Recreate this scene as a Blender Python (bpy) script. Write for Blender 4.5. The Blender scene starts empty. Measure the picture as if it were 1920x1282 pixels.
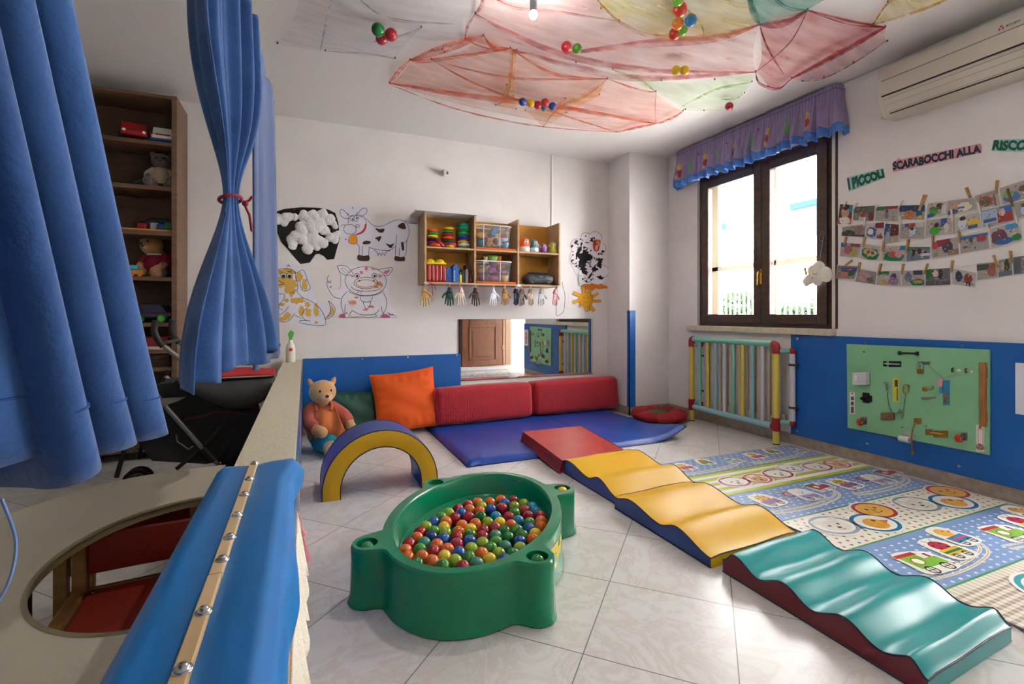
import bpy, math, random
from mathutils import Vector, Matrix

scene = bpy.context.scene
COL = scene.collection
PI = math.pi

# ------------------------------------------------------------ camera, world, light, exposure
FPX, CX, CY = 911.0, 960.0, 590.0            # focal length, principal column, horizon row (1920x1282 frame)
YAW = math.atan((960 - 572) / FPX)           # camera turned right of the back wall's normal
SN, CS = math.sin(YAW), math.cos(YAW)
EYE = 1.10
camd = bpy.data.cameras.new('camera')
camd.sensor_fit = 'HORIZONTAL'
camd.sensor_width = 36.0
camd.lens = 36.0 * FPX / 1920.0
camd.shift_y = -(641 - CY) / 1920.0
camd.clip_start = 0.02
cam = bpy.data.objects.new('camera', camd)
COL.objects.link(cam)
cam.location = (0, 0, EYE)
cam.rotation_euler = (PI / 2, 0, -YAW)
scene.camera = cam

scene.view_settings.view_transform = 'Standard'
scene.view_settings.look = 'None'
scene.view_settings.gamma = 1.0
scene.view_settings.use_curve_mapping = False
scene.view_settings.exposure = 2.2
scene.cycles.use_denoising = True
scene.cycles.max_bounces = 10
scene.cycles.diffuse_bounces = 5
scene.cycles.transparent_max_bounces = 24
scene.cycles.sample_clamp_indirect = 6.0

world = bpy.data.worlds.new('daylight')
scene.world = world
world.use_nodes = True
_bg = world.node_tree.nodes['Background']
_bg.inputs['Color'].default_value = (0.96, 0.97, 1.0, 1)
_bg.inputs['Strength'].default_value = 9.5


def area_light(name, loc, direction, sx, sy, power, color=(1, 1, 1), portal=False):
    ld = bpy.data.lights.new(name, 'AREA')
    ld.shape = 'RECTANGLE'
    ld.size, ld.size_y = sx, sy
    ld.energy = power
    ld.color = color
    if portal:
        ld.cycles.is_portal = True
    o = bpy.data.objects.new(name, ld)
    COL.objects.link(o)
    o.location = loc
    o.rotation_euler = Vector(direction).to_track_quat('-Z', 'Y').to_euler()
    return o


# window and doorway: daylight enters here (portals guide the sky light through them)
area_light('window_portal', (4.06, 3.25, 1.76), (-1, 0, 0), 1.45, 1.6, 1, portal=True)
area_light('doorway_portal', (5.32, 0.92, 1.1), (-1, 0, 0), 0.8, 2.2, 1, portal=True)


# ------------------------------------------------------------ a point of the picture on a plane of the room
def _ray(u, v):
    x = (u - CX) / FPX
    return SN + x * CS, CS - x * SN, (CY - v) / FPX


def on_z(u, v, z=0.0):
    d = _ray(u, v)
    t = (z - EYE) / d[2]
    return Vector((d[0] * t, d[1] * t, z))


def on_x(u, v, x):
    d = _ray(u, v)
    t = x / d[0]
    return Vector((x, d[1] * t, EYE + d[2] * t))


def on_y(u, v, y):
    d = _ray(u, v)
    t = y / d[1]
    return Vector((d[0] * t, y, EYE + d[2] * t))


# ------------------------------------------------------------ materials
def lin(h):
    h = h.lstrip('#')
    out = []
    for i in (0, 2, 4):
        c = int(h[i:i + 2], 16) / 255.0
        out.append(c / 12.92 if c <= 0.04045 else ((c + 0.055) / 1.055) ** 2.4)
    return (out[0], out[1], out[2], 1.0)


_MATS = {}


def mat(col, rough=0.5, metal=0.0, spec=0.5, var=None, vscale=8.0, bump=0.0, bscale=60.0, sheen=0.0, coat=0.0,
        stretch=None, name=None, emit=0.0, trans=0.0, sss=0.0):
    """Principled surface; var = second colour mixed in by noise, bump = noise relief."""
    key = (col, rough, metal, spec, var, vscale, bump, bscale, sheen, coat, stretch, name, emit, trans, sss)
    if key in _MATS:
        return _MATS[key]
    m = bpy.data.materials.new(name or 'surface_' + col.strip('#'))
    m.use_nodes = True
    nt = m.node_tree
    b = nt.nodes['Principled BSDF']
    b.inputs['Base Color'].default_value = lin(col)
    b.inputs['Roughness'].default_value = rough
    b.inputs['Metallic'].default_value = metal
    b.inputs['Specular IOR Level'].default_value = spec
    b.inputs['Sheen Weight'].default_value = sheen
    b.inputs['Coat Weight'].default_value = coat
    b.inputs['Coat Roughness'].default_value = 0.08
    b.inputs['Transmission Weight'].default_value = trans
    if sss:
        b.inputs['Subsurface Weight'].default_value = sss
        b.inputs['Subsurface Radius'].default_value = (0.02, 0.01, 0.006)
    if emit:
        b.inputs['Emission Color'].default_value = lin(col)
        b.inputs['Emission Strength'].default_value = emit
    if var or bump:
        tc = nt.nodes.new('ShaderNodeTexCoord')
        src = tc.outputs['Object']
        if stretch:
            mp = nt.nodes.new('ShaderNodeMapping')
            mp.inputs['Scale'].default_value = stretch
            nt.links.new(src, mp.inputs['Vector'])
            src = mp.outputs['Vector']
    if var:
        n = nt.nodes.new('ShaderNodeTexNoise')
        n.inputs['Scale'].default_value = vscale
        n.inputs['Detail'].default_value = 5
        nt.links.new(src, n.inputs['Vector'])
        r = nt.nodes.new('ShaderNodeValToRGB')
        r.color_ramp.elements[0].position = 0.35
        r.color_ramp.elements[1].position = 0.7
        r.color_ramp.elements[0].color = lin(col)
        r.color_ramp.elements[1].color = lin(var)
        nt.links.new(n.outputs['Fac'], r.inputs['Fac'])
        nt.links.new(r.outputs['Color'], b.inputs['Base Color'])
    if bump:
        n2 = nt.nodes.new('ShaderNodeTexNoise')
        n2.inputs['Scale'].default_value = bscale
        n2.inputs['Detail'].default_value = 4
        nt.links.new(src, n2.inputs['Vector'])
        bp = nt.nodes.new('ShaderNodeBump')
        bp.inputs['Strength'].default_value = bump
        bp.inputs['Distance'].default_value = 0.01
        nt.links.new(n2.outputs['Fac'], bp.inputs['Height'])
        nt.links.new(bp.outputs['Normal'], b.inputs['Normal'])
    _MATS[key] = m
    return m


def glass_mat(name, tint='ffffff', gloss=0.08, alpha=0.06, haze='ffffff'):
    """Thin clear sheet: mostly see-through, a little body colour and a gloss."""
    m = bpy.data.materials.new(name)
    m.use_nodes = True
    nt = m.node_tree
    nt.nodes.remove(nt.nodes['Principled BSDF'])
    out = nt.nodes['Material Output']
    tr = nt.nodes.new('ShaderNodeBsdfTransparent')
    tr.inputs['Color'].default_value = lin(tint)
    df = nt.nodes.new('ShaderNodeBsdfDiffuse')
    df.inputs['Color'].default_value = lin(haze)
    gl = nt.nodes.new('ShaderNodeBsdfGlossy')
    gl.inputs['Roughness'].default_value = 0.05
    m1 = nt.nodes.new('ShaderNodeMixShader')
    m1.inputs['Fac'].default_value = alpha
    nt.links.new(tr.outputs[0], m1.inputs[1])
    nt.links.new(df.outputs[0], m1.inputs[2])
    fr = nt.nodes.new('ShaderNodeFresnel')
    fr.inputs['IOR'].default_value = 1.3
    ml = nt.nodes.new('ShaderNodeMath')
    ml.operation = 'MULTIPLY'
    ml.inputs[1].default_value = gloss * 8
    nt.links.new(fr.outputs[0], ml.inputs[0])
    m2 = nt.nodes.new('ShaderNodeMixShader')
    nt.links.new(ml.outputs[0], m2.inputs['Fac'])
    nt.links.new(m1.outputs[0], m2.inputs[1])
    nt.links.new(gl.outputs[0], m2.inputs[2])
    nt.links.new(m2.outputs[0], out.inputs['Surface'])
    return m


def net_mat(name, col, lo, hi, scale=30.0, stretch=(1, 6, 1)):
    """Tulle: fine threads with gaps, streaked by soft folds of the cloth."""
    m = bpy.data.materials.new(name)
    m.use_nodes = True
    nt = m.node_tree
    nt.nodes.remove(nt.nodes['Principled BSDF'])
    out = nt.nodes['Material Output']
    tr = nt.nodes.new('ShaderNodeBsdfTransparent')
    df = nt.nodes.new('ShaderNodeBsdfDiffuse')
    df.inputs['Color'].default_value = lin(col)
    tl = nt.nodes.new('ShaderNodeBsdfTranslucent')
    tl.inputs['Color'].default_value = lin(col)
    mx = nt.nodes.new('ShaderNodeMixShader')
    mx.inputs['Fac'].default_value = 0.55
    nt.links.new(df.outputs[0], mx.inputs[1])
    nt.links.new(tl.outputs[0], mx.inputs[2])
    tc = nt.nodes.new('ShaderNodeTexCoord')
    mp = nt.nodes.new('ShaderNodeMapping')
    mp.inputs['Scale'].default_value = stretch
    mp.inputs['Rotation'].default_value = (0, 0, 0.5)
    nt.links.new(tc.outputs['Object'], mp.inputs['Vector'])
    n = nt.nodes.new('ShaderNodeTexNoise')
    n.inputs['Scale'].default_value = scale / 10
    n.inputs['Detail'].default_value = 6
    nt.links.new(mp.outputs['Vector'], n.inputs['Vector'])
    r = nt.nodes.new('ShaderNodeMapRange')
    r.inputs['From Min'].default_value = 0.38
    r.inputs['From Max'].default_value = 0.68
    r.inputs['To Min'].default_value = lo
    r.inputs['To Max'].default_value = hi
    nt.links.new(n.outputs['Fac'], r.inputs['Value'])
    ms = nt.nodes.new('ShaderNodeMixShader')
    nt.links.new(r.outputs['Result'], ms.inputs['Fac'])
    nt.links.new(tr.outputs[0], ms.inputs[1])
    nt.links.new(mx.outputs[0], ms.inputs[2])
    nt.links.new(ms.outputs[0], out.inputs['Surface'])
    return m


def wood(col, dark, scale=(2, 2, 30), rough=0.55, name='wood', vscale=2.5):
    return mat(col, rough, var=dark, vscale=vscale, stretch=scale, name=name, bump=0.05, bscale=12)


# ------------------------------------------------------------ mesh builder
class MB:
    def __init__(s):
        s.v, s.f, s.m, s.s = [], [], [], []

    def add(s, verts, faces, mi=0, smooth=False):
        k = len(s.v)
        s.v += [tuple(p) for p in verts]
        for fc in faces:
            s.f.append([i + k for i in fc])
            s.m.append(mi)
            s.s.append(smooth)
        return s

    def box(s, a, b, mi=0, M=None):
        (x0, y0, z0), (x1, y1, z1) = a, b
        v = [Vector(p) for p in ((x0, y0, z0), (x1, y0, z0), (x1, y1, z0), (x0, y1, z0), (x0, y0, z1), (x1, y0, z1), (x1, y1, z1), (x0, y1, z1))]
        if M:
            v = [M @ p for p in v]
        return s.add(v, [(3, 2, 1, 0), (4, 5, 6, 7), (0, 1, 5, 4), (1, 2, 6, 5), (2, 3, 7, 6), (3, 0, 4, 7)], mi)

    def rbox(s, a, b, r=0.02, mi=0, M=None, n=4, puff=0.0):
        """Box with rounded edges (superquadric-like shell built from a subdivided cube)."""
        a, b = Vector([min(a[i], b[i]) for i in range(3)]), Vector([max(a[i], b[i]) for i in range(3)])
        c, h = (a + b) / 2, (b - a) / 2
        r = min(r, h.x, h.y, h.z)
        def axis(hh):
            inner = hh - r
            t = [-(inner + r * math.cos(q * PI / 2 / n)) for q in range(n)] + [-inner]
            mid = 3
            t2 = [-inner + 2 * inner * q / (mid + 1) for q in range(1, mid + 1)]
            return t + t2 + [-x for x in reversed(t)]
        ax = [axis(h.x), axis(h.y), axis(h.z)]
        inn = Vector((h.x - r, h.y - r, h.z - r))
        verts, idx, faces = [], {}, []
        def vid(p):
            q = Vector(p)
            core = Vector([max(-inn[i], min(inn[i], q[i])) for i in range(3)])
            d = q - core
            if d.length > 1e-9:
                q = core + d.normalized() * r
            if puff:
                for i in range(3):
                    j, k = (i + 1) % 3, (i + 2) % 3
                    w = (1 - (p[j] / h[j]) ** 2) * (1 - (p[k] / h[k]) ** 2)
                    if abs(p[i]) > h[i] - r - 1e-6:
                        q[i] += math.copysign(puff * w, p[i])
            q = q + c
            if M:
                q = M @ q
            key = (round(p[0], 6), round(p[1], 6), round(p[2], 6))
            if key not in idx:
                idx[key] = len(verts)
                verts.append(q)
            return idx[key]
        for d in range(3):
            e, g = (d + 1) % 3, (d + 2) % 3
            for sg in (-1, 1):
                for i in range(len(ax[e]) - 1):
                    for j in range(len(ax[g]) - 1):
                        qs = []
                        for (ii, jj) in ((i, j), (i + 1, j), (i + 1, j + 1), (i, j + 1)):
                            p = [0, 0, 0]
                            p[d], p[e], p[g] = sg * h[d], ax[e][ii], ax[g][jj]
                            qs.append(vid(p))
                        if sg < 0:
                            qs.reverse()
                        if len(set(qs)) > 2:
                            faces.append(qs)
        return s.add(verts, faces, mi, True)

    def tube(s, pts, r, n=10, mi=0, caps=True, closed=False):
        pts = [Vector(p) for p in pts]
        N = len(pts)
        rs = r if isinstance(r, (list, tuple)) else [r] * N
        up = None
        rings = []
        for i, p in enumerate(pts):
            if closed:
                t = pts[(i + 1) % N] - pts[i - 1]
            else:
                t = pts[min(i + 1, N - 1)] - pts[max(i - 1, 0)]
            if t.length < 1e-9:
                t = Vector((0, 0, 1))
            t.normalize()
            if up is None:
                up = t.orthogonal().normalized()
            up = (up - t * up.dot(t))
            if up.length < 1e-6:
                up = t.orthogonal()
            up.normalize()
            w = t.cross(up)
            rings.append([p + (up * math.cos(2 * PI * k / n) + w * math.sin(2 * PI * k / n)) * rs[i] for k in range(n)])
        verts = [q for rg in rings for q in rg]
        faces = []
        for i in range(N if closed else N - 1):
            j = (i + 1) % N
            for k in range(n):
                l = (k + 1) % n
                faces.append((i * n + k, i * n + l, j * n + l, j * n + k))
        s.add(verts, faces, mi, True)
        if caps and not closed:
            s.add(rings[0], [tuple(reversed(range(n)))], mi)
            s.add(rings[-1], [tuple(range(n))], mi)
        return s

    def cyl(s, p0, p1, r, n=16, mi=0, r1=None):
        return s.tube([p0, p1], [r, r if r1 is None else r1], n, mi)

    def lathe(s, prof, c=(0, 0, 0), n=24, mi=0, M=None, ang=(0, 2 * PI), caps=True):
        """prof: list of (radius, height); about the z axis at c."""
        c = Vector(c)
        verts, faces = [], []
        full = abs(ang[1] - ang[0] - 2 * PI) < 1e-6
        cnt = n if full else n + 1
        for (r, z) in prof:
            for k in range(cnt):
                a = ang[0] + (ang[1] - ang[0]) * k / n
                q = Vector((r * math.cos(a), r * math.sin(a), z))
                q = (M @ q) if M else q
                verts.append(q + c)
        for i in range(len(prof) - 1):
            for k in range(n):
                l = (k + 1) % cnt
                faces.append((i * cnt + k, i * cnt + l, (i + 1) * cnt + l, (i + 1) * cnt + k))
        s.add(verts, faces, mi, True)
        if caps and full:
            if prof[0][0] > 1e-5:
                s.add(verts[:cnt], [tuple(reversed(range(cnt)))], mi)
            if prof[-1][0] > 1e-5:
                s.add(verts[-cnt:], [tuple(range(cnt))], mi)
        return s

    def ball(s, c, r, n=16, mi=0, M=None):
        rx, ry, rz = r if isinstance(r, (tuple, list)) else (r, r, r)
        c = Vector(c)
        h = max(4, n // 2)
        verts, faces = [], []
        for i in range(1, h):
            a = PI * i / h
            for k in range(n):
                b = 2 * PI * k / n
                verts.append(Vector((rx * math.sin(a) * math.cos(b), ry * math.sin(a) * math.sin(b), -rz * math.cos(a))))
        verts += [Vector((0, 0, -rz)), Vector((0, 0, rz))]
        bot, top = len(verts) - 2, len(verts) - 1
        for i in range(h - 2):
            for k in range(n):
                l = (k + 1) % n
                faces.append((i * n + k, i * n + l, (i + 1) * n + l, (i + 1) * n + k))
        for k in range(n):
            l = (k + 1) % n
            faces.append((bot, l, k))
            faces.append((top, (h - 2) * n + k, (h - 2) * n + l))
        verts = [((M @ q) if M else q) + c for q in verts]
        return s.add(verts, faces, mi, True)

    def grid(s, fn, nu, nv, mi=0, closed=False, smooth=True):
        """fn(a, b) with a, b in 0..1."""
        verts = [fn(i / nu, j / nv) for j in range(nv + 1) for i in range(nu + (0 if closed else 1))]
        w = nu if closed else nu + 1
        faces = []
        for j in range(nv):
            for i in range(nu):
                l = (i + 1) % w
                faces.append((j * w + i, j * w + l, (j + 1) * w + l, (j + 1) * w + i))
        return s.add(verts, faces, mi, smooth)

    def prism(s, poly, o, ex, ey, t, mi=0, mi_side=None):
        """Extrude a 2D outline: o + x*ex + y*ey, thickness vector t."""
        o, ex, ey, t = Vector(o), Vector(ex), Vector(ey), Vector(t)
        a = [o + ex * p[0] + ey * p[1] for p in poly]
        n = len(a)
        s.add([p + t for p in a], [tuple(range(n))], mi)
        s.add(a, [tuple(reversed(range(n)))], mi)
        s.add(a + [p + t for p in a], [(i, (i + 1) % n, n + (i + 1) % n, n + i) for i in range(n)], mi if mi_side is None else mi_side)
        return s

    def build(s, name, mats, parent=None, sub=0, bevel=0.0, solid=0.0, origin=None):
        me = bpy.data.meshes.new(name)
        if not isinstance(mats, (list, tuple)):
            mats = [mats]
        vs = [Vector(p) for p in s.v]
        if origin is None:
            lo = Vector([min(p[i] for p in vs) for i in range(3)])
            hi = Vector([max(p[i] for p in vs) for i in range(3)])
            origin = (lo + hi) / 2
            if parent is None:
                origin.z = lo.z
        origin = Vector(origin)
        me.from_pydata([p - origin for p in vs], [], s.f)
        for m in mats:
            me.materials.append(m)
        me.polygons.foreach_set('material_index', s.m)
        me.polygons.foreach_set('use_smooth', s.s)
        me.validate()
        me.update()
        o = bpy.data.objects.new(name, me)
        COL.objects.link(o)
        place(o, origin, parent)
        if bevel:
            md = o.modifiers.new('bevel', 'BEVEL')
            md.width = bevel
            md.segments = 2
            md.limit_method = 'ANGLE'
            md.angle_limit = math.radians(40)
        if solid:
            md = o.modifiers.new('solid', 'SOLIDIFY')
            md.thickness = solid
            md.offset = 0
        if sub:
            md = o.modifiers.new('sub', 'SUBSURF')
            md.levels = md.render_levels = sub
        return o


_WM = {}                                        # world matrix of each object as it was built


def place(o, origin, parent=None):
    W = Matrix.Translation(Vector(origin))
    if parent is not None:
        o.parent = parent
        o.location = _WM[parent.name].inverted() @ Vector(origin)
    else:
        o.location = origin
    _WM[o.name] = W


def tag(o, label=None, cat=None, group=None, kind=None):
    if label:
        o['label'] = label
    if cat:
        o['category'] = cat
    if group:
        o['group'] = group
    if kind:
        o['kind'] = kind
    return o


def thing(name, label, cat, loc, group=None):
    """An Empty at the thing's base; its parts are built in room coordinates and parented to it."""
    o = bpy.data.objects.new(name, None)
    o.empty_display_size = 0.05
    COL.objects.link(o)
    place(o, Vector(loc))
    return tag(o, label, cat, group)


def move(o, loc, rot=None, scale=None):
    o.location = loc
    if rot is not None:
        o.rotation_euler = rot
    if scale is not None:
        o.scale = (scale, scale, scale) if not isinstance(scale, (tuple, list)) else scale
    return o


def dup(root, loc=None, rot=None, label=None, group=None, scale=None):
    """A copy of a thing with copies of its parts and sub-parts."""
    r = root.copy()
    COL.objects.link(r)
    for ch in list(root.children):
        c = ch.copy()
        COL.objects.link(c)
        c.parent = r
        for g in list(ch.children):
            d = g.copy()
            COL.objects.link(d)
            d.parent = c
    if loc is not None:
        move(r, loc, rot, scale)
    if label:
        r['label'] = label
    if group:
        r['group'] = group
    return r


def recolor(root, part, m):
    """Give a copied thing's part its own material without touching the shared mesh."""
    for c in ([root] if part is None else [x for x in root.children if x.name.split('.')[0] == part]):
        for sl in c.material_slots:
            sl.link = 'OBJECT'
            sl.material = m


def struct(mb, name, mats, parent=None, **kw):
    o = mb.build(name, mats, parent, **kw)
    if parent is None:
        o['kind'] = 'structure'
    return o


class Flat:
    """Flat artwork on a plane: layers of thin coloured shapes; P(x, y) -> room point, nrm = outward normal."""

    def __init__(s, P, nrm, step=0.00008):
        s.P, s.n, s.step, s.k = P, Vector(nrm), step, 0
        s.mb, s.mats = MB(), []

    def mi(s, m):
        if m not in s.mats:
            s.mats.append(m)
        return s.mats.index(m)

    def lay(s, pts, m):
        s.k += 1
        d = s.n * (s.step * s.k)
        vs = [Vector(s.P(*p)) + d for p in pts]
        nn = Vector((0, 0, 0))
        for i in range(len(vs)):
            a, b = vs[i], vs[(i + 1) % len(vs)]
            nn += Vector(((a.y - b.y) * (a.z + b.z), (a.z - b.z) * (a.x + b.x), (a.x - b.x) * (a.y + b.y)))
        if nn.dot(s.n) < 0:
            vs.reverse()
        s.mb.add(vs, [tuple(range(len(vs)))], s.mi(m))

    def same(s, list_of_pts, m):
        """Several shapes in one layer (they must not overlap)."""
        k = s.k
        for p in list_of_pts:
            s.k = k
            s.lay(p, m)

    def sheet(s, pts, m, t=0.001):
        """The paper itself: a thin solid."""
        a = [Vector(s.P(*p)) for p in pts]
        n = len(a)
        s.mb.add([p + s.n * t for p in a], [tuple(range(n))], s.mi(m))
        s.mb.add(a, [tuple(reversed(range(n)))], s.mi(m))
        s.mb.add(a + [p + s.n * t for p in a], [(i, (i + 1) % n, n + (i + 1) % n, n + i) for i in range(n)], s.mi(m))
        s.k += int(t / s.step) + 1

    def ell(s, c, rx, ry, m, rot=0.0, n=20, wob=0.0, seed=0):
        rnd = random.Random(seed)
        pts = []
        for i in range(n):
            a = 2 * PI * i / n
            q = 1 + wob * (rnd.random() - 0.5)
            x, y = rx * q * math.cos(a), ry * q * math.sin(a)
            pts.append((c[0] + x * math.cos(rot) - y * math.sin(rot), c[1] + x * math.sin(rot) + y * math.cos(rot)))
        s.lay(pts, m)

    def line(s, pts, w, m, closed=False):
        """Pen stroke along a polyline."""
        s.k += 1
        d = s.n * (s.step * s.k)
        q = [Vector((p[0], p[1])) for p in pts]
        N = len(q)
        L, R = [], []
        for i in range(N):
            if closed:
                t = q[(i + 1) % N] - q[i - 1]
            else:
                t = q[min(i + 1, N - 1)] - q[max(i - 1, 0)]
            if t.length < 1e-9:
                t = Vector((1, 0))
            t.normalize()
            nn = Vector((-t.y, t.x)) * (w / 2)
            L.append(q[i] + nn)
            R.append(q[i] - nn)
        vs = [Vector(s.P(*p)) + d for p in L + R]
        fs = []
        for i in range(N if closed else N - 1):
            j = (i + 1) % N
            fs.append((i, N + i, N + j, j))
        a = vs[fs[0][1]] - vs[fs[0][0]]
        b = vs[fs[0][2]] - vs[fs[0][0]]
        if a.cross(b).dot(s.n) < 0:
            fs = [tuple(reversed(f)) for f in fs]
        s.mb.add(vs, fs, s.mi(m))

    def oval(s, c, rx, ry, w, m, rot=0.0, n=24, a0=0.0, a1=2 * PI):
        full = abs(a1 - a0 - 2 * PI) < 1e-6
        pts = []
        for i in range(n if full else n + 1):
            a = a0 + (a1 - a0) * i / n
            x, y = rx * math.cos(a), ry * math.sin(a)
            pts.append((c[0] + x * math.cos(rot) - y * math.sin(rot), c[1] + x * math.sin(rot) + y * math.cos(rot)))
        s.line(pts, w, m, closed=full)

    def build(s, name, parent=None):
        return s.mb.build(name, s.mats, parent)


def spline(pts, n=6, closed=False):
    """Catmull-Rom through the points (tuples of any size)."""
    P = [Vector(p) for p in pts]
    N = len(P)
    out = []
    for i in range(N if closed else N - 1):
        if closed:
            a, b, c, d = P[i - 1], P[i], P[(i + 1) % N], P[(i + 2) % N]
        else:
            a, b, c, d = P[max(i - 1, 0)], P[i], P[i + 1], P[min(i + 2, N - 1)]
        for k in range(n):
            t = k / n
            out.append(0.5 * ((2 * b) + (c - a) * t + (2 * a - 5 * b + 4 * c - d) * t * t + (3 * b - a - 3 * c + d) * t ** 3))
    if not closed:
        out.append(P[-1])
    return [tuple(p) for p in out]


def lerp(a, b, t):
    return a + (b - a) * t


def sstep(a, b, x):
    t = max(0.0, min(1.0, (x - a) / (b - a)))
    return t * t * (3 - 2 * t)
# ------------------------------------------------------------ the room
YB, XR, CH = 4.82, 3.82, 2.885
YF, XL = -0.30, -3.0

wall_m = mat('e3e0de', 0.75, var='dcd9d8', vscale=3.0, bump=0.12, bscale=45, name='white_plaster')
ceil_m = mat('e2e0df', 0.8, bump=0.05, bscale=40, name='white_ceiling')
blue_m = mat('0458a8', 0.42, var='0a5fae', vscale=4, name='blue_board')
cream_m = mat('cfc6b2', 0.4, var='b9b09c', vscale=14, name='cream_marble', stretch=(1, 3, 1))
base_m = mat('a69a8e', 0.35, var='8f8378', vscale=22, name='beige_baseboard')
brown_m = wood('4a3528', '36261d', (3, 3, 12), 0.45, 'dark_brown_frame')
metal_m = mat('b9b9b9', 0.25, 1.0, name='steel')
white_pl = mat('e9e7e2', 0.35, name='white_plastic')


def floor_material():
    m = bpy.data.materials.new('marble_tiles')
    m.use_nodes = True
    nt = m.node_tree
    b = nt.nodes['Principled BSDF']
    geo = nt.nodes.new('ShaderNodeNewGeometry')
    sep = nt.nodes.new('ShaderNodeSeparateXYZ')
    nt.links.new(geo.outputs['Position'], sep.inputs[0])

    def mth(op, a, b_=None):
        n = nt.nodes.new('ShaderNodeMath')
        n.operation = op
        for i, q in enumerate((a, b_)):
            if q is None:
                continue
            if isinstance(q, (int, float)):
                n.inputs[i].default_value = q
            else:
                nt.links.new(q, n.inputs[i])
        return n.outputs[0]
    x, y = sep.outputs[0], sep.outputs[1]
    P = 0.655
    a = mth('DIVIDE', mth('SUBTRACT', mth('ADD', x, y), 2.19), P)
    c = mth('DIVIDE', mth('SUBTRACT', mth('SUBTRACT', y, x), 0.53), P)

    def edge(t):
        fr = mth('FRACT', mth('ADD', t, 20.0))
        return mth('ABSOLUTE', mth('SUBTRACT', fr, 0.5))
    e = mth('MAXIMUM', edge(a), edge(c))
    g = mth('GREATER_THAN', e, 0.5 - 0.0042)
    # veined off-white marble, each tile a little different
    tile = nt.nodes.new('ShaderNodeCombineXYZ')
    nt.links.new(mth('FLOOR', a), tile.inputs[0])
    nt.links.new(mth('FLOOR', c), tile.inputs[1])
    wn = nt.nodes.new('ShaderNodeTexWhiteNoise')
    nt.links.new(tile.outputs[0], wn.inputs['Vector'])
    vadd = nt.nodes.new('ShaderNodeVectorMath')
    vadd.operation = 'MULTIPLY_ADD'
    nt.links.new(wn.outputs['Color'], vadd.inputs[0])
    vadd.inputs[1].default_value = (9, 9, 9)
    nt.links.new(geo.outputs['Position'], vadd.inputs[2])
    n1 = nt.nodes.new('ShaderNodeTexNoise')
    n1.inputs['Scale'].default_value = 4.5
    n1.inputs['Detail'].default_value = 9
    n1.inputs['Roughness'].default_value = 0.68
    n1.inputs['Distortion'].default_value = 1.2
    nt.links.new(vadd.outputs[0], n1.inputs['Vector'])
    r = nt.nodes.new('ShaderNodeValToRGB')
    els = r.color_ramp.elements
    els[0].position, els[0].color = 0.30, lin('d6d6d4')
    els[1].position, els[1].color = 0.75, lin('d9dada')
    for p, cc in ((0.44, 'd5d4d1'), (0.50, 'cbc6c0'), (0.55, 'd6d5d3')):
        q = els.new(p)
        q.color = lin(cc)
    nt.links.new(n1.outputs['Fac'], r.inputs['Fac'])
    mx = nt.nodes.new('ShaderNodeMix')
    mx.data_type = 'RGBA'
    nt.links.new(g, mx.inputs[0])
    nt.links.new(r.outputs['Color'], mx.inputs[6])
    mx.inputs[7].default_value = lin('77726c')
    nt.links.new(mx.outputs[2], b.inputs['Base Color'])
    b.inputs['Roughness'].default_value = 0.28
    bp = nt.nodes.new('ShaderNodeBump')
    bp.inputs['Strength'].default_value = 0.3
    bp.inputs['Distance'].default_value = 0.002
    bp.invert = True
    nt.links.new(g, bp.inputs['Height'])
    nt.links.new(bp.outputs['Normal'], b.inputs['Normal'])
    return m


struct(MB().box((XL - 0.1, YF - 0.1, -0.1), (5.4, YB + 0.1, 0.0)), 'floor', floor_material())
struct(MB().box((XL - 0.1, YF - 0.1, CH), (5.4, YB + 0.1, CH + 0.1)), 'ceiling', ceil_m)
struct(MB().box((XL - 0.1, YB, 0), (XR + 0.2, YB + 0.1, CH)), 'wall_back', wall_m)
struct(MB().box((3.275, 4.40, 0), (XR, YB, CH)), 'wall_pillar', wall_m)
struct(MB().box((XL - 0.1, YF, 0), (XL, YB, CH)), 'wall_left', wall_m)
struct(MB().box((XL - 0.1, YF - 0.1, 0), (5.4, YF, CH)), 'wall_front', wall_m)
WY0, WY1, WZ0, WZ1 = 2.535, 3.965, 0.985, 2.54
w = MB()
w.box((XR, WY1, 0), (XR + 0.24, YB, CH)).box((XR, 1.27, 0), (XR + 0.24, WY0, CH))
w.box((XR, WY0, 0), (XR + 0.24, WY1, WZ0)).box((XR, WY0, WZ1), (XR + 0.24, WY1, CH))
struct(w, 'wall_right', wall_m)
w = MB().box((XR + 0.24, 1.27, 0), (5.4, 1.37, CH))
w.box((5.3, YF, 2.15), (5.4, 1.27, CH)).box((5.3, YF, 0), (5.4, 0.55, 2.15))
struct(w, 'wall_passage', wall_m)
struct(MB().box((-0.02, YB - 0.014, 0), (3.275, YB, 0.09)), 'baseboard_back', base_m)
struct(MB().box((3.261, 4.386, 0), (3.275, YB - 0.014, 0.09)).box((3.261, 4.386, 0), (XR - 0.014, 4.40, 0.09)), 'baseboard_pillar', base_m)
struct(MB().box((XR - 0.014, 1.27, 0), (XR, 4.386, 0.09)), 'baseboard_right', base_m)
struct(MB().box((XL, YB - 0.014, 0), (-0.19, YB, 0.09)), 'baseboard_left', base_m)
# slim cable ducts
struct(MB().box((2.527, YB - 0.012, 2.06), (2.547, YB, CH)), 'trim_1', white_pl)
struct(MB().box((XR - 0.014, 1.40, CH - 0.045), (XR, 2.46, CH - 0.015)), 'trim_2', white_pl)


def screw_heads(parent, pts, axis, n=10, r=0.008, name='screw'):
    for p in pts:
        m = MB()
        a = Vector(axis)
        m.cyl(Vector(p), Vector(p) + a * 0.004, r, 12)
        m.box(Vector(p) + a * 0.004 - Vector((0.001 if not a.x else 0.0, 0.001 if not a.y else 0, 0.006)), Vector(p) + a * 0.0045 + Vector((0.001 if not a.x else 0.0004, 0.001 if not a.y else 0.0004, 0.006)))
        m.build(name, metal_m, parent)


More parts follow.
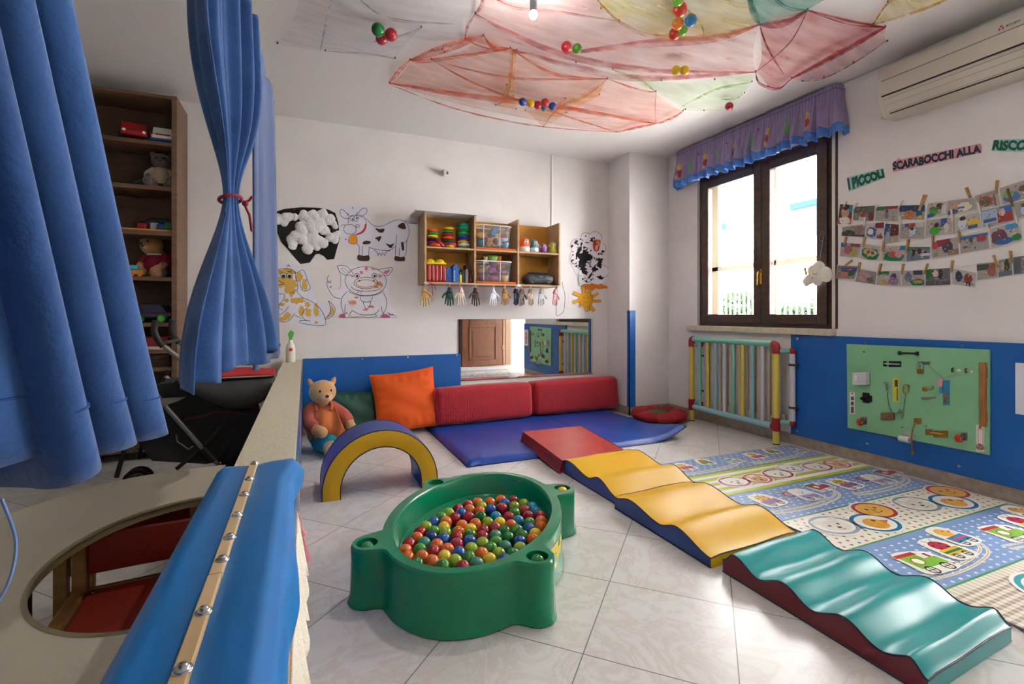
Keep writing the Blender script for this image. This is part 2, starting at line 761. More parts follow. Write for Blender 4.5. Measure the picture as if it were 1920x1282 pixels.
# blue boards on the walls
t = thing('wall_panel', 'wide blue painted board along the foot of the white back wall', 'panel', (0.72, YB - 0.02, 0.09))
MB().box((-0.018, YB - 0.02, 0.09), (1.472, YB, 0.70)).build('board', blue_m, t, bevel=0.002)
screw_heads(t, [(0.02, YB - 0.02, 0.675), (0.50, YB - 0.02, 0.68), (0.93, YB - 0.02, 0.685), (1.43, YB - 0.02, 0.685), (1.43, YB - 0.02, 0.13)], (0, -1, 0))
t = thing('wall_panel', 'long blue painted board on the right wall, running from the radiator behind the busy board', 'panel', (XR - 0.02, 2.1, 0.09))
MB().box((XR - 0.02, 1.275, 0.09), (XR, 2.873, 0.935)).build('board', blue_m, t, bevel=0.002)
screw_heads(t, [(XR - 0.02, 2.81, 0.90), (XR - 0.02, 2.81, 0.125), (XR - 0.02, 2.27, 0.895), (XR - 0.02, 1.70, 0.905), (XR - 0.02, 2.26, 0.155), (XR - 0.02, 1.715, 0.145)], (-1, 0, 0), r=0.010)
tag(MB().box((3.264, 4.389, 0.09), (3.276, 4.432, 1.147)).box((3.264, 4.389, 0.09), (3.348, 4.401, 1.147)).build('corner_guard', mat('0a60b4', 0.4), bevel=0.003),
    'narrow blue corner guard on the white pillar beside the red bolsters', 'corner guard')

# ------------------------------------------------------------ window
win = bpy.data.objects.new('window_1', None)
COL.objects.link(win)
place(win, (XR + 0.06, 3.25, WZ0))
win['kind'] = 'structure'
FX0, FX1 = XR + 0.035, XR + 0.095
m = MB()
for a, b in (((FX0, WY0, WZ0), (FX1, WY0 + 0.06, WZ1)), ((FX0, WY1 - 0.06, WZ0), (FX1, WY1, WZ1)),
             ((FX0, WY0 + 0.06, WZ0), (FX1, WY1 - 0.06, WZ0 + 0.05)), ((FX0, WY0 + 0.06, WZ1 - 0.06), (FX1, WY1 - 0.06, WZ1))):
    m.box(a, b)
m.build('window_frame', brown_m, win, bevel=0.004)
CX0, CX1 = XR + 0.012, XR + 0.075
ym = 3.19
for (ya, yb) in ((WY0 + 0.05, ym), (ym + 0.002, WY1 - 0.05)):
    m = MB()
    z0, z1 = WZ0 + 0.035, WZ1 - 0.05
    q = 0.085
    m.box((CX0, ya, z0), (CX1, ya + q, z1)).box((CX0, yb - q, z0), (CX1, yb, z1))
    m.box((CX0, ya + q, z0), (CX1, yb - q, z0 + q)).box((CX0, ya + q, z1 - q), (CX1, yb - q, z1))
    cs = m.build('casement', brown_m, win, bevel=0.006)
    MB().box((XR + 0.042, ya + q, z0 + q), (XR + 0.046, yb - q, z1 - q)).build('pane', glass_mat('window_glass', gloss=0.06, alpha=0.0), cs)
    for zz in (1.25, 1.75, 2.28):
        if ya > ym:
            MB().cyl((CX0 - 0.006, yb + 0.0, zz), (CX0 - 0.006, yb + 0.0, zz + 0.07), 0.006, 8).build('hinge', mat('6a5a45', 0.4, 0.8), cs)
        else:
            MB().cyl((CX0 - 0.006, ya, zz), (CX0 - 0.006, ya, zz + 0.07), 0.006, 8).build('hinge', mat('6a5a45', 0.4, 0.8), cs)
brass = mat('c9a45a', 0.25, 1.0, name='brass')
m = MB()
m.box((CX0 - 0.008, ym - 0.012, 1.38), (CX0, ym + 0.012, 1.52))
m.tube([(CX0 - 0.006, ym, 1.49), (CX0 - 0.04, ym, 1.49), (CX0 - 0.046, ym + 0.002, 1.475), (CX0 - 0.046, ym + 0.006, 1.37)], [0.008, 0.008, 0.009, 0.007], 10)
m.build('handle', brass, win, bevel=0.002)
# cream outer sash standing in the outer half of the opening
cream_al = mat('d9cdb4', 0.45, name='cream_sash')
ox0, ox1 = XR + 0.17, XR + 0.215
m = MB()
m.box((ox0, WY0, WZ0), (ox1, WY0 + 0.05, WZ1)).box((ox0, WY1 - 0.12, WZ0), (ox1, WY1, WZ1)).box((ox0, WY0, WZ1 - 0.09), (ox1, WY1, WZ1)).box((ox0, WY0, WZ0), (ox1, WY1, WZ0 + 0.04))
m.box((ox0, WY0, 1.555), (ox1, WY1, 1.605)).box((ox0, 3.16, WZ0), (ox1, 3.21, WZ1))
m.build('outer_sash', cream_al, win, bevel=0.004)
struct(MB().box((XR - 0.06, 2.50, 0.935), (XR + 0.24, 4.06, 0.987)), 'window_sill', cream_m, bevel=0.004)
# roller-shutter guide strip between window and photo wall
struct(MB().box((XR - 0.008, 2.505, 0.99), (XR + 0.012, 2.530, 2.62), 0).box((XR - 0.004, 2.488, 0.99), (XR + 0.002, 2.505, 2.62), 1), 'trim_3', [mat('cfcac3', 0.5), brown_m])

# ------------------------------------------------------------ outside
ground_m = mat('d8d4cc', 0.9, name='pale_paving')
struct(MB().box((4.06, -6, -0.35), (30, 26, -0.25)), 'ground', ground_m)
t = thing('building', 'white building across the yard with small blue-shuttered windows', 'building', (14, 9, -0.25))
MB().box((14, -4, -0.25), (15, 25, 9)).build('wall', mat('f4f2ee', 0.8), t)
MB().box((13.2, -4, 5.5), (14, 25, 5.75)).build('balcony_slab', mat('f4f2ee', 0.8), t)
for (y, z) in ((10.95, 3.35), (9.65, 3.45), (13.1, 3.3)):
    wf = MB().box((13.95, y, z), (14.02, y + 0.9, z + 1.1)).build('window', mat('2a3644', 0.6, spec=0.1), t)
    MB().box((13.9, y, z + 0.92), (13.95, y + 0.9, z + 1.1)).build('shutter', mat('16385c', 0.7, spec=0.1), wf)
t = thing('fence', 'white metal picket fence standing across the yard outside the window', 'fence', (8.2, 6.5, -0.25))
m = MB()
for i in range(70):
    y = 3.2 + i * 0.115
    m.box((8.2, y, -0.25), (8.225, y + 0.03, 1.74))
m.build('pickets', mat('eeeeea', 0.5), t)
MB().box((8.225, 3.1, 1.59), (8.25, 11.4, 1.64)).box((8.225, 3.1, 0.1), (8.25, 11.4, 0.15)).build('rail', mat('eeeeea', 0.5), t)
leaf_m = mat('22381a', 0.8, spec=0.1, var='142610', vscale=12, name='leaves')
rnd = random.Random(5)
for bi, (y, hh) in enumerate(((4.4, 1.5), (6.0, 1.75), (7.4, 1.45), (8.8, 1.8), (10.2, 1.55))):
    m = MB()
    for k in range(1300):
        a, b = rnd.random() * 2 * PI, rnd.random()
        r = 0.62 * math.sqrt(rnd.random())
        p = Vector((9.6 + r * math.cos(a), y + r * math.sin(a), -0.2 + hh * b))
        d = Vector((rnd.uniform(-1, 1), rnd.uniform(-1, 1), rnd.uniform(-0.3, 1))).normalized()
        e = d.orthogonal().normalized() * 0.06
        m.add([p - e, p + d * 0.08 - e, p + d * 0.18, p + d * 0.08 + e], [(0, 1, 2, 3)])
    for k in range(5):
        a = k * 1.26
        m.tube([(9.6, y, -0.25), (9.6 + 0.3 * math.cos(a), y + 0.3 * math.sin(a), hh * 0.7)], [0.02, 0.008], 6)
    tag(m.build('shrub', leaf_m), ['leafy green shrub behind the yard fence, nearest the left window jamb', 'tall leafy shrub behind the yard fence', 'low green shrub behind the yard fence', 'tall green shrub behind the fence seen through the left pane', 'green shrub behind the fence at its far end'][bi], 'shrub')

# ------------------------------------------------------------ what the mirror sees behind the viewer
dw = wood('6f4127', '56301c', (10, 10, 1.2), 0.35, 'varnished_door', 3.0)
door = bpy.data.objects.new('door_1', None)
COL.objects.link(door)
place(door, (3.45, -0.16, 0))
door['kind'] = 'structure'
m = MB().box((3.02, -0.19, 0.01), (3.93, -0.145, 2.12))
m.build('door_leaf', dw, door, bevel=0.004)
for (z0, z1) in ((0.14, 0.86), (0.98, 1.98)):
    m = MB()
    for (a, b) in (((3.17, z0), (3.79, z0 + 0.03)), ((3.17, z1 - 0.03), (3.79, z1)), ((3.17, z0), (3.20, z1)), ((3.76, z0), (3.79, z1))):
        m.box((a[0], -0.145, a[1]), (b[0], -0.128, b[1]))
    m.box((3.25, -0.145, z0 + 0.08), (3.71, -0.136, z1 - 0.08))
    m.build('moulding', dw, door, bevel=0.006)
m = MB().cyl((3.93, -0.13, 0.35), (3.93, -0.13, 0.45), 0.012, 10).cyl((3.93, -0.13, 1.7), (3.93, -0.13, 1.8), 0.012, 10)
m.build('hinge', brass, door)
struct(MB().box((3.97, -0.3, 0), (4.02, -0.2, 2.15)).box((4.06, -0.3, 0), (4.18, -0.26, 2.15)), 'trim_4', [mat('8a6a50', 0.5)])
struct(MB().box((2.86, -0.3, 0), (3.0, -0.22, 2.15)), 'trim_5', [brown_m])
# ------------------------------------------------------------ low partition, its padded cover, the things on it
pale_wood = wood('c9a983', 'b08e68', (6, 1, 6), 0.6, 'pale_wood')
w = MB().box((-0.168, -0.28, 0), (-0.032, YB, 0.672), 0).box((-0.176, -0.28, 0.672), (-0.026, YB, 0.692), 1)
struct(w, 'wall_partition', [wood('bf9c78', 'a98560', (4, 1, 4), 0.6, 'partition_board'), mat('d2cbb2', 0.45, var='c4bca2', vscale=30, stretch=(4, 1, 4), name='cream_coping')])
fl = Flat(lambda a, b: (-0.0318, a, b), (1, 0, 0))
fl.sheet([(1.48, 0.04), (4.76, 0.04), (4.76, 0.655), (1.48, 0.655)], mat('2a74bb', 0.3, coat=0.6, name='glossy_blue_board'), 0.006)
for k, (a, b, c, q) in enumerate(((1.75, 0.30, 'b56fa0', .16), (2.1, 0.45, '5c9e62', .14), (2.55, 0.25, 'c98a94', .18), (3.0, .42, '7d8ec9', .17), (3.5, .3, 'b77bb0', .2), (4.1, .42, '74a0d0', .18))):
    fl.ell((a, b), q, q * 0.9, mat(c, 0.35), n=14, wob=0.4, seed=k)
tag(fl.build('display_board'), 'glossy blue picture board on the play side of the cream-topped partition', 'board')

vinyl = mat('1377c2', 0.38, var='0f70ba', vscale=6, bump=0.10, bscale=9, name='blue_vinyl')
t = thing('padded_cover', 'bright blue padded vinyl cover bolted over the near end of the partition', 'cover', (-0.1, 0.8, 0.692))


def pad_section(s, y):
    w1 = 0.010 * math.sin(y * 9) + 0.006 * math.sin(y * 23)
    drop = 0.075 + 0.03 * math.sin(y * 7.0 + 0.6) + 0.012 * math.sin(y * 19)
    far = sstep(1.20, 1.36, y)
    pts = [(-0.200, 0.640), (-0.199, 0.69), (-0.194, 0.715), (-0.178, 0.727 + w1 * 0.1), (-0.125, 0.7225), (-0.110, 0.7225), (-0.08, 0.728), (-0.05 + 0.02 * far, 0.730), (-0.030 + 0.014 * far, 0.716), (-0.024 + 0.02 * far + w1 * 0.4, 0.70), (-0.022 + 0.016 * far + w1 * 0.6, 0.70 - drop * 0.55), (-0.022 + w1 * 0.7, 0.70 - drop)]
    k = s * (len(pts) - 1)
    i = min(int(k), len(pts) - 2)
    f = k - i
    return (lerp(pts[i][0], pts[i + 1][0], f), lerp(pts[i][1], pts[i + 1][1], f))


m = MB()
m.grid(lambda a, b: (lambda p, y: Vector((p[0], y, p[1])))(pad_section(a, 0.20 + 1.165 * b), 0.20 + 1.165 * b), 44, 70)
m.build('cushion_cover', vinyl, t, solid=0.006)
m = MB()
m.box((-0.126, 0.20, 0.722), (-0.109, 0.795, 0.735)).box((-0.1255, 0.797, 0.722), (-0.1085, 1.372, 0.735))
m.build('batten', wood('dcc096', 'c9a878', (8, 0.7, 8), 0.5, 'light_batten'), t, bevel=0.0015)
for (u, v) in ((488, 866), (474, 895), (463, 924), (450, 962), (437, 1003), (419, 1045), (382, 1142), (342, 1250)):
    p = on_z(u, v, 0.738)
    p.x = max(-0.1215, min(-0.1135, p.x))
    b = MB()
    b.lathe([(0.0075, -0.003), (0.0075, 0), (0.006, 0.0015), (0.0045, 0.003), (0, 0.0034)], p, 14)
    b.lathe([(0.0098, -0.0035), (0.0098, -0.0022), (0.006, -0.0015)], p, 14)
    b.build('bolt', metal_m, t)
# brass-coloured staple on the drop of the cover
tag_m = mat('e3e1da', 0.6)

# lace, marked slat and tassel on the side of the partition
lace_m = net_mat('lace', 'e6dfd0', 0.25, 1.0, 260, (1, 1, 1))
m = MB()
m.grid(lambda a, b: Vector((-0.018 + 0.010 * math.sin(a * 40) * b + 0.016 * b, 0.72 + 0.62 * a, 0.60 - 0.14 * b - 0.02 * abs(math.sin(a * 30)) * b)), 60, 8)
tag(m.build('lace_trim', mat('e4dccb', 0.9, bump=0.6, bscale=180, name='lace_cloth'), solid=0.003), 'cream lace trim hanging along the side of the partition below the blue cover', 'lace')
t = thing('tassel', 'pink thread tassel hanging on the side of the partition', 'tassel', (-0.005, 1.46, 0.40))
pinkt = mat('e39aa6', 0.8, name='pink_thread')
m = MB().tube([(-0.022, 1.46, 0.56), (-0.008, 1.46, 0.53), (-0.006, 1.46, 0.50)], 0.002, 6)
m.build('cord', pinkt, t)
m = MB().ball((-0.005, 1.46, 0.495), 0.010, 10)
rnd = random.Random(3)
for k in range(40):
    a, r = rnd.random() * 2 * PI, rnd.random()
    m.tube([(-0.005, 1.46, 0.49), (-0.005 + 0.008 * math.cos(a) * r + 0.004, 1.46 + 0.010 * math.sin(a) * r, 0.455), (-0.003 + 0.016 * math.cos(a) * r + 0.006, 1.46 + 0.020 * math.sin(a) * r, 0.41 + 0.012 * rnd.random())], 0.0012, 4, caps=False)
m.build('threads', pinkt, t)

# white bottle with a green leaf-shaped cap behind the partition's far end
t = thing('bottle', 'white plastic bottle with red mark and green top at the far end of the partition', 'bottle', (-0.13, 4.60, 0.692))
m = MB().lathe([(0.0, 0.692), (0.035, 0.692), (0.038, 0.70), (0.038, 0.80), (0.03, 0.84), (0.016, 0.865), (0.016, 0.885)], (-0.115, 4.60, 0), 20)
m.build('body', mat('e8e4d4', 0.35), t)
m = MB().box((-0.128, 4.59, 0.885), (-0.102, 4.612, 0.90))
m.prism([(-0.012, 0), (0.012, 0), (0.03, 0.05), (0.0, 0.075), (-0.022, 0.04)], (-0.115, 4.60, 0.895), (1, 0, 0), (0, 0, 1), (0, 0.004, 0))
m.build('cap', mat('4faa45', 0.5), t, bevel=0.001)
MB().box((-0.125, 4.5605, 0.79), (-0.10, 4.565, 0.815)).build('mark', mat('d0342c', 0.5), t)

# ------------------------------------------------------------ curtains on their rail
velvet = mat('1c4680', 0.85, var='2d5a96', vscale=10, sheen=0.2, bump=0.15, bscale=120, name='blue_velvet')
satin = mat('22447a', 0.65, var='1e3d70', vscale=3, sheen=0.3, name='blue_cloth')
t = thing('curtain_rail', 'white curtain pole with dark blue loops carrying the blue curtains', 'rail', (-0.17, 1.2, 2.02))
MB().cyl((-0.17, -0.29, 2.035), (-0.17, 2.40, 2.045), 0.011, 14).build('pole', mat('e8e2d6', 0.4), t)
for y in (1.30, 1.52, 1.74, 1.80, 1.94, 2.02, 2.20, 2.33):
    MB().lathe([(0.0135, -0.007), (0.0165, 0), (0.0135, 0.007)], (-0.17, y, 2.041), 14, M=Matrix.Rotation(PI / 2, 4, 'X'), caps=False).build('loop', mat('1e3a66', 0.8), t)


def fold(s, n, ph, jag):
    a = math.sin(2 * PI * n * s + ph)
    return a * 0.75 + jag * math.sin(2 * PI * n * 2.3 * s + 1.3 * ph)


# nearest curtain, swept towards the viewer at the top
t = thing('curtain', 'nearest blue velvet curtain with a torn hem hanging over the white table', 'curtain', (-0.2, 0.5, 0.9))


def near_curtain(a, b):
    h = b                                        # 0 top .. 1 bottom
    z = lerp(2.03, 0.925, h) + (0.105 * (1 - a) ** 1.3 * h) + 0.012 * math.sin(a * 31) * sstep(0.9, 1, h)
    y0, y1 = lerp(0.02, 0.22, h), lerp(0.215, 0.845, h ** 1.2)
    y = lerp(y0, y1, a)
    amp = lerp(0.035, 0.062, h)
    th = 2 * PI * 4.6 * (a + 0.045 * math.sin(8 * a + 1) + 0.018 * math.sin(21 * a)) + 0.9 + 0.35 * h
    q = math.sin(th)
    fx = math.copysign(abs(q) ** 0.55, q) + 0.12 * math.sin(3.1 * th + 1)
    x = -0.235 + amp * fx
    y += (y1 - y0) / 5.2 * 0.42 * math.sin(2 * th) * 0.55
    return Vector((x, y, z))


m = MB().grid(near_curtain, 220, 60)
cu = m.build('drape', velvet, t, solid=0.005)
m = MB().tube([near_curtain(0.01 + 0.98 * k / 200, 0.945) + Vector((0.0035, 0, 0)) for k in range(201)], 0.0011, 5)
m.build('hem_stitch', mat('1f4c90', 0.9), t)
m = MB().tube(spline([(-0.205, 0.475, 0.965), (-0.200, 0.482, 0.93), (-0.203, 0.478, 0.90), (-0.215, 0.47, 0.875)], 6), 0.0011, 5)
m.build('loose_thread', mat('6f8fc4', 0.8), t)

# second curtain, tied in its middle
t = thing('curtain', 'blue velvet curtain tied at its middle with a red cord', 'curtain', (-0.2, 1.6, 0.96))
TIE = 0.565


def tied_curtain(a, b):
    z = lerp(2.03, 0.955, b)
    tie = math.exp(-((b - TIE) / 0.16) ** 2) if b < TIE else math.exp(-((b - TIE) / 0.20) ** 2)
    x0, y0 = lerp(-0.252, -0.245, b), lerp(1.38, 1.18, b)
    x1, y1 = lerp(-0.15, -0.095, b), lerp(1.75, 1.92, b)
    g = 1 - 0.84 * tie
    cx, cy = -0.192, 1.56
    px, py = lerp(x0, x1, a), lerp(y0, y1, a)
    if b < TIE:                                   # swag to the tie
        k = sstep(0, TIE, b)
        px = lerp(px, cx + (px - cx) * 0.15, k ** 2.2)
        py = lerp(py, cy + (py - cy) * 0.14, k ** 2.2)
    else:
        k = 1 - sstep(TIE, 0.97, b) ** 0.75
        px = lerp(px, cx + (px - cx) * 0.15, k)
        py = lerp(py, cy + (py - cy) * 0.14, k)
    amp = 0.034 * (1 - 0.80 * tie)
    d = Vector((y1 - y0, -(x1 - x0), 0)).normalized()
    f = fold(a, 4.5, 0.9 + 0.6 * b, 0.3) * amp
    z += 0.012 * math.sin(a * 17) * sstep(0.9, 1, b) - 0.02 * sstep(0.85, 1, b) * (1 - a) + 0.02 * sstep(0.9, 1, b) * a
    return Vector((px + d.x * f, py + d.y * f, z))


MB().grid(tied_curtain, 130, 80).build('drape', velvet, t, solid=0.005)
red_c = mat('8e1836', 0.7, name='red_cord')
ring = []
rz = lerp(2.03, 0.955, TIE)
for k in range(28):
    a = 2 * PI * k / 28
    ring.append((-0.192 + 0.027 * math.cos(a), 1.56 + 0.052 * math.sin(a), rz + 0.006 * math.cos(a)))
m = MB().tube(ring, 0.0048, 8, closed=True)
m.tube([(-0.163, 1.60, rz), (-0.150, 1.61, rz + 0.012), (-0.142, 1.60, rz + 0.022)], 0.004, 6).tube([(-0.163, 1.60, rz), (-0.150, 1.615, rz - 0.03), (-0.145, 1.63, rz - 0.075)], 0.004, 6)
m.ball((-0.160, 1.60, rz), 0.009, 10)
m.build('tie', red_c, t)

# third, straight panel
t = thing('curtain', 'straight pale blue curtain panel hanging behind the tied one', 'curtain', (-0.13, 2.1, 0.93))


def back_panel(a, b):
    y = lerp(1.72, 2.36, a)
    x = lerp(-0.155, -0.128, a) + lerp(0, 0.022, b) * a + 0.020 * fold(a, 3.0, 0.3, 0.2) * (0.7 + 0.3 * b)
    z = lerp(2.035, 0.925, b) - 0.05 * (1 - b) ** 6 * (0.5 - 0.5 * math.cos(2 * PI * 3 * a))
    return Vector((x, y, z))


MB().grid(back_panel, 80, 40).build('drape', satin, t, solid=0.004)
MB().grid(lambda a, b: back_panel(a, 0.955 + 0.012 * b) + Vector((0.004, 0, 0)), 80, 2).build('hem', mat('2c5594', 0.9), t)

# ------------------------------------------------------------ crescent table and red chairs
ivory = mat('cdc6b4', 0.42, var='c9c2ae', vscale=90, name='ivory_laminate')
edge_m = mat('9c9272', 0.4, name='olive_edge')
t = thing('crescent_table', 'ivory crescent-shaped table with an oval cut-out pushed against the partition', 'table', (-0.55, 1.5, 0))
outer = spline([(-0.292, 2.24), (-0.45, 2.228), (-0.608, 2.185), (-0.745, 2.06), (-0.83, 1.89), (-0.885, 1.6), (-0.87, 1.3), (-0.80, 1.02), (-0.62, 0.82), (-0.292, 0.75)], 8)
N = len(outer) - 1


def table_ring(k, f):
    i = min(int(k * N), N - 1)
    g = k * N - i
    ox, oy = lerp(outer[i][0], outer[i + 1][0], g), lerp(outer[i][1], outer[i + 1][1], g)
    a = PI / 2 + PI * k
    ix, iy = -0.292 + 0.278 * math.cos(a), 1.497 + 0.367 * math.sin(a)
    return lerp(ix, ox, f), lerp(iy, oy, f)


m = MB()
m.grid(lambda a, b: Vector((*table_ring(a, b), 0.5)), 72, 6, smooth=False)
m.grid(lambda a, b: Vector((*table_ring(a, 1 - b), 0.475)), 72, 6, smooth=False)
m.grid(lambda a, b: Vector((*table_ring(a, 1), lerp(0.475, 0.5, b))), 72, 1, 1)
m.grid(lambda a, b: Vector((*table_ring(1 - a, 0), lerp(0.475, 0.5, b))), 72, 1, 1)
for k in (0, 1):
    q0, q1 = table_ring(k, 0), table_ring(k, 1)
    vs = [Vector((q0[0], q0[1], 0.475)), Vector((q1[0], q1[1], 0.475)), Vector((q1[0], q1[1], 0.5)), Vector((q0[0], q0[1], 0.5))]
    m.add(vs, [(0, 1, 2, 3)], 2)
m.build('tabletop', [ivory, edge_m, mat('7d6a58', 0.5)], t)
m = MB().tube([(*table_ring(k / 60, 0), 0.4985) for k in range(61)], 0.006, 8)
m.build('edge_lipping', mat('8d8466', 0.35), t)
for (x, y) in ((-0.32, 2.205), (-0.77, 1.90), (-0.76, 1.12), (-0.36, 0.86)):
    MB().cyl((x, y, 0), (x, y, 0.476), 0.018, 14).build('leg', mat('3c3a38', 0.4, 0.6), t)

redlam = mat('8f2a1a', 0.5, var='84250f', vscale=8, name='red_laminate')
chair_wood = wood('b78a50', '99703c', (4, 4, 12), 0.5, 'beech')


def small_chair(label, loc, rz):
    c = thing('child_chair', label, 'chair', (0, 0, 0), 'red nursery chairs at the crescent table')
    MB().rbox((-0.155, -0.15, 0.275), (0.155, 0.15, 0.293), 0.008).build('seat', redlam, c)
    for sx in (-1, 1):
        MB().box((sx * 0.175 - 0.017, 0.135, 0), (sx * 0.175 + 0.017, 0.17, 0.47)).build('leg', chair_wood, c, bevel=0.004)
        MB().box((sx * 0.175 - 0.017, -0.17, 0), (sx * 0.175 + 0.017, -0.135, 0.275)).build('leg', chair_wood, c, bevel=0.004)
        MB().box((sx * 0.175 - 0.017, -0.18, 0.272), (sx * 0.175 + 0.017, 0.135, 0.302)).build('side_rail', chair_wood, c, bevel=0.005)
    MB().rbox((-0.158, 0.142, 0.34), (0.158, 0.158, 0.455), 0.006).build('backrest', redlam, c)
    MB().box((-0.158, 0.145, 0.2), (0.158, 0.158, 0.235)).build('stretcher', chair_wood, c)
    for sx in (-1, 1):
        MB().lathe([(0.005, 0.293), (0.004, 0.295), (0, 0.2955)], (sx * 0.14, 0.125, 0), 10).build('screw', metal_m, c)
    return move(c, loc, (0, 0, rz))


ca = small_chair('red wooden child chair with its seat showing through the oval table cut-out', (-0.42, 1.66, 0), 0.06)
cb = dup(ca, (-0.535, 2.10, 0), (0, 0, PI + 0.10), 'red wooden child chair standing behind the one under the table cut-out')

# ------------------------------------------------------------ tall bookcase and its toys
shelf_w = wood('745640', '634733', (1.5, 1.5, 20), 0.5, 'bookcase_oak')
SX0, SX1, SY0 = -1.86, -0.905, 4.44
t = thing('bookcase', 'tall oak bookcase full of toys against the back wall behind the curtains', 'bookcase', (-1.38, 4.63, 0))
for x in (SX0, SX1 - 0.035):
    MB().box((x, SY0, 0), (x + 0.035, YB - 0.015, 2.775)).build('side_panel', shelf_w, t, bevel=0.002)
MB().box((SX0 + 0.035, YB - 0.03, 0.06), (SX1 - 0.035, YB - 0.015, 2.77)).build('back_panel', mat('614731', 0.6, var='553d29', vscale=5, stretch=(1, 1, 6)), t)
SHZ = [0.70, 0.835, 1.04, 1.388, 1.733, 2.077, 2.418]
for z in SHZ + [0.10, 0.40]:
    MB().box((SX0 + 0.035, SY0 + 0.01, z - 0.03), (SX1 - 0.035, YB - 0.03, z)).build('shelf', shelf_w, t, bevel=0.0015)
MB().box((SX0 + 0.035, SY0, 2.745), (SX1 - 0.035, YB - 0.03, 2.77)).build('top_panel', shelf_w, t)


def toy_car(label, loc, rz, body, roof, wheel='1b1b1b', s=1.0, stripe=None, base=None, hub=None):
    c = thing('toy_car', label, 'toy car', (0, 0, 0), 'toy cars on the bookcase')
    bm_ = mat(body, 0.3, coat=0.4)
    MB().rbox((-0.085, -0.13, 0.03), (0.085, 0.13, 0.085), 0.02).build('body', bm_, c)
    m = MB()
    m.prism([(-0.11, 0.08), (0.10, 0.08), (0.075, 0.145), (-0.07, 0.145)], (-0.075, 0, 0), (0, 1, 0), (0, 0, 1), (0.15, 0, 0))
    m.build('cabin', mat(roof, 0.3, coat=0.4), c, bevel=0.008)
    m = MB().prism([(-0.06, 0.088), (0.06, 0.088), (0.05, 0.132), (-0.05, 0.132)], (0, -0.112, 0.0), (1, 0, 0), (0, 0.33, 1), (0, -0.006, 0))
    m.build('windscreen', mat('27303a', 0.1), c)
    if stripe:
        MB().box((-0.0865, -0.132, 0.062), (0.0865, 0.132, 0.074)).build('stripe', mat(stripe, 0.4), c)
    if base:
        MB().rbox((-0.095, -0.14, 0.012), (0.095, 0.14, 0.034), 0.008).build('chassis', mat(base, 0.4), c)
    for sx in (-1, 1):
        MB().ball((sx * 0.06, -0.128, 0.065), (0.014, 0.006, 0.012), 10).build('headlight', mat('e6e0c8', 0.2), c)
        for sy in (-0.08, 0.08):
            wh = MB().cyl((sx * 0.07, sy, 0.03), (sx * 0.095, sy, 0.03), 0.03, 18).build('wheel', mat(wheel, 0.6), c)
            if hub:
                MB().cyl((sx * 0.093, sy, 0.03), (sx * 0.098, sy, 0.03), 0.019, 14).build('hub', mat(hub, 0.5), wh)
    return move(c, loc, (0, 0, rz), s)


toy_car('red toy car on the top shelf of the bookcase', (-1.215, 4.60, 2.418), 0.25, '8c1418', '9a1a1e', s=1.0)
toy_car('white toy rescue car with red stripe and blue base on the top bookcase shelf', (-1.01, 4.60, 2.418), 0.05, 'dad8d0', 'dad8d0', stripe='b32020', base='174a84', s=0.92)
toy_car('dark violet toy car with green wheels on a lower bookcase shelf', (-1.075, 4.60, 1.04), 1.35, '1e1638', '241a40', wheel='2e9a3a', hub='47c24e', s=0.95)


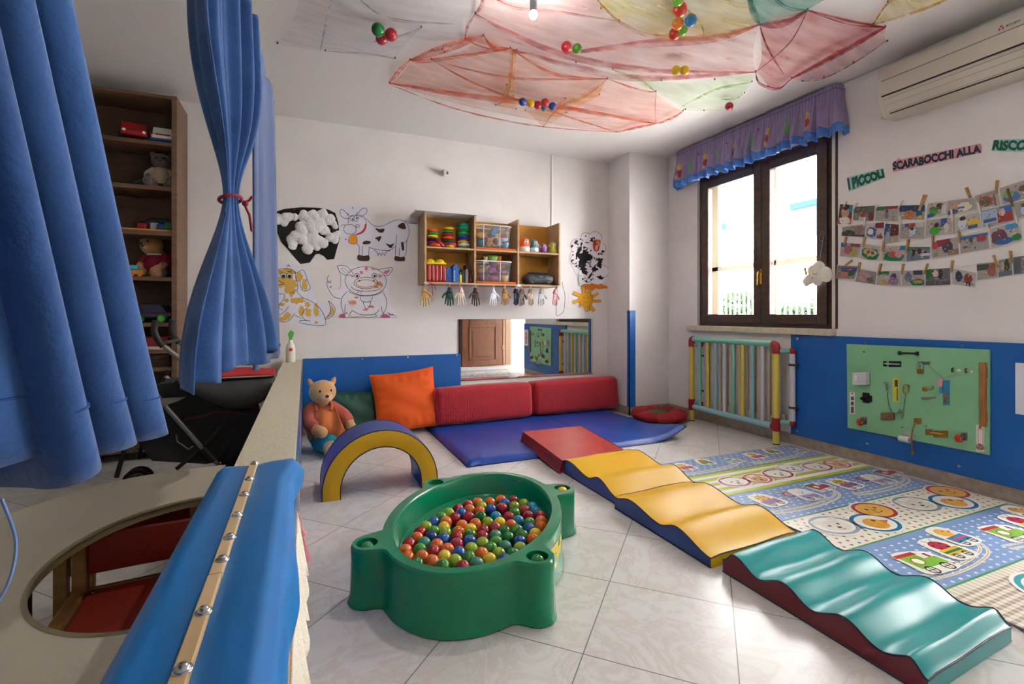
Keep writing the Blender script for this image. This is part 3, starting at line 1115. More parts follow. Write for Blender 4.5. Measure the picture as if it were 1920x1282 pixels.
def plush(name, label, cat, loc, rz, s, fur, muzzle, shirt=None, limbs=None, tilt=0.0, collar=None, group=None, floppy=False):
    """Seated soft toy: one continuous furry body, plus clothing and face as parts."""
    c = thing(name, label, cat, (0, 0, 0), group)
    m = MB()
    m.ball((0, 0, 0.13), (0.105, 0.09, 0.125), 20)
    m.ball((0, 0, 0.235), (0.07, 0.065, 0.06), 16)
    R = Matrix.Rotation(tilt, 4, 'Y')
    hc = Vector((0.05 * math.sin(tilt) * 4, -0.01, 0.335))
    m.ball(hc, (0.105, 0.095, 0.098), 22)
    for sx in (-1, 1):
        m.ball(hc + R @ Vector((sx * 0.085, 0.012, 0.080)), (0.036, 0.02, 0.036), 14)
        m.tube([(sx * 0.07, -0.01, 0.225), (sx * 0.125, -0.045, 0.165), (sx * 0.115, -0.10, 0.11), (sx * 0.09, -0.125, 0.095)], [0.036, 0.038, 0.034, 0.03], 12)
        m.ball((sx * 0.088, -0.13, 0.093), 0.031, 12)
        m.tube([(sx * 0.06, -0.03, 0.06), (sx * 0.095, -0.13, 0.045), (sx * 0.115, -0.19, 0.042)], [0.055, 0.047, 0.042], 12)
        m.ball((sx * 0.117, -0.205, 0.05), (0.042, 0.032, 0.05), 14)
    m.ball(hc + R @ Vector((0, -0.075, -0.03)), (0.05, 0.045, 0.038), 14)
    b = m.build('body', mat(fur, 0.95, sheen=0.5, bump=0.5, bscale=140), c, origin=(0, 0, 0.2))
    md = b.modifiers.new('remesh', 'REMESH')
    md.mode = 'VOXEL'
    md.voxel_size = 0.008
    md.use_smooth_shade = True
    m = MB()
    m.ball(hc + R @ Vector((0, -0.085, -0.03)), (0.040, 0.040, 0.031), 14)
    m.build('muzzle', mat(muzzle, 0.9), c)
    m = MB().ball(hc + R @ Vector((0, -0.125, -0.018)), (0.014, 0.01, 0.010), 10)
    m.build('nose', mat('1f1715', 0.3), c)
    for sx in (-1, 1):
        MB().ball(hc + R @ Vector((sx * 0.036, -0.087, 0.022)), (0.010, 0.006, 0.012), 10).build('eye', mat('15100e', 0.15), c)
    if shirt:
        m = MB().lathe([(0.104, 0.06), (0.116, 0.10), (0.116, 0.15), (0.10, 0.20), (0.082, 0.235), (0.070, 0.256)], (0, 0, 0), 24, caps=False)
        for sx in (-1, 1):
            m.tube([(sx * 0.07, -0.008, 0.225), (sx * 0.123, -0.043, 0.168), (sx * 0.121, -0.07, 0.14)], [0.046, 0.046, 0.044], 12)
        m.build('shirt', mat(shirt, 0.85, bump=0.3, bscale=90), c)
        if collar:
            MB().lathe([(0.060, 0.252), (0.086, 0.246), (0.094, 0.236), (0.088, 0.232)], (0, 0, 0), 24, caps=False).build('collar', mat(collar, 0.85), c, solid=0.004)
    return move(c, loc, (0, 0, rz), s)


plush('teddy_bear', 'grey teddy bear in a cream top on the second bookcase shelf', 'soft toy', (-1.035, 4.59, 2.077), 0.1, 0.66, '5a4a42', '6a5a50', shirt='a89880')
plush('soft_toy', 'big blond soft toy in a crimson shirt with white collar on the bookcase', 'soft toy', (-1.075, 4.66, 1.388), -0.45, 0.78, 'b08050', 'b88a5c', shirt='8e1430', collar='c9c4ba', tilt=-0.3)
tag(MB().ball((-1.15, 4.53, 2.105), (0.045, 0.03, 0.027), 14).ball((-1.19, 4.52, 2.10), (0.02, 0.02, 0.022), 10).build('plush_mouse', mat('3c3a40', 0.9)), 'small dark grey plush lying left of the teddy bear', 'soft toy')

# musical toy with coloured keys on the third shelf
t = thing('toy_playset', 'flat yellow toy playset with red blue and green pieces on the third bookcase shelf', 'toy', (-1.07, 4.58, 1.733))
MB().rbox((-1.30, 4.47, 1.733), (-0.945, 4.70, 1.752), 0.006).build('base', mat('c9a02a', 0.5), t)
MB().box((-1.30, 4.465, 1.733), (-0.945, 4.47, 1.741)).build('rim', mat('8c3a1c', 0.5), t)
for (a, b, c, z) in ((-1.15, 4.55, 'a01c22', 0.05), (-1.07, 4.56, 'a8a0a0', 0.06), (-1.02, 4.54, '1d3f86', 0.05), (-0.97, 4.53, '2f7a3c', 0.065)):
    m = MB().rbox((a - 0.03, b - 0.035, 1.752), (a + 0.03, b + 0.035, 1.752 + z), 0.012)
    m.build('block', mat(c, 0.45), t)
m = MB().tube(spline([(-1.17, 4.60, 1.75), (-1.12, 4.62, 1.83), (-1.04, 4.63, 1.84), (-0.96, 4.60, 1.80)], 6), 0.02, 10)
m.build('arch', mat('1c3048', 0.5), t)
t = thing('toy_train', 'small toy train with orange wheels left of the blond soft toy', 'toy', (-1.17, 4.50, 1.388))
MB().rbox((-1.215, 4.47, 1.40), (-1.125, 4.52, 1.44), 0.008).build('body', mat('b98a30', 0.5), t)
MB().rbox((-1.212, 4.475, 1.44), (-1.165, 4.515, 1.475), 0.008).build('cab', mat('2f9ab8', 0.5), t)
for x in (-1.195, -1.145):
    MB().cyl((x, 4.462, 1.402), (x, 4.47, 1.402), 0.014, 14).build('wheel', mat('d0622a', 0.5), t)
# baskets and boxes
wick = mat('4a3022', 0.8, var='2f1e15', vscale=60, bump=0.8, bscale=70, stretch=(1, 1, 3), name='wicker')


def basket(label, lo, hi):
    m = MB()
    a, b = Vector(lo), Vector(hi)
    m.rbox(a, b, 0.015)
    for k in range(7):
        z = lerp(a.z + 0.01, b.z - 0.005, k / 6)
        m.tube([(a.x - 0.002, a.y - 0.002, z), (b.x + 0.002, a.y - 0.002, z), (b.x + 0.002, b.y + 0.002, z), (a.x - 0.002, b.y + 0.002, z)], 0.006, 6, closed=True)
    return tag(m.build('wicker_basket', wick), label, 'basket')


basket('dark wicker basket beside the violet toy car on the bookcase', (-1.40, 4.48, 1.04), (-1.215, 4.72, 1.16))
basket('long wicker basket low in the bookcase behind the pushchair', (-1.30, 4.47, 0.70), (-0.96, 4.76, 0.80))
tag(MB().ball((-1.28, 4.56, 1.18), (0.06, 0.05, 0.03), 14).ball((-1.34, 4.58, 1.19), 0.03, 12).build('cloth_bundle', mat('8c8078', 0.9)), 'crumpled grey cloth lying on the wicker basket beside the violet car', 'cloth')
t = thing('storage_tray', 'red storage tray with a white lip low in the bookcase', 'tray', (-1.1, 4.6, 0.835))
MB().rbox((-1.27, 4.50, 0.835), (-0.97, 4.74, 0.93), 0.012).build('bin', mat('8a1218', 0.5), t)
MB().rbox((-1.285, 4.452, 0.835), (-0.955, 4.50, 0.858), 0.005).build('lip', mat('b9aea2', 0.5), t)

# ------------------------------------------------------------ pushchair parked behind the partition
PY = 3.50
blackf = mat('17171a', 0.75, var='1e1e22', vscale=10, name='black_canvas')
silver = mat('8d8a86', 0.35, 0.85, name='silver_tube')
grip = mat('141414', 0.6, name='foam_grip')
t = thing('pushchair', 'black folding pushchair with silver frame and red hood trim behind the partition', 'pushchair', (-0.6, PY, 0))


def P(u, v, dy=0.0):
    p = on_y(u, v, PY)
    return Vector((p.x, PY + dy, p.z))


W2 = 0.19
for s_ in (-1, 1):
    d = s_ * W2
    MB().tube([P(321, 644, d), P(352, 668, d)], 0.013, 12).build('handle_tube', silver, t)
    m = MB().tube(spline([P(309, 600, d), P(306, 618, d), P(312, 634, d), P(322, 646, d)], 6), 0.017, 12)
    m.build('grip', grip, t)
    MB().tube([P(348, 664, d), P(378, 690, d), P(388, 700, d)], 0.012, 12).build('joint', grip, t)
    MB().tube([P(295, 712, d), P(318, 742, d), P(391, 826, d)], 0.014, 12).build('leg_tube', silver, t)
    MB().tube([P(391, 826, d), P(412, 848, d)], 0.019, 12).build('collar', grip, t)
    MB().tube(spline([P(412, 848, d), P(424, 862, d), P(428, 880, d), P(428, 896, d)], 5), 0.012, 12).build('foot', silver, t)
    MB().tube([P(300, 700, d), P(262, 800, d), P(240, 876, d)], 0.012, 10).build('front_tube', grip, t)
    MB().tube([P(430, 780, d), P(395, 820, d), P(345, 862, d)], 0.011, 10).build('cross_tube', grip, t)
MB().tube([P(321, 640, -W2), P(321, 640, W2)], 0.010, 10).build('crossbar', grip, t)
m = MB()
m.prism([(p.x, p.z) for p in (P(306, 738), P(362, 735), P(348, 742), P(322, 750), P(306, 750))], (0, PY - W2 - 0.02, 0), (1, 0, 0), (0, 0, 1), (0, 0.03, 0))
m.build('armrest', mat('8d8478', 0.4), t, bevel=0.004)
m = MB().tube([P(346, 800, -W2 - .02), P(348, 812, -W2 - .02), P(368, 826, -W2 - .02), P(376, 820, -W2 - .02)], 0.004, 8)
m.build('buckle', silver, t)


def wheel_pair(u, v, r, nm='wheel'):
    for dy in (-W2 - 0.03, -W2 + 0.03, W2 - 0.03, W2 + 0.03):
        c = on_y(u, v, PY)
        c = Vector((c.x, PY + dy, r))
        m = MB().lathe([(r * 0.72, -0.012), (r * 0.96, -0.014), (r, -0.006), (r, 0.006), (r * 0.96, 0.014), (r * 0.72, 0.012)], c, 28, M=Matrix.Rotation(PI / 2, 4, 'X'), caps=False)
        wh = m.build(nm, mat('131313', 0.7), t)
        m = MB().lathe([(0, -0.006), (r * 0.72, -0.010), (r * 0.74, 0), (r * 0.72, 0.010), (0, 0.006)], c, 28, M=Matrix.Rotation(PI / 2, 4, 'X'))
        m.build('hub', mat('5d5c5e', 0.5), wh)
        m = MB()
        for k in range(5):
            a = 2 * PI * k / 5
            q = c + Vector((r * 0.44 * math.cos(a), -0.0125, r * 0.44 * math.sin(a)))
            m.cyl(q, q + Vector((0, 0.004, 0)), r * 0.15, 10)
        m.cyl(c + Vector((0, -0.014, 0)), c + Vector((0, -0.008, 0)), r * 0.16, 12)
        m.build('hub_holes', mat('161616', 0.6), wh)


wheel_pair(240, 890, 0.075)
wheel_pair(428, 905, 0.07)
# hood, its red trim and the seat
hood = spline([(P(u, v).x, P(u, v).z) for u, v in ((346, 704), (372, 722), (415, 744), (462, 752), (502, 738), (516, 712), (516, 698))], 6)
m = MB()


def hoodfn(a, b):
    k = a * (len(hood) - 1)
    i = min(int(k), len(hood) - 2)
    x, z = lerp(hood[i][0], hood[i + 1][0], k - i), lerp(hood[i][1], hood[i + 1][1], k - i)
    top = P(lerp(346, 516, a), lerp(706, 699, a))
    q = math.sin(PI * b)
    return Vector((lerp(top.x, x, q), PY - W2 - 0.03 + (2 * W2 + 0.06) * (0.5 - 0.5 * math.cos(PI * b)), lerp(top.z, z, q ** 0.8)))


m.grid(lambda a, b: Vector((lerp(hoodfn(a, 0.5).x, P(lerp(346, 516, a), 702).x, b), PY - W2 - 0.035 - 0.05 * math.sin(PI * a) * math.sin(PI * (0.2 + 0.8 * b)), lerp(hoodfn(a, 0.5).z, P(lerp(346, 516, a), lerp(706, 699, a)).z, b))), 30, 8)
m.grid(lambda a, b: Vector((hoodfn(a, 0.5).x, lerp(PY - W2 - 0.035, PY + W2 + 0.03, b), hoodfn(a, 0.5).z)), 30, 6)
m.build('hood', mat('3a393b', 0.55, var='2f2e31', vscale=6, name='grey_nylon'), t, solid=0.004)
m = MB()
m.grid(lambda a, b: (lambda e: Vector((e.x, PY - W2 - 0.05 + 0.22 * b, e.z - 0.05 * b * 0 + 0.028 * math.sin(PI * (0.15 + 0.7 * a)) * (0.4 + b))))(P(lerp(352, 518, a), lerp(706, 696, a))), 30, 8)
m.build('red_trim', mat('b3141c', 0.7, bump=0.3, bscale=30), t, solid=0.006)
MB().tube([P(lerp(346, 518, k / 10), lerp(706, 698, k / 10), -W2 - 0.045) for k in range(11)], 0.005, 8).build('piping', mat('101010', 0.6), t)
seat = [P(300, 716), P(345, 710), P(425, 760), P(480, 762), P(490, 800), P(440, 850), P(395, 856), P(300, 850), P(262, 800)]
MB().prism([(p.x, p.z) for p in seat], (0, PY - W2 + 0.03, 0), (1, 0, 0), (0, 0, 1), (0, 2 * W2 - 0.06, 0)).build('seat', blackf, t, bevel=0.02)
MB().tube(spline([P(358, 775, -W2), P(395, 768, -W2), P(420, 760, -W2), P(470, 765, -W2)], 6), 0.008, 8).build('strap', mat('4a1c1e', 0.7), t)
m = MB().rbox(P(420, 880, -W2 + 0.04), P(500, 845, W2 - 0.04), 0.02)
m.build('basket', mat('25241f', 0.8), t)
# ------------------------------------------------------------ corner seat: mat, bolsters, cushions, bear
mat_vinyl = mat('0e3f9a', 0.33, var='124ba8', vscale=2.2, bump=0.05, bscale=7, name='royal_blue_vinyl')
t = thing('floor_mat', 'large thin royal blue floor mat with an upturned front corner below the red bolsters', 'mat', (2.1, 4.05, 0))


def matfn(a, b):
    x, y = lerp(1.075, 3.115, a), lerp(3.345, 4.74, b)
    e = min(a, 1 - a) * 2.04
    f = min(b, 1 - b) * 1.4
    z = 0.040 * (1 - math.exp(-e / 0.018)) ** 0.5 * (1 - math.exp(-f / 0.018)) ** 0.5
    z += 0.004 * math.sin(x * 9) * math.sin(y * 7) * min(1, e * 8, f * 8)
    lift = 0.105 * max(0, (a - 0.80) / 0.20) ** 2 * max(0, (0.40 - b) / 0.40) ** 1.3
    z += 0.006 * math.sin(9 * (x - y)) * sstep(0.7, 0.95, a) * sstep(0.5, 0.1, b) + lift
    z -= 0.007 * math.exp(-((a - 0.60) / 0.012) ** 2) * min(1, f * 10)
    z += 0.010 * math.exp(-((a * 2.04 - (0.10 + 0.55 * b)) / 0.02) ** 2) * sstep(0.30, 0.05, b)
    y += 0.018 * sstep(0.85, 1, a) * sstep(0.3, 0, b) * 1.0
    return Vector((x, y, z)), lift


m = MB().grid(lambda a, b: matfn(a, b)[0] + Vector((0, 0, 0.004)), 90, 60)
m.grid(lambda a, b: Vector((matfn(1 - a, b)[0].x, matfn(1 - a, b)[0].y, 0.002 + matfn(1 - a, b)[1])), 90, 60)
m.build('cover', mat_vinyl, t)
m = MB()
for k in range(4):
    f = (lambda q: (q, 0)), (lambda q: (1, q)), (lambda q: (1 - q, 1)), (lambda q: (0, 1 - q))
    pts = []
    for i in range(41):
        a, b = f[k](i / 40)
        p, l = matfn(a, b)
        pts.append(Vector((p.x, p.y, 0.004 + l)))
    m.tube(pts, 0.0045, 6)
m.build('piping', mat('0c2566', 0.4), t)


def rib_cloth(col, name):
    m = mat(col, 0.8, name=name, sheen=0.2)
    nt = m.node_tree
    b = nt.nodes['Principled BSDF']
    tc = nt.nodes.new('ShaderNodeTexCoord')
    wv = nt.nodes.new('ShaderNodeTexWave')
    wv.inputs['Scale'].default_value = 20
    wv.bands_direction = 'X'
    nt.links.new(tc.outputs['Object'], wv.inputs['Vector'])
    w2 = nt.nodes.new('ShaderNodeTexWave')
    w2.bands_direction = 'Z'
    w2.inputs['Scale'].default_value = 26
    nt.links.new(tc.outputs['Object'], w2.inputs['Vector'])
    ad = nt.nodes.new('ShaderNodeMath')
    ad.operation = 'ADD'
    nt.links.new(wv.outputs['Fac'], ad.inputs[0])
    nt.links.new(w2.outputs['Fac'], ad.inputs[1])
    bp = nt.nodes.new('ShaderNodeBump')
    bp.inputs['Strength'].default_value = 0.35
    bp.inputs['Distance'].default_value = 0.004
    nt.links.new(ad.outputs[0], bp.inputs['Height'])
    nt.links.new(bp.outputs['Normal'], b.inputs['Normal'])
    return m


red_rib = rib_cloth('a80f22', 'red_ribbed_cloth')
M1 = Matrix.Translation((1.63, 4.590, 0.222)) @ Matrix.Rotation(0.055, 4, 'Z') @ Matrix.Rotation(-0.10, 4, 'X')
tag(MB().rbox((-0.515, -0.13, -0.175), (0.515, 0.13, 0.175), 0.055, M=M1, n=5, puff=0.012).build('bolster', red_rib), 'red ribbed bolster beside the orange cushion, left one of the pair on the blue mat', 'bolster', 'red bolsters on the blue mat')
M1 = Matrix.Translation((2.715, 4.655, 0.222)) @ Matrix.Rotation(0.035, 4, 'Z') @ Matrix.Rotation(-0.10, 4, 'X')
tag(MB().rbox((-0.535, -0.125, -0.175), (0.535, 0.125, 0.175), 0.055, M=M1, n=5, puff=0.012).build('bolster', red_rib), 'red ribbed bolster in the corner by the white pillar, right one of the pair', 'bolster', 'red bolsters on the blue mat')


def pillow(name, label, c, hw, hh, th, M, m_, seam=None, group=None, seed=1):
    t = thing(name, label, 'cushion', c, group)
    R = Matrix.Translation(Vector(c)) @ M
    rnd = random.Random(seed)
    ph = [rnd.random() * 6 for _ in range(6)]

    def f(a, b, sg):
        x, y = 2 * a - 1, 2 * b - 1
        q = (1 - abs(x) ** 2.6) * (1 - abs(y) ** 2.6)
        px = x * hw * (1 - 0.075 * (1 - y * y))
        py = y * hh * (1 - 0.075 * (1 - x * x))
        z = sg * th * max(0, q) ** 0.5
        z += 0.012 * math.sin(5 * x + ph[0] + 3 * y) * math.sin(4 * y + ph[1]) * q
        ed = max(abs(x), abs(y))
        z += 0.006 * math.sin(22 * (x if abs(y) > abs(x) else y) + ph[2]) * sstep(0.5, 0.85, ed) * (1 - ed) * 3
        return R @ Vector((px, py, z))
    m = MB().grid(lambda a, b: f(a, b, 1), 44, 44)
    m.grid(lambda a, b: f(1 - a, b, -1), 44, 44)
    m.build('cover', m_, t)
    pts = []
    for k in range(4):
        for i in range(16):
            q = i / 16
            a, b = ((q, 0), (1, q), (1 - q, 1), (0, 1 - q))[k]
            pts.append(f(a, b, 0))
    MB().tube(pts, 0.0028, 6, closed=True).build('seam', seam or m_, t)
    return t


Rx = lambda a: Matrix.Rotation(a, 4, 'X')
Ry = lambda a: Matrix.Rotation(a, 4, 'Y')
Rz = lambda a: Matrix.Rotation(a, 4, 'Z')
pillow('cushion', 'square bright orange cushion leaning on the blue wall board', (0.868, 4.565, 0.300), 0.300, 0.285, 0.085, Rz(-0.05) @ Rx(PI / 2 - 0.30) @ Rz(0.10), mat('e2590c', 0.8, var='d8510a', vscale=3, bump=0.1, bscale=10, name='orange_cotton'), seed=4)
pillow('cushion', 'dark green satin cushion between the bear and the orange cushion', (0.43, 4.665, 0.205), 0.275, 0.200, 0.075, Rz(0.03) @ Rx(PI / 2 - 0.25) @ Rz(-0.05), mat('034a38', 0.5, sheen=0.05, bump=0.15, bscale=14, name='green_satin'), seed=7)

# round tufted floor cushion
t = thing('round_cushion', 'round red tufted floor cushion with green middle beside the white pillar', 'cushion', (3.42, 4.09, 0))
NL = 8


def tuft(a, b):
    th = 2 * PI * a
    l = abs(math.sin(NL * th / 2)) ** 0.45
    r0, r1 = 0.10, 0.285
    ph = 2 * PI * b
    rm = 0.195
    rr = (0.090 * (0.72 + 0.28 * l))
    x = rm + rr * 1.08 * math.cos(ph)
    z = 0.060 + (0.055 * (0.70 + 0.30 * l)) * math.sin(ph)
    if math.sin(ph) > 0.3:
        z -= 0.012 * (1 - l)
    return Vector((3.42 + x * math.cos(th), 4.09 + x * math.sin(th), max(z, 0.004)))


MB().grid(tuft, 160, 24, closed=True).build('ring', mat('8e141c', 0.75, var='a01a22', vscale=6, bump=0.1, bscale=30), t)
MB().lathe([(0, 0.085), (0.07, 0.092), (0.115, 0.085), (0.13, 0.02)], (3.42, 4.09, 0), 32).build('centre', mat('2f7a4a', 0.75), t)

# big soft bear sitting in the corner
t = thing('teddy_bear', 'big soft bear in orange dungarees and turquoise trousers sitting by the partition', 'soft toy', (0.12, 4.22, 0))
B0 = Vector((0.13, 4.24, 0.0))
fur = mat('c39562', 0.95, sheen=0.5, bump=0.4, bscale=120, name='honey_plush')
hd = B0 + Vector((0.0, -0.03, 0.478))
TR = Matrix.Rotation(0.22, 4, 'Z')
m = MB()
m.ball(B0 + Vector((0, 0.02, 0.15)), (0.12, 0.11, 0.14), 20)
m.ball(B0 + Vector((0, 0.01, 0.29)), (0.095, 0.085, 0.09), 18)
m.ball(B0 + Vector((0, -0.01, 0.385)), (0.05, 0.05, 0.05), 14)
m.ball(hd, (0.105, 0.10, 0.096), 24)
for sx in (-1, 1):
    m.ball(hd + TR @ Vector((sx * 0.088, 0.02, 0.072)), (0.022, 0.018, 0.045), 14, M=Matrix.Rotation(sx * 0.35, 4, 'Y'))
m.ball(hd + TR @ Vector((0.0, -0.085, -0.035)), (0.052, 0.045, 0.04), 16)
for (sx, el, hn) in ((-1, Vector((-0.085, -0.10, 0.24)), Vector((-0.01, -0.19, 0.185))), (1, Vector((0.16, -0.06, 0.275)), Vector((0.215, -0.14, 0.185)))):
    sh = B0 + Vector((sx * 0.085, 0, 0.335))
    m.tube(spline([sh, B0 + el, B0 + hn], 6), [lerp(0.05, 0.042, k / 12) for k in range(13)], 14)
    m.ball(B0 + hn, 0.045, 14)
for (fx, fy) in ((0.055, -0.26), (0.25, -0.20)):
    m.tube([B0 + Vector((fx * 0.3, 0, 0.085)), B0 + Vector((fx, fy * 0.6, 0.075)), B0 + Vector((fx, fy, 0.062))], [0.085, 0.07, 0.055], 14)
    m.ball(B0 + Vector((fx, fy - 0.02, 0.066)), (0.055, 0.04, 0.066), 16)
b = m.build('body', fur, t)
md = b.modifiers.new('remesh', 'REMESH')
md.mode, md.voxel_size, md.use_smooth_shade = 'VOXEL', 0.009, True
MB().ball(hd + TR @ Vector((0.0, -0.095, -0.037)), (0.045, 0.040, 0.034), 16).build('muzzle', mat('d9b48a', 0.95), t)
MB().ball(hd + TR @ Vector((0.0, -0.135, -0.018)), (0.017, 0.010, 0.012), 12).build('nose', mat('4a2c22', 0.4), t)
for sx in (-1, 1):
    MB().ball(hd + TR @ Vector((sx * 0.042, -0.088, 0.018)), (0.009, 0.005, 0.010), 12).build('eye', mat('2a1a14', 0.2), t)
mo = [hd + TR @ Vector((0.022 * math.sin(q), -0.131 + 0.004 * abs(q), -0.040 - 0.010 * math.cos(q))) for q in (-1.2, -0.6, 0, 0.6, 1.2)]
MB().tube(mo, 0.0018, 6).build('mouth', mat('6a3a30', 0.8), t)
coral = mat('c2604c', 0.9, var='b85a50', vscale=8, bump=0.3, bscale=90, name='coral_jersey')
m = MB()
for (sx, el, hn) in ((-1, Vector((-0.085, -0.10, 0.24)), Vector((-0.01, -0.19, 0.185))), (1, Vector((0.16, -0.06, 0.275)), Vector((0.215, -0.14, 0.185)))):
    pts = spline([B0 + Vector((sx * 0.05, 0, 0.345)), B0 + Vector((sx * 0.09, -0.01, 0.325)), B0 + el, B0 + el.lerp(hn, 0.55)], 5)
    m.tube(pts, [lerp(0.062, 0.055, k / 15) for k in range(16)], 14)
m.ball(B0 + Vector((0, 0.012, 0.30)), (0.105, 0.095, 0.088), 18)
b = m.build('jumper', coral, t)
md = b.modifiers.new('remesh', 'REMESH')
md.mode, md.voxel_size, md.use_smooth_shade = 'VOXEL', 0.009, True
orange_c = mat('c8703a', 0.9, var='bd6634', vscale=6, bump=0.2, bscale=60, name='orange_cloth')
m = MB()


def bib(a, b):
    x = lerp(-0.055, 0.10, a) + lerp(0, 0.09, b) * (a - 0.15)
    q = B0 + Vector((x, 0, lerp(0.34, 0.13, b)))
    y = -0.088 - 0.055 * math.sin(PI * min(1, b * 0.9)) - 0.05 * b + 0.012 * math.sin(9 * a + 4 * b) + 0.02 * abs(a - 0.5)
    return Vector((q.x, B0.y + y, q.z + 0.012 * math.sin(7 * a)))


m.grid(bib, 24, 24)
m.build('dungarees', orange_c, t, solid=0.006)
for sx in (-0.045, 0.06):
    MB().tube([B0 + Vector((sx, -0.095, 0.335)), B0 + Vector((sx * 1.1, -0.07, 0.375)), B0 + Vector((sx, 0.0, 0.39))], 0.011, 8).build('strap', orange_c, t)
turq = mat('1c8ea8', 0.75, bump=0.3, bscale=25, name='turquoise_cloth')
m = MB()
m.lathe([(0.01, 0.01), (0.11, 0.012), (0.135, 0.06), (0.135, 0.12), (0.12, 0.165), (0.10, 0.18)], B0 + Vector((-0.005, 0.01, 0)), 24, caps=False)
m.tube([B0 + Vector((0.0, 0.0, 0.095)), B0 + Vector((0.045, -0.14, 0.085)), B0 + Vector((0.055, -0.215, 0.07))], [0.10, 0.085, 0.068], 16)
m.tube([B0 + Vector((0.03, 0.0, 0.095)), B0 + Vector((0.16, -0.10, 0.085)), B0 + Vector((0.24, -0.17, 0.07))], [0.10, 0.085, 0.068], 16)
b = m.build('trousers', turq, t)
md = b.modifiers.new('remesh', 'REMESH')
md.mode, md.voxel_size, md.use_smooth_shade = 'VOXEL', 0.009, True
for (fx, fy) in ((0.055, -0.26), (0.25, -0.20)):
    fl = MB().ball(B0 + Vector((fx, fy - 0.034, 0.066)), (0.046, 0.030, 0.056), 16)
    fl.build('foot_sole', mat('cdb088', 0.9, bump=0.3, bscale=90), t)

# ------------------------------------------------------------ foam arch
foam_y = mat('d9a908', 0.42, var='d09f06', vscale=4, bump=0.06, bscale=12, name='yellow_vinyl')
foam_b = mat('1c3a86', 0.40, var='234492', vscale=4, bump=0.06, bscale=12, name='navy_vinyl')
t = thing('foam_arch', 'blue and yellow foam arch standing behind the green ball pit', 'arch', (0.437, 3.22, 0))
AX, AY0, AY1, RO, RI, AZ = 0.437, 3.06, 3.37, 0.345, 0.243, 0.045


def arch_pt(k, r, y):
    n = 40
    if k < 0.06:
        return Vector((AX - r, y, AZ * k / 0.06))
    if k > 0.94:
        return Vector((AX + r, y, AZ * (1 - k) / 0.06))
    a = PI - PI * (k - 0.06) / 0.88
    return Vector((AX + r * math.cos(a), y, AZ + r * math.sin(a)))


m = MB()
m.grid(lambda a, b: arch_pt(a, lerp(RI, RO, b), AY0 - 0.006 * math.sin(PI * b)), 60, 6)
m.grid(lambda a, b: arch_pt(1 - a, lerp(RI, RO, b), AY1), 60, 4)
m.build('side_face', foam_y, t)
m = MB()
m.grid(lambda a, b: arch_pt(a, RO + 0.004 * math.sin(PI * b), lerp(AY0, AY1, b)), 60, 6)
m.grid(lambda a, b: arch_pt(1 - a, RI, lerp(AY0, AY1, b)), 60, 4)
for sx in (-1, 1):
    m.box((AX + sx * RI if sx > 0 else AX - RO, AY0, 0), (AX + RO if sx > 0 else AX - RI, AY1, 0.002))
m.build('cover', foam_b, t)
m = MB()
for r in (RO, RI):
    m.tube([arch_pt(k / 60, r, AY0) for k in range(61)], 0.0035, 6)
    m.tube([arch_pt(k / 60, r, AY1) for k in range(61)], 0.0035, 6)
m.build('piping', mat('1a2550', 0.5), t)

# ------------------------------------------------------------ green ball pit
TC = Vector((0.711, 2.072, 0))
LV, PV = Vector((0.559, 0.829, 0)), Vector((0.829, -0.559, 0))
A_, B_, RE = 0.545, 0.378, 0.070
EARS = [(-0.375, -0.328), (-0.352, 0.318), (0.350, 0.345), (0.305, -0.300)]


def outline(n=220):
    res = []
    for i in range(n):
        th = 2 * PI * i / n
        d = (math.cos(th), math.sin(th))
        lo, hi = 0.2, 0.8
        for _ in range(26):
            r = (lo + hi) / 2
            x, y = r * d[0], r * d[1]
            q = math.hypot(x / A_, y / B_)
            f1 = (q - 1) * min(A_, B_) * 1.05
            f = f1
            for e in EARS:
                f2 = math.hypot(x - e[0], y - e[1]) - RE
                k = 0.05
                h = max(k - abs(f - f2), 0) / k
                f = min(f, f2) - h * h * k * 0.25
            if f < 0:
                lo = r
            else:
                hi = r
        res.append((lo * d[0], lo * d[1]))
    return res


OUT = outline()
NO = len(OUT)


def tw(x, y, z):
    return TC + LV * x + PV * y + Vector((0, 0, z))


def ring_pts(kind, sc, z):
    pts = []
    for i in range(NO):
        th = 2 * PI * i / NO
        if kind == 'o':
            x, y = OUT[i][0] * sc, OUT[i][1] * sc
        else:
            rr = 1 / math.hypot(math.cos(th) / (A_ - 0.048), math.sin(th) / (B_ - 0.048))
            x, y = rr * math.cos(th) * sc, rr * math.sin(th) * sc
        pts.append(tw(x, y, z))
    return pts


HT = 0.222
FLOORZ = 0.118
rings = [ring_pts('o', s, z) for s, z in ((0.02, 0.004), (0.6, 0.004), (1.012, 0.0), (1.022, 0.006), (1.016, 0.014), (1.004, 0.04), (1.0, 0.10), (0.998, 0.17), (1.0, HT - 0.014), (0.997, HT - 0.006), (0.988, HT))]
rings += [ring_pts('i', s, z) for s, z in ((1.045, HT), (1.012, HT + 0.001), (0.998, HT - 0.004), (0.99, HT - 0.014), (0.965, 0.16), (0.945, FLOORZ + 0.006), (0.92, FLOORZ), (0.5, FLOORZ), (0.02, FLOORZ))]
m = MB()
vs = [p for r in rings for p in r]
fs = []
for j in range(len(rings) - 1):
    for i in range(NO):
        l = (i + 1) % NO
        fs.append((j * NO + i, j * NO + l, (j + 1) * NO + l, (j + 1) * NO + i))
m.add(vs, fs, 0, True)
m.add(rings[0], [tuple(reversed(range(NO)))])
m.add(rings[-1], [tuple(range(NO))])
green_p = mat('007a50', 0.25, spec=0.3, coat=0.25, var='008056', vscale=3, name='green_plastic')
t = thing('ball_pit', 'oval glossy green plastic ball pit tub with four corner cups, filled with coloured balls', 'ball pit', TC)
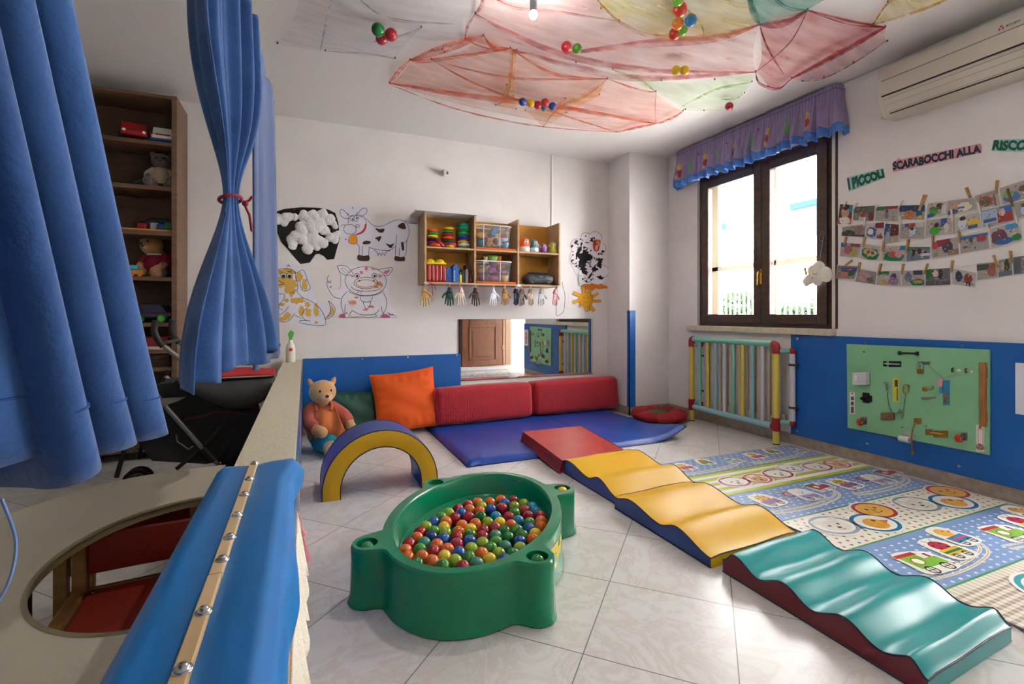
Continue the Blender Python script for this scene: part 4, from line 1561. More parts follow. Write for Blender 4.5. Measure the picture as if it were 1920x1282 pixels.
# merge the seams, then cut the corner cups
me = bpy.data.meshes.new('shell')
me.from_pydata(m.v, [], m.f)
import bmesh
bmx = bmesh.new()
bmx.from_mesh(me)
bmesh.ops.remove_doubles(bmx, verts=bmx.verts, dist=1e-6)
bmesh.ops.recalc_face_normals(bmx, faces=bmx.faces)
bmx.to_mesh(me)
bmx.free()
shell0 = bpy.data.objects.new('shell0', me)
COL.objects.link(shell0)
cutters = []
CUPC = []
for e in EARS:
    c = tw(e[0] * 1.02, e[1] * 1.02, 0)
    CUPC.append(c)
    cm = bpy.data.meshes.new('cut')
    k = MB().lathe([(0.034, HT - 0.055), (0.038, HT - 0.045), (0.042, HT + 0.03)], c, 40)
    cm.from_pydata(k.v, [], k.f)
    bmx = bmesh.new()
    bmx.from_mesh(cm)
    bmesh.ops.remove_doubles(bmx, verts=bmx.verts, dist=1e-6)
    bmesh.ops.recalc_face_normals(bmx, faces=bmx.faces)
    bmx.to_mesh(cm)
    bmx.free()
    co = bpy.data.objects.new('cut', cm)
    COL.objects.link(co)
    cutters.append(co)
    md = shell0.modifiers.new('b', 'BOOLEAN')
    md.operation = 'DIFFERENCE'
    md.solver = 'EXACT'
    md.object = co
dg = bpy.context.evaluated_depsgraph_get()
dg.update()
shell_me = bpy.data.meshes.new_from_object(shell0.evaluated_get(dg))
for o in cutters + [shell0]:
    bpy.data.objects.remove(o, do_unlink=True)
shell_me.name = 'shell'
shell_me.materials.clear()
shell_me.materials.append(green_p)
for p in shell_me.polygons:
    p.use_smooth = True
shell_me.transform(Matrix.Translation(-TC))
sh = bpy.data.objects.new('shell', shell_me)
COL.objects.link(sh)
place(sh, TC, t)
try:
    shell_me.set_sharp_from_angle(angle=math.radians(38))
except Exception:
    pass
# faded sticker on the long outer wall
fl_pts = []
stk = mat('d8c23a', 0.5)
m = MB()
for (a0, a1, z0, z1) in ((0.06, 0.10, 0.09, 0.13), (0.09, 0.14, 0.13, 0.165), (0.10, 0.125, 0.06, 0.09), (0.05, 0.07, 0.12, 0.15)):
    i0, i1 = int(NO * (0.20 + a0)), int(NO * (0.20 + a1))
    vs = []
    for i in range(i0, i1 + 1):
        q = Vector((OUT[i][0], OUT[i][1])) * 1.0022
        vs.append((tw(q.x, q.y, z0), tw(q.x, q.y, z1)))
    flat = [p for pr in vs for p in pr]
    m.add(flat, [(2 * k, 2 * k + 2, 2 * k + 3, 2 * k + 1) for k in range(len(vs) - 1)], 0, True)
m.build('sticker', stk, t)

BC = {'O': ('d9660e', 'orange'), 'R': ('a3131f', 'red'), 'L': ('93ad16', 'lime'), 'M': ('3f8a24', 'leaf green'), 'G': ('067a2a', 'emerald green'), 'C': ('1486ac', 'sky blue'),
      'B': ('0a4f9e', 'blue'), 'D': ('0b2f78', 'navy blue'), 'Y': ('dfc00a', 'yellow'), 'T': ('33836a', 'grey-green')}
BMAT = {k: mat(v[0], 0.25, coat=0.3, name=v[1].replace(' ', '_') + '_ball', sss=0.0) for k, v in BC.items()}
PIT = '''1155,285 O;1230,280 O;1305,268 O;1380,268 R;1448,290 L;1500,308 C;1090,300 R;1170,300 L;1320,285 B;1383,303 L;1028,322 R;1100,322 O;1160,335 O;1232,325 B;1307,312 R;1440,335 R;1525,338 C;
965,350 L;1040,357 B;1400,345 M;1087,370 R;1166,372 G;1268,372 C;1355,370 R;1485,370 R;1568,372 R;912,380 M;993,383 R;942,408 O;872,412 B;1215,408 L;1437,405 C;1518,408 M;1585,405 O;828,438 L;932,440 Y;1050,428 O;1133,422 O;1295,412 Y;1370,430 O;1262,443 R;1345,460 G;1590,435 O;
783,480 R;868,470 M;940,478 L;1030,472 O;1100,463 Y;1178,460 R;1445,460 M;1522,445 B;1100,490 M;748,515 O;850,500 D;928,512 B;1022,510 R;1180,505 R;1260,498 T;1348,505 G;1430,495 M;1512,478 Y;715,553 R;812,540 T;900,545 O;1098,538 B;1022,548 R;1178,545 L;1260,542 M;1325,565 T;1428,535 B;1495,515 O;
690,603 O;785,590 M;960,575 O;860,595 R;1110,578 L;1035,608 B;1232,580 M;1410,562 L;1365,595 G;680,635 O;757,630 O;942,625 Y;1095,638 M;1175,612 O;1280,605 L;1010,650 L;767,662 G;857,653 O;1212,640 Y;915,670 M;1125,662 T;1070,685 R;1300,630 B'''
RB = 0.0285
balls = []
for e in PIT.replace('\n', '').split(';'):
    xy, c = e.split(' ')
    x, y = xy.split(',')
    p = on_z(560 + float(x) * 560 / 1920, 860 + float(y) * 560 / 1920, FLOORZ + RB + 0.004)
    balls.append([p, c])
rnd = random.Random(11)
for it in range(220):
    for i in range(len(balls)):
        for j in range(i):
            d = balls[i][0] - balls[j][0]
            d.z = 0
            L = d.length or 1e-6
            if L < 2 * RB:
                q = d / L * ((2 * RB - L) * 0.45)
                balls[i][0] += q
                balls[j][0] -= q
    for b in balls:
        q = b[0] - TC
        x, y = q.dot(LV), q.dot(PV)
        k = math.hypot(x / ((A_ - 0.048) * 0.95 - RB), y / ((B_ - 0.048) * 0.95 - RB))
        if k > 1:
            b[0] = tw(x / k, y / k, 0)
    for b in balls:
        b[0].z = FLOORZ + RB
base_ball = {}
bycol = {}
for i, b in enumerate(balls):
    bycol.setdefault(b[1], []).append(i)
ORD = ['first', 'second', 'third', 'fourth', 'fifth', 'sixth', 'seventh', 'eighth', 'ninth', 'tenth', 'eleventh', 'twelfth', 'thirteenth', 'fourteenth', 'fifteenth', 'sixteenth', 'seventeenth', 'eighteenth', 'nineteenth', 'twentieth', 'twenty-first', 'twenty-second']


def scr_u(p):
    return (p.x * CS - p.y * SN) / (p.x * SN + p.y * CS)


def scr_d(p):
    return p.x * SN + p.y * CS


DM = sorted(scr_d(b[0]) for b in balls)
d1, d2 = DM[len(DM) // 3], DM[2 * len(DM) // 3]
for c, ids in bycol.items():
    zone = {'front': [], 'middle': [], 'back': []}
    for i in ids:
        d = scr_d(balls[i][0])
        zone['front' if d < d1 else 'middle' if d < d2 else 'back'].append(i)
    for zn, lst in zone.items():
        lst.sort(key=lambda i: scr_u(balls[i][0]))
        for k, i in enumerate(lst):
            p = balls[i][0]
            if not base_ball:
                o = MB().ball((0, 0, 0), RB, 24).build('ball', BMAT[c], origin=(0, 0, 0))
                base_ball['o'] = o
            else:
                o = base_ball['o'].copy()
                COL.objects.link(o)
            o.location = p
            o.rotation_euler = (rnd.random() * 6, rnd.random() * 6, 0)
            o.material_slots[0].link = 'OBJECT'
            o.material_slots[0].material = BMAT[c]
            where = {'front': 'nearest third', 'middle': 'middle third', 'back': 'far third'}[zn]
            lab = ('only %s ball' % BC[c][1]) if len(lst) == 1 else ('%s %s ball from the left' % (ORD[k], BC[c][1]))
            tag(o, '%s in the %s of the green ball pit' % (lab, where), 'ball', 'plastic balls in the ball pit')
# the balls lying in the corner cups
for (e, c, lab) in ((0, 'G', 'emerald green ball lying in the left corner cup of the ball pit'), (1, 'G', 'emerald green ball lying in the front corner cup of the ball pit'), (2, 'Y', 'yellow ball lying in the right back corner cup of the ball pit')):
    o = base_ball['o'].copy()
    COL.objects.link(o)
    o.location = CUPC[e] + Vector((0, 0, HT - 0.055 + RB + 0.002))
    o.material_slots[0].link = 'OBJECT'
    o.material_slots[0].material = BMAT[c]
    tag(o, lab, 'ball', 'balls in the corner cups')

# ------------------------------------------------------------ foam track: red slab and three wave blocks
def slab(name, label, corners_b, corners_t, m_top, m_side, cat='foam block'):
    t = thing(name, label, cat, (corners_b[0] + corners_b[2]) / 2)
    a, b = corners_b, corners_t
    m = MB().add(b, [(0, 1, 2, 3)])
    m.add([a[i] for i in range(4)], [(3, 2, 1, 0)])
    m.build('top', m_top, t, solid=0.0)
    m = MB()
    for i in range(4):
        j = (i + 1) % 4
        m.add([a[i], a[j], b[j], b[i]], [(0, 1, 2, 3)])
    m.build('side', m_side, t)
    m = MB()
    m.tube(b, 0.004, 6, closed=True).tube(a, 0.004, 6, closed=True)
    m.build('piping', m_side, t)
    return t


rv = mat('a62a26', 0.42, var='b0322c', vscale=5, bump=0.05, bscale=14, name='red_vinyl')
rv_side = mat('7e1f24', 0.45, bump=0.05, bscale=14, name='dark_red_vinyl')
cb_ = [Vector((1.655, 3.700, 0.046)), Vector((1.615, 2.962, 0.006)), Vector((2.195, 3.040, 0.006)), Vector((2.262, 3.745, 0.046))]
ct_ = [Vector((1.690, 3.735, 0.112)), Vector((1.640, 2.958, 0.088)), Vector((2.200, 3.036, 0.088)), Vector((2.262, 3.742, 0.112))]
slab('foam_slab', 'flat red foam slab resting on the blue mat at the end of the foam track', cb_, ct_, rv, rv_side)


def wave_block(label, x0, x1, y0, y1, zfn, m_top, m_side, m_end, skew=0.0, group='wave-shaped foam blocks'):
    """Left side at x0, right at x1, far end y1, near end y0; zfn(0 far .. 1 near) = top height."""
    t = thing('wave_block', label, 'foam block', ((x0 + x1) / 2, (y0 + y1) / 2, 0), group)
    rn = random.Random(label)
    ph = rn.random() * 6

    def top(a, b):
        x = lerp(x0, x1, a)
        y = lerp(y1, y0, b) + skew * a
        z = zfn(b) + 0.0035 * math.sin(7 * a + 11 * b + ph) * math.sin(PI * a)
        z -= 0.006 * (abs(2 * a - 1) ** 12)
        return Vector((x, y, z))
    MB().grid(lambda a, b: top(a, 1 - b), 24, 90).build('top', m_top, t)
    for a in (0, 1):
        f = lambda q, b, a=a: (lambda p: Vector((p.x, p.y, lerp(0.001, p.z, b))))(top(a, q if a == 0 else 1 - q))
        MB().grid(f, 70, 4).build('side', m_side, t)
    m = MB()
    m.grid(lambda a, b: (lambda p: Vector((p.x, p.y, lerp(0.001, p.z, b))))(top(a, 1)), 12, 3)
    m.grid(lambda a, b: (lambda p: Vector((p.x, p.y, lerp(0.001, p.z, b))))(top(1 - a, 0)), 12, 3)
    m.add([top(0, 0) * 1, top(1, 0) * 1, top(1, 1) * 1, top(0, 1) * 1], [])
    q = [top(0, 0), top(1, 0), top(1, 1), top(0, 1)]
    m.add([Vector((p.x, p.y, 0.001)) for p in q], [(0, 1, 2, 3)])
    m.build('end', m_end, t)
    m = MB()
    for a in (0, 1):
        m.tube([top(a, k / 80) for k in range(81)], 0.0035, 6)
        m.tube([Vector((top(a, k / 8).x, top(a, k / 8).y, 0.004)) for k in range(9)], 0.0035, 6)
    for b in (0, 1):
        m.tube([top(k / 10, b) for k in range(11)], 0.003, 6)
    m.build('piping', mat('1c1f3a', 0.5), t)
    return t


def wave2(b, e0, crest, trough, end, c1, t1, c2):
    """crest at c1, trough at t1, crest at c2, then down to the end."""
    ks = [(0, e0), (c1, crest), (t1, trough), (c2, crest), (1, end)]
    for i in range(4):
        if b <= ks[i + 1][0]:
            q = (b - ks[i][0]) / (ks[i + 1][0] - ks[i][0])
            return lerp(ks[i][1], ks[i + 1][1], 0.5 - 0.5 * math.cos(PI * q))
    return end


yv = mat('e0a800', 0.46, spec=0.35, var='dcae14', vscale=3, bump=0.10, bscale=7, name='sun_yellow_vinyl')
wave_block('yellow wave-shaped foam block with navy sides next to the red slab', 1.655, 2.262, 2.345, 3.035, lambda b: wave2(b, 0.082, 0.106, 0.070, 0.048, 0.20, 0.56, 0.72), yv, foam_b, yv, skew=0.02)
wave_block('yellow wave-shaped foam block with navy sides in front of the teal block', 1.618, 2.200, 1.600, 2.310, lambda b: wave2(b, 0.070, 0.102, 0.066, 0.050, 0.20, 0.53, 0.70), yv, foam_b, yv, skew=0.03)
teal = mat('048e90', 0.36, var='069698', vscale=3, bump=0.09, bscale=6, coat=0.0, name='teal_vinyl')


def teal_z(b):
    z = 0.083 + 0.020 * math.cos(2 * PI * 3.35 * (b - 0.085))
    return lerp(0.058, z, sstep(0, 0.07, b)) if b < 0.07 else lerp(0.056, z, sstep(1.0, 0.93, b)) if b > 0.93 else z


wave_block('teal wave-shaped foam block with dark red side, nearest of the foam track', 1.645, 2.185, 0.815, 1.560, teal_z, teal, mat('6e1a24', 0.4, name='maroon_vinyl'), teal, skew=0.03)

# ------------------------------------------------------------ gate and radiator
t = thing('radiator', 'cream column radiator under the window behind the colourful gate', 'radiator', (3.775, 3.35, 0.12))
rad_m = mat('cabfae', 0.45, name='cream_enamel')
m = MB()
for k in range(11):
    y = 2.955 + k * 0.078
    m.rbox((3.742, y, 0.14), (3.80, y + 0.062, 0.83), 0.014, n=2)
    m.box((3.755, y + 0.06, 0.17), (3.79, y + 0.08, 0.22)).box((3.755, y + 0.06, 0.75), (3.79, y + 0.08, 0.80))
m.build('columns', rad_m, t)
m = MB().cyl((3.77, 2.955, 0.19), (3.77, 2.90, 0.19), 0.012, 12).cyl((3.77, 2.915, 0.19), (3.77, 2.915, 0.25), 0.016, 12).cyl((3.77, 2.90, 0.19), (3.818, 2.90, 0.19), 0.010, 10)
m.build('valve', mat('d8d2c6', 0.4), t)
m = MB().box((3.79, 3.1, 0.70), (3.82, 3.13, 0.74)).box((3.79, 3.6, 0.70), (3.82, 3.63, 0.74))
m.build('bracket', mat('c8c2b6', 0.5), t)

gy, gred, gmint, glb, gwh = mat('d6c254', 0.35, name='pale_yellow_tube'), mat('98161c', 0.35, name='red_joint'), mat('79bfae', 0.35, name='mint_tube'), mat('8fbfcc', 0.35, name='pale_blue_tube'), mat('c9cad6', 0.35, name='lilac_white_tube')
t = thing('safety_gate', 'pastel plastic tube gate with red joints guarding the radiator', 'gate', (3.69, 3.42, 0))
PA, PB = Vector((3.68, 2.918, 0)), Vector((3.70, 3.917, 0))
up = lambda p, z: Vector((p.x, p.y, z))
for p in (PA, PB):
    MB().cyl(up(p, 0), up(p, 0.84), 0.0265, 18).build('post', gy, t)
    MB().cyl(up(p, 0), up(p, 0.008), 0.029, 18).build('foot_cap', mat('2a2a28', 0.6), t)
    j = MB()
    d = (PB - PA).normalized() * (1 if p is PA else -1)
    j.tube([up(p, 0.77), up(p, 0.825), up(p, 0.842) + d * 0.005, up(p, 0.848) + d * 0.018, up(p, 0.848) + d * 0.03], [0.033, 0.033, 0.034, 0.033, 0.032], 18)
    j.build('joint', gred, t)
    j = MB().cyl(up(p, 0.115), up(p, 0.225), 0.033, 18).cyl(up(p, 0.15), up(p, 0.15) + d * 0.035, 0.032, 18)
    j.build('joint', gred, t)
dd = (PB - PA).normalized()
MB().cyl(up(PA, 0.848) + dd * 0.02, up(PB, 0.848) - dd * 0.02, 0.0265, 18).build('top_rail', gmint, t)
MB().cyl(up(PA, 0.15) + dd * 0.02, up(PB, 0.15) - dd * 0.02, 0.0265, 18).build('bottom_rail', glb, t)
for k, x in enumerate((826, 727, 630, 540, 452, 365, 288, 210)):
    p = on_x(1270 + x * 270 / 1385, 700, 3.69)
    p = PA.lerp(PB, (p.y - PA.y) / (PB.y - PA.y))
    MB().cyl(up(p, 0.15), up(p, 0.848), 0.0165, 14).build('bar', (gwh, glb, gy, gmint, gwh, glb, gy, gmint)[k], t)
for (p, q) in ((PA, Vector((3.772, 2.838, 0))), (PB, Vector((3.775, 3.835, 0)))):
    for z in (0.79, 0.19):
        MB().cyl(up(p, z), up(q, z), 0.021, 14).build('arm', gmint, t)
        MB().ball(up(q, z), 0.031, 16).build('joint', gred, t)
    MB().cyl(up(q, 0.19), up(q, 0.79), 0.025, 16).build('wall_post', gwh, t)
    for z in (0.32, 0.68):
        c = MB().lathe([(0.0262, -0.009), (0.0285, -0.009), (0.0285, 0.009), (0.0262, 0.009)], up(q, z), 18, caps=False)
        c.box((q.x - 0.01, q.y - 0.045, z - 0.009), (q.x + 0.025, q.y - 0.022, z + 0.009))
        c.build('clamp', mat('4a443c', 0.5), t)
# ------------------------------------------------------------ mirror
a, b = on_y(860, 598, YB - 0.012), on_y(1111, 707, YB - 0.012)
mz0, mz1 = on_y(860, 714, YB - 0.012).z, a.z
t = thing('mirror', 'wide frameless wall mirror under the shelf with gloves', 'mirror', ((a.x + b.x) / 2, YB - 0.012, mz0))
MB().box((a.x, YB - 0.012, mz0), (b.x, YB - 0.001, mz1)).build('backing', mat('6b675e', 0.5), t)
gm = mat('eef0ee', 0.0, 1.0, name='mirror_silver')
MB().box((a.x + 0.003, YB - 0.0135, mz0 + 0.003), (b.x - 0.003, YB - 0.012, mz1 - 0.003)).build('glass', gm, t)

# small white sensor on the back wall
c = on_y(829, 325, YB)
t = thing('wall_sensor', 'small round white sensor mounted high on the back wall', 'sensor', c)
MB().cyl(c, c + Vector((0, -0.012, 0)), 0.034, 24).build('base', white_pl, t)
MB().ball(c + Vector((0.012, -0.035, -0.004)), 0.036, 20).build('dome', mat('d9d6d0', 0.3), t)
MB().ball(c + Vector((0.034, -0.055, -0.006)), 0.018, 14).build('lens', mat('8b8880', 0.15), t)

# ------------------------------------------------------------ drawings pinned to the back wall
paper = mat('dcdcea', 0.85, name='paper')
paper2 = mat('e4e2ea', 0.85, name='paper_white')
ink = mat('22222c', 0.8, name='black_ink')
blackp = mat('141416', 0.85, name='black_card')
choc = mat('4a281c', 0.8, name='chocolate_paint')
ochre = mat('d0a850', 0.85, name='ochre_crayon')
pinkc = mat('d67a9a', 0.85, name='pink_crayon')
salm = mat('d9926e', 0.85, name='salmon_crayon')
redk = mat('c23a34', 0.8, name='red_crayon')
pin_m = mat('b01818', 0.4, name='pin_red')


def crop4(x, y):
    return on_y(500 + x * 300 / 1374, 360 + y * 280 / 1282, YB - 0.0015)


LW = 4.0
NB = (0, -1, 0)
# sheep of black card with cotton wool
t = thing('sheep_collage', 'black card sheep covered with white cotton wool pinned to the back wall', 'artwork', crop4(330, 380))
fl = Flat(crop4, NB)
fl.sheet([(40, 215), (60, 175), (150, 145), (300, 130), (440, 135), (530, 150), (590, 180), (615, 260), (628, 400), (600, 500), (580, 575), (520, 582), (490, 550), (450, 530), (420, 535), (370, 605), (290, 618), (250, 575), (180, 490), (125, 430), (95, 360), (48, 358)], blackp, 0.0015)
fl.build('card', t)
m = MB()
rnd = random.Random(8)
for (x, y, r) in ((110, 235, 48), (180, 205, 48), (245, 215, 30), (150, 260, 36), (320, 205, 46), (395, 205, 50), (470, 190, 50), (535, 240, 50), (575, 285, 34), (300, 305, 56), (370, 300, 60), (440, 290, 60), (500, 330, 42), (235, 390, 56), (310, 380, 60), (395, 390, 60), (475, 420, 55), (565, 395, 52), (340, 490, 50), (225, 450, 42), (430, 470, 42), (600, 370, 30)):
    for k in range(7):
        q = crop4(x + rnd.uniform(-0.5, 0.5) * r, y + rnd.uniform(-0.5, 0.5) * r)
        rr = r * 0.00150 * rnd.uniform(0.35, 0.62)
        m.ball(q + Vector((0, -0.006 - 0.008 * rnd.random(), 0)), (rr, rr * 0.55, rr), 10)
o = m.build('cotton_wool', mat('e2e2e4', 0.95, bump=1.0, bscale=120, sheen=0.5, name='cotton'), t)
md = o.modifiers.new('remesh', 'REMESH')
md.mode, md.voxel_size, md.use_smooth_shade = 'VOXEL', 0.006, True
for (x, y) in ((237, 152), (298, 602)):
    MB().ball(crop4(x, y) + Vector((0, -0.005, 0)), 0.005, 8).build('pin', pin_m, t)

# cow
fl = Flat(crop4, NB)
fl.sheet([(612, 112), (868, 122), (866, 232), (920, 278), (1000, 282), (1080, 243), (1150, 233), (1292, 252), (1292, 284), (1222, 282), (1232, 340), (1210, 425), (1205, 540), (1186, 607), (1086, 605), (1090, 505), (1060, 545), (1000, 562), (930, 552), (890, 535), (887, 607), (770, 606), (765, 472), (700, 470), (650, 440), (626, 300)], paper, 0.001)
fl.line(spline([(860, 235), (920, 288), (1000, 290), (1080, 250), (1150, 240), (1205, 275), (1225, 340), (1205, 410), (1175, 440)], 6), LW, ink)
fl.line(spline([(1180, 245), (1230, 268), (1290, 272)], 5), LW, ink)
fl.line(spline([(1190, 238), (1240, 258), (1290, 262)], 5), LW * .7, ink)
fl.line(spline([(1205, 410), (1200, 470), (1195, 530), (1182, 560)], 4), LW, ink)
fl.line([(1115, 370), (1108, 470), (1103, 560)], LW, ink)
fl.line([(1140, 480), (1136, 555)], LW, ink)
fl.line(spline([(790, 560), (795, 470), (770, 440)], 4), LW, ink)
fl.line([(880, 470), (876, 555)], LW, ink)
fl.line([(822, 460), (820, 550)], LW, ink)
fl.line(spline([(880, 475), (960, 495), (1050, 500), (1105, 465)], 5), LW, ink)
fl.line(spline([(920, 495), (950, 520), (955, 545), (968, 520), (985, 545), (995, 520), (1015, 545), (1022, 520), (1060, 500)], 4), LW, ink)
fl.lay(spline([(785, 540), (830, 548), (878, 545), (875, 590), (785, 585)], 4, True), choc)
fl.lay(spline([(1105, 550), (1150, 558), (1183, 555), (1182, 592), (1102, 588)], 4, True), choc)
for pts in ([(932, 310), (970, 318), (1010, 315), (1000, 345), (965, 345)], [(1125, 290), (1175, 262), (1195, 315), (1150, 312)], [(930, 395), (985, 378), (965, 425), (950, 410)], [(825, 432), (850, 418), (893, 425), (880, 445), (830, 448)], [(1022, 440), (1060, 452), (1092, 440), (1065, 482)], [(1155, 435), (1172, 432), (1180, 495), (1162, 497)]):
    fl.lay(spline(pts, 4, True), choc)
fl.line(spline([(705, 205), (660, 155), (633, 155), (635, 200), (670, 225), (712, 225)], 5), LW, ink)
fl.line(spline([(775, 200), (810, 150), (850, 140), (860, 170), (825, 205), (790, 212)], 5), LW, ink)
fl.line(spline([(700, 240), (712, 210), (760, 198), (820, 205), (850, 235), (855, 275)], 5), LW, ink)
fl.line([(705, 205), (695, 180)], LW, ink)
fl.line([(770, 198), (778, 172)], LW, ink)
fl.ell((735, 228), 16, 22, paper2)
fl.oval((735, 228), 16, 22, LW, ink)
fl.ell((768, 228), 18, 24, paper2)
fl.oval((768, 228), 18, 24, LW, ink)
fl.ell((738, 234), 6, 10, mat('1a4a6a', .6))
fl.ell((774, 224), 7, 11, mat('1a4a6a', .6))
fl.oval((715, 320), 56, 42, LW, ink, rot=0.1)
fl.line(spline([(640, 295), (655, 280), (680, 285)], 4), LW, ink)
fl.line(spline([(700, 270), (705, 240)], 3), LW, ink)
fl.oval((782, 292), 16, 12, LW, ink)
fl.lay(spline([(858, 270), (850, 320), (820, 355), (770, 370), (765, 362), (810, 340), (838, 305), (842, 280)], 4, True), redk)
fl.lay(spline([(712, 385), (745, 365), (772, 385), (775, 435), (745, 447), (705, 432)], 5, True), mat('d98a1c', .8))
fl.line(spline([(712, 385), (745, 365), (772, 385), (775, 435), (745, 447), (705, 432)], 5, True), LW * .6, ink, True)
for (x, y) in ((738, 137), (678, 406)):
    fl.ell((x, y), 6, 6, pin_m)
tag(fl.build('cow_drawing'), 'drawing of a spotted cow with a bell pinned to the back wall', 'drawing')

# dog
fl = Flat(crop4, NB)
fl.sheet([(62, 618), (150, 618), (240, 622), (330, 640), (362, 680), (380, 800), (405, 880), (440, 935), (500, 955), (530, 930), (570, 960), (596, 1020), (585, 1070), (520, 1120), (470, 1172), (330, 1155), (150, 1120), (80, 1110), (62, 900)], paper, 0.001)
for k, (x, y, rx, ry) in enumerate(((165, 690, 75, 30), (190, 780, 70, 60), (120, 755, 40, 25), (110, 805, 35, 20), (280, 730, 35, 35), (325, 790, 22, 50), (215, 850, 25, 50), (175, 850, 28, 22), (265, 930, 65, 28), (130, 965, 25, 14), (170, 930, 20, 16), (350, 965, 25, 20), (300, 1020, 25, 45), (355, 1035, 25, 40), (425, 1010, 22, 55), (175, 1065, 30, 30), (130, 1090, 35, 18), (425, 1120, 15, 10))):
    fl.ell((x, y), rx, ry, ochre, wob=0.55, seed=k, n=22)
fl.line(spline([(92, 700), (100, 670), (150, 655), (210, 665), (245, 690), (250, 740), (262, 770), (270, 810), (258, 860)], 5), LW, ink)
fl.line(spline([(245, 700), (280, 680), (315, 670), (335, 710), (355, 770), (375, 820), (350, 845), (310, 845), (290, 800), (285, 750)], 5), LW, ink)
fl.line(spline([(75, 755), (120, 770), (150, 790), (75, 800)], 5), LW, ink)
fl.line(spline([(205, 862), (230, 862), (255, 835)], 4), LW, ink)
fl.line(spline([(265, 860), (310, 905), (380, 935), (440, 980), (480, 1030), (505, 1090), (500, 1140), (430, 1145), (300, 1125), (285, 1105), (330, 1100), (375, 1108)], 6), LW, ink)
fl.line(spline([(360, 985), (320, 1020), (305, 1060), (330, 1095), (375, 1108)], 5), LW, ink)
fl.line(spline([(190, 980), (160, 1020), (105, 1060)], 5), LW, ink)
fl.line(spline([(240, 1040), (200, 1095), (150, 1115), (100, 1105)], 5), LW, ink)
fl.line(spline([(240, 1055), (300, 1085)], 3), LW, ink)
fl.line(spline([(75, 875), (150, 878), (145, 920), (110, 965), (110, 1000), (140, 1010)], 5), LW, ink)
fl.line(spline([(500, 1090), (545, 1030), (540, 960), (530, 935), (585, 990), (575, 1050), (530, 1085), (500, 1090)], 5), LW, ink)
fl.lay(spline([(505, 1085), (550, 1035), (552, 970), (578, 1010), (562, 1055)], 4, True), ochre)
for x in (144, 197):
    fl.ell((x, 718), 24, 22, paper2)
    fl.oval((x, 718), 24, 22, LW, ink)
    fl.ell((x, 722), 17, 15, mat('4a241c', .6))
fl.line(spline([(110, 688), (135, 685)], 3), LW * 1.4, ink)
fl.line(spline([(180, 680), (215, 684)], 3), LW * 1.4, ink)
fl.line(spline([(172, 650), (178, 625), (190, 640), (188, 622), (205, 650)], 4), LW, mat('3a5a9a', .8))
tag(fl.build('dog_drawing'), 'drawing of a sitting dog with ochre patches on the back wall beside the curtain', 'drawing')

# pig
fl = Flat(crop4, NB)
fl.sheet([(592, 620), (700, 632), (850, 630), (960, 650), (1085, 640), (1060, 760), (1040, 880), (1065, 960), (1125, 1075), (1020, 1080), (600, 1080), (592, 1020), (560, 900), (505, 840), (500, 760), (520, 700), (560, 840), (610, 840), (636, 760)], paper2, 0.001)
fl.oval((850, 765), 178, 125, LW, ink, rot=0.05)
fl.line(spline([(745, 700), (690, 640), (612, 632), (625, 680), (670, 710), (725, 712)], 5), LW, ink)
fl.line(spline([(720, 700), (665, 655), (640, 660), (680, 695)], 4), LW * .7, ink)
fl.line(spline([(955, 665), (1010, 655), (1082, 652), (1050, 710), (1005, 718)], 5), LW, ink)
fl.lay(spline([(1000, 690), (1030, 670), (1060, 668), (1030, 705)], 4, True), pinkc)
for k, (x, y, rx, ry, mm) in enumerate(((855, 655, 14, 20, pinkc), (815, 690, 14, 14, pinkc), (735, 720, 14, 10, salm), (975, 720, 18, 12, salm), (965, 790, 28, 22, salm), (920, 660, 24, 10, salm), (940, 815, 20, 10, ochre), (735, 950, 40, 16, salm), (850, 1010, 24, 10, salm), (900, 985, 30, 10, salm), (770, 905, 20, 8, salm), (685, 1040, 10, 10, salm))):
    fl.ell((x, y), rx, ry, mm, wob=0.7, seed=k + 40, n=18)
fl.oval((852, 780), 102, 50, LW, ink)
fl.oval((852, 785), 84, 32, 7, salm)
fl.ell((852, 780), 30, 18, paper2)
for x in (797, 920):
    fl.ell((x, 762), 7, 7, ink)
for (x, mm) in ((775, ochre), (925, ochre)):
    fl.oval((x, 716), 22, 18, LW, ink)
    fl.ell((x + 2, 720), 10, 10, ink)
fl.line(spline([(725, 810), (760, 840), (850, 850), (950, 840), (998, 800)], 5), LW, ink)
fl.line(spline([(700, 850), (760, 880), (850, 892), (950, 878), (1005, 845)], 5), LW, ink)
fl.line([(775, 868), (795, 852)], LW, ink)
fl.line([(800, 868), (820, 852)], LW, ink)
fl.lay(spline([(805, 895), (850, 905), (908, 895), (895, 935), (850, 945), (810, 930)], 4, True), paper)
fl.line(spline([(805, 895), (810, 930), (850, 945), (895, 935), (908, 895)], 5), LW, ink)
fl.line(spline([(828, 942), (838, 975), (860, 1005), (885, 975), (893, 940)], 5), LW, ink)
fl.line(spline([(690, 855), (645, 910), (640, 980), (665, 1050)], 5), LW, ink)
fl.line(spline([(668, 1070), (672, 1000), (676, 960)], 4), LW, ink)
fl.line(spline([(1000, 860), (1030, 930), (1025, 990), (1000, 1050)], 5), LW, ink)
fl.line(spline([(985, 980), (990, 1020), (1010, 1070)], 4), LW, ink)
fl.line(spline([(735, 1015), (790, 1045), (860, 1055), (930, 1045), (965, 1010)], 5), LW, ink)
fl.line(spline([(735, 1015), (705, 1060)], 3), LW, ink)
fl.line(spline([(930, 1045), (945, 1065)], 3), LW, ink)
for pts in ([(622, 1070), (640, 1045), (672, 1055), (672, 1076)], [(978, 1072), (1000, 1048), (1040, 1052), (1058, 1076)]):
    fl.lay(spline(pts, 4, True), mat('b85a86', .8))
fl.line(spline([(636, 915), (580, 900), (540, 850), (515, 790), (525, 770), (550, 765), (545, 780), (525, 770), (520, 740), (535, 715)], 6), LW, ink)
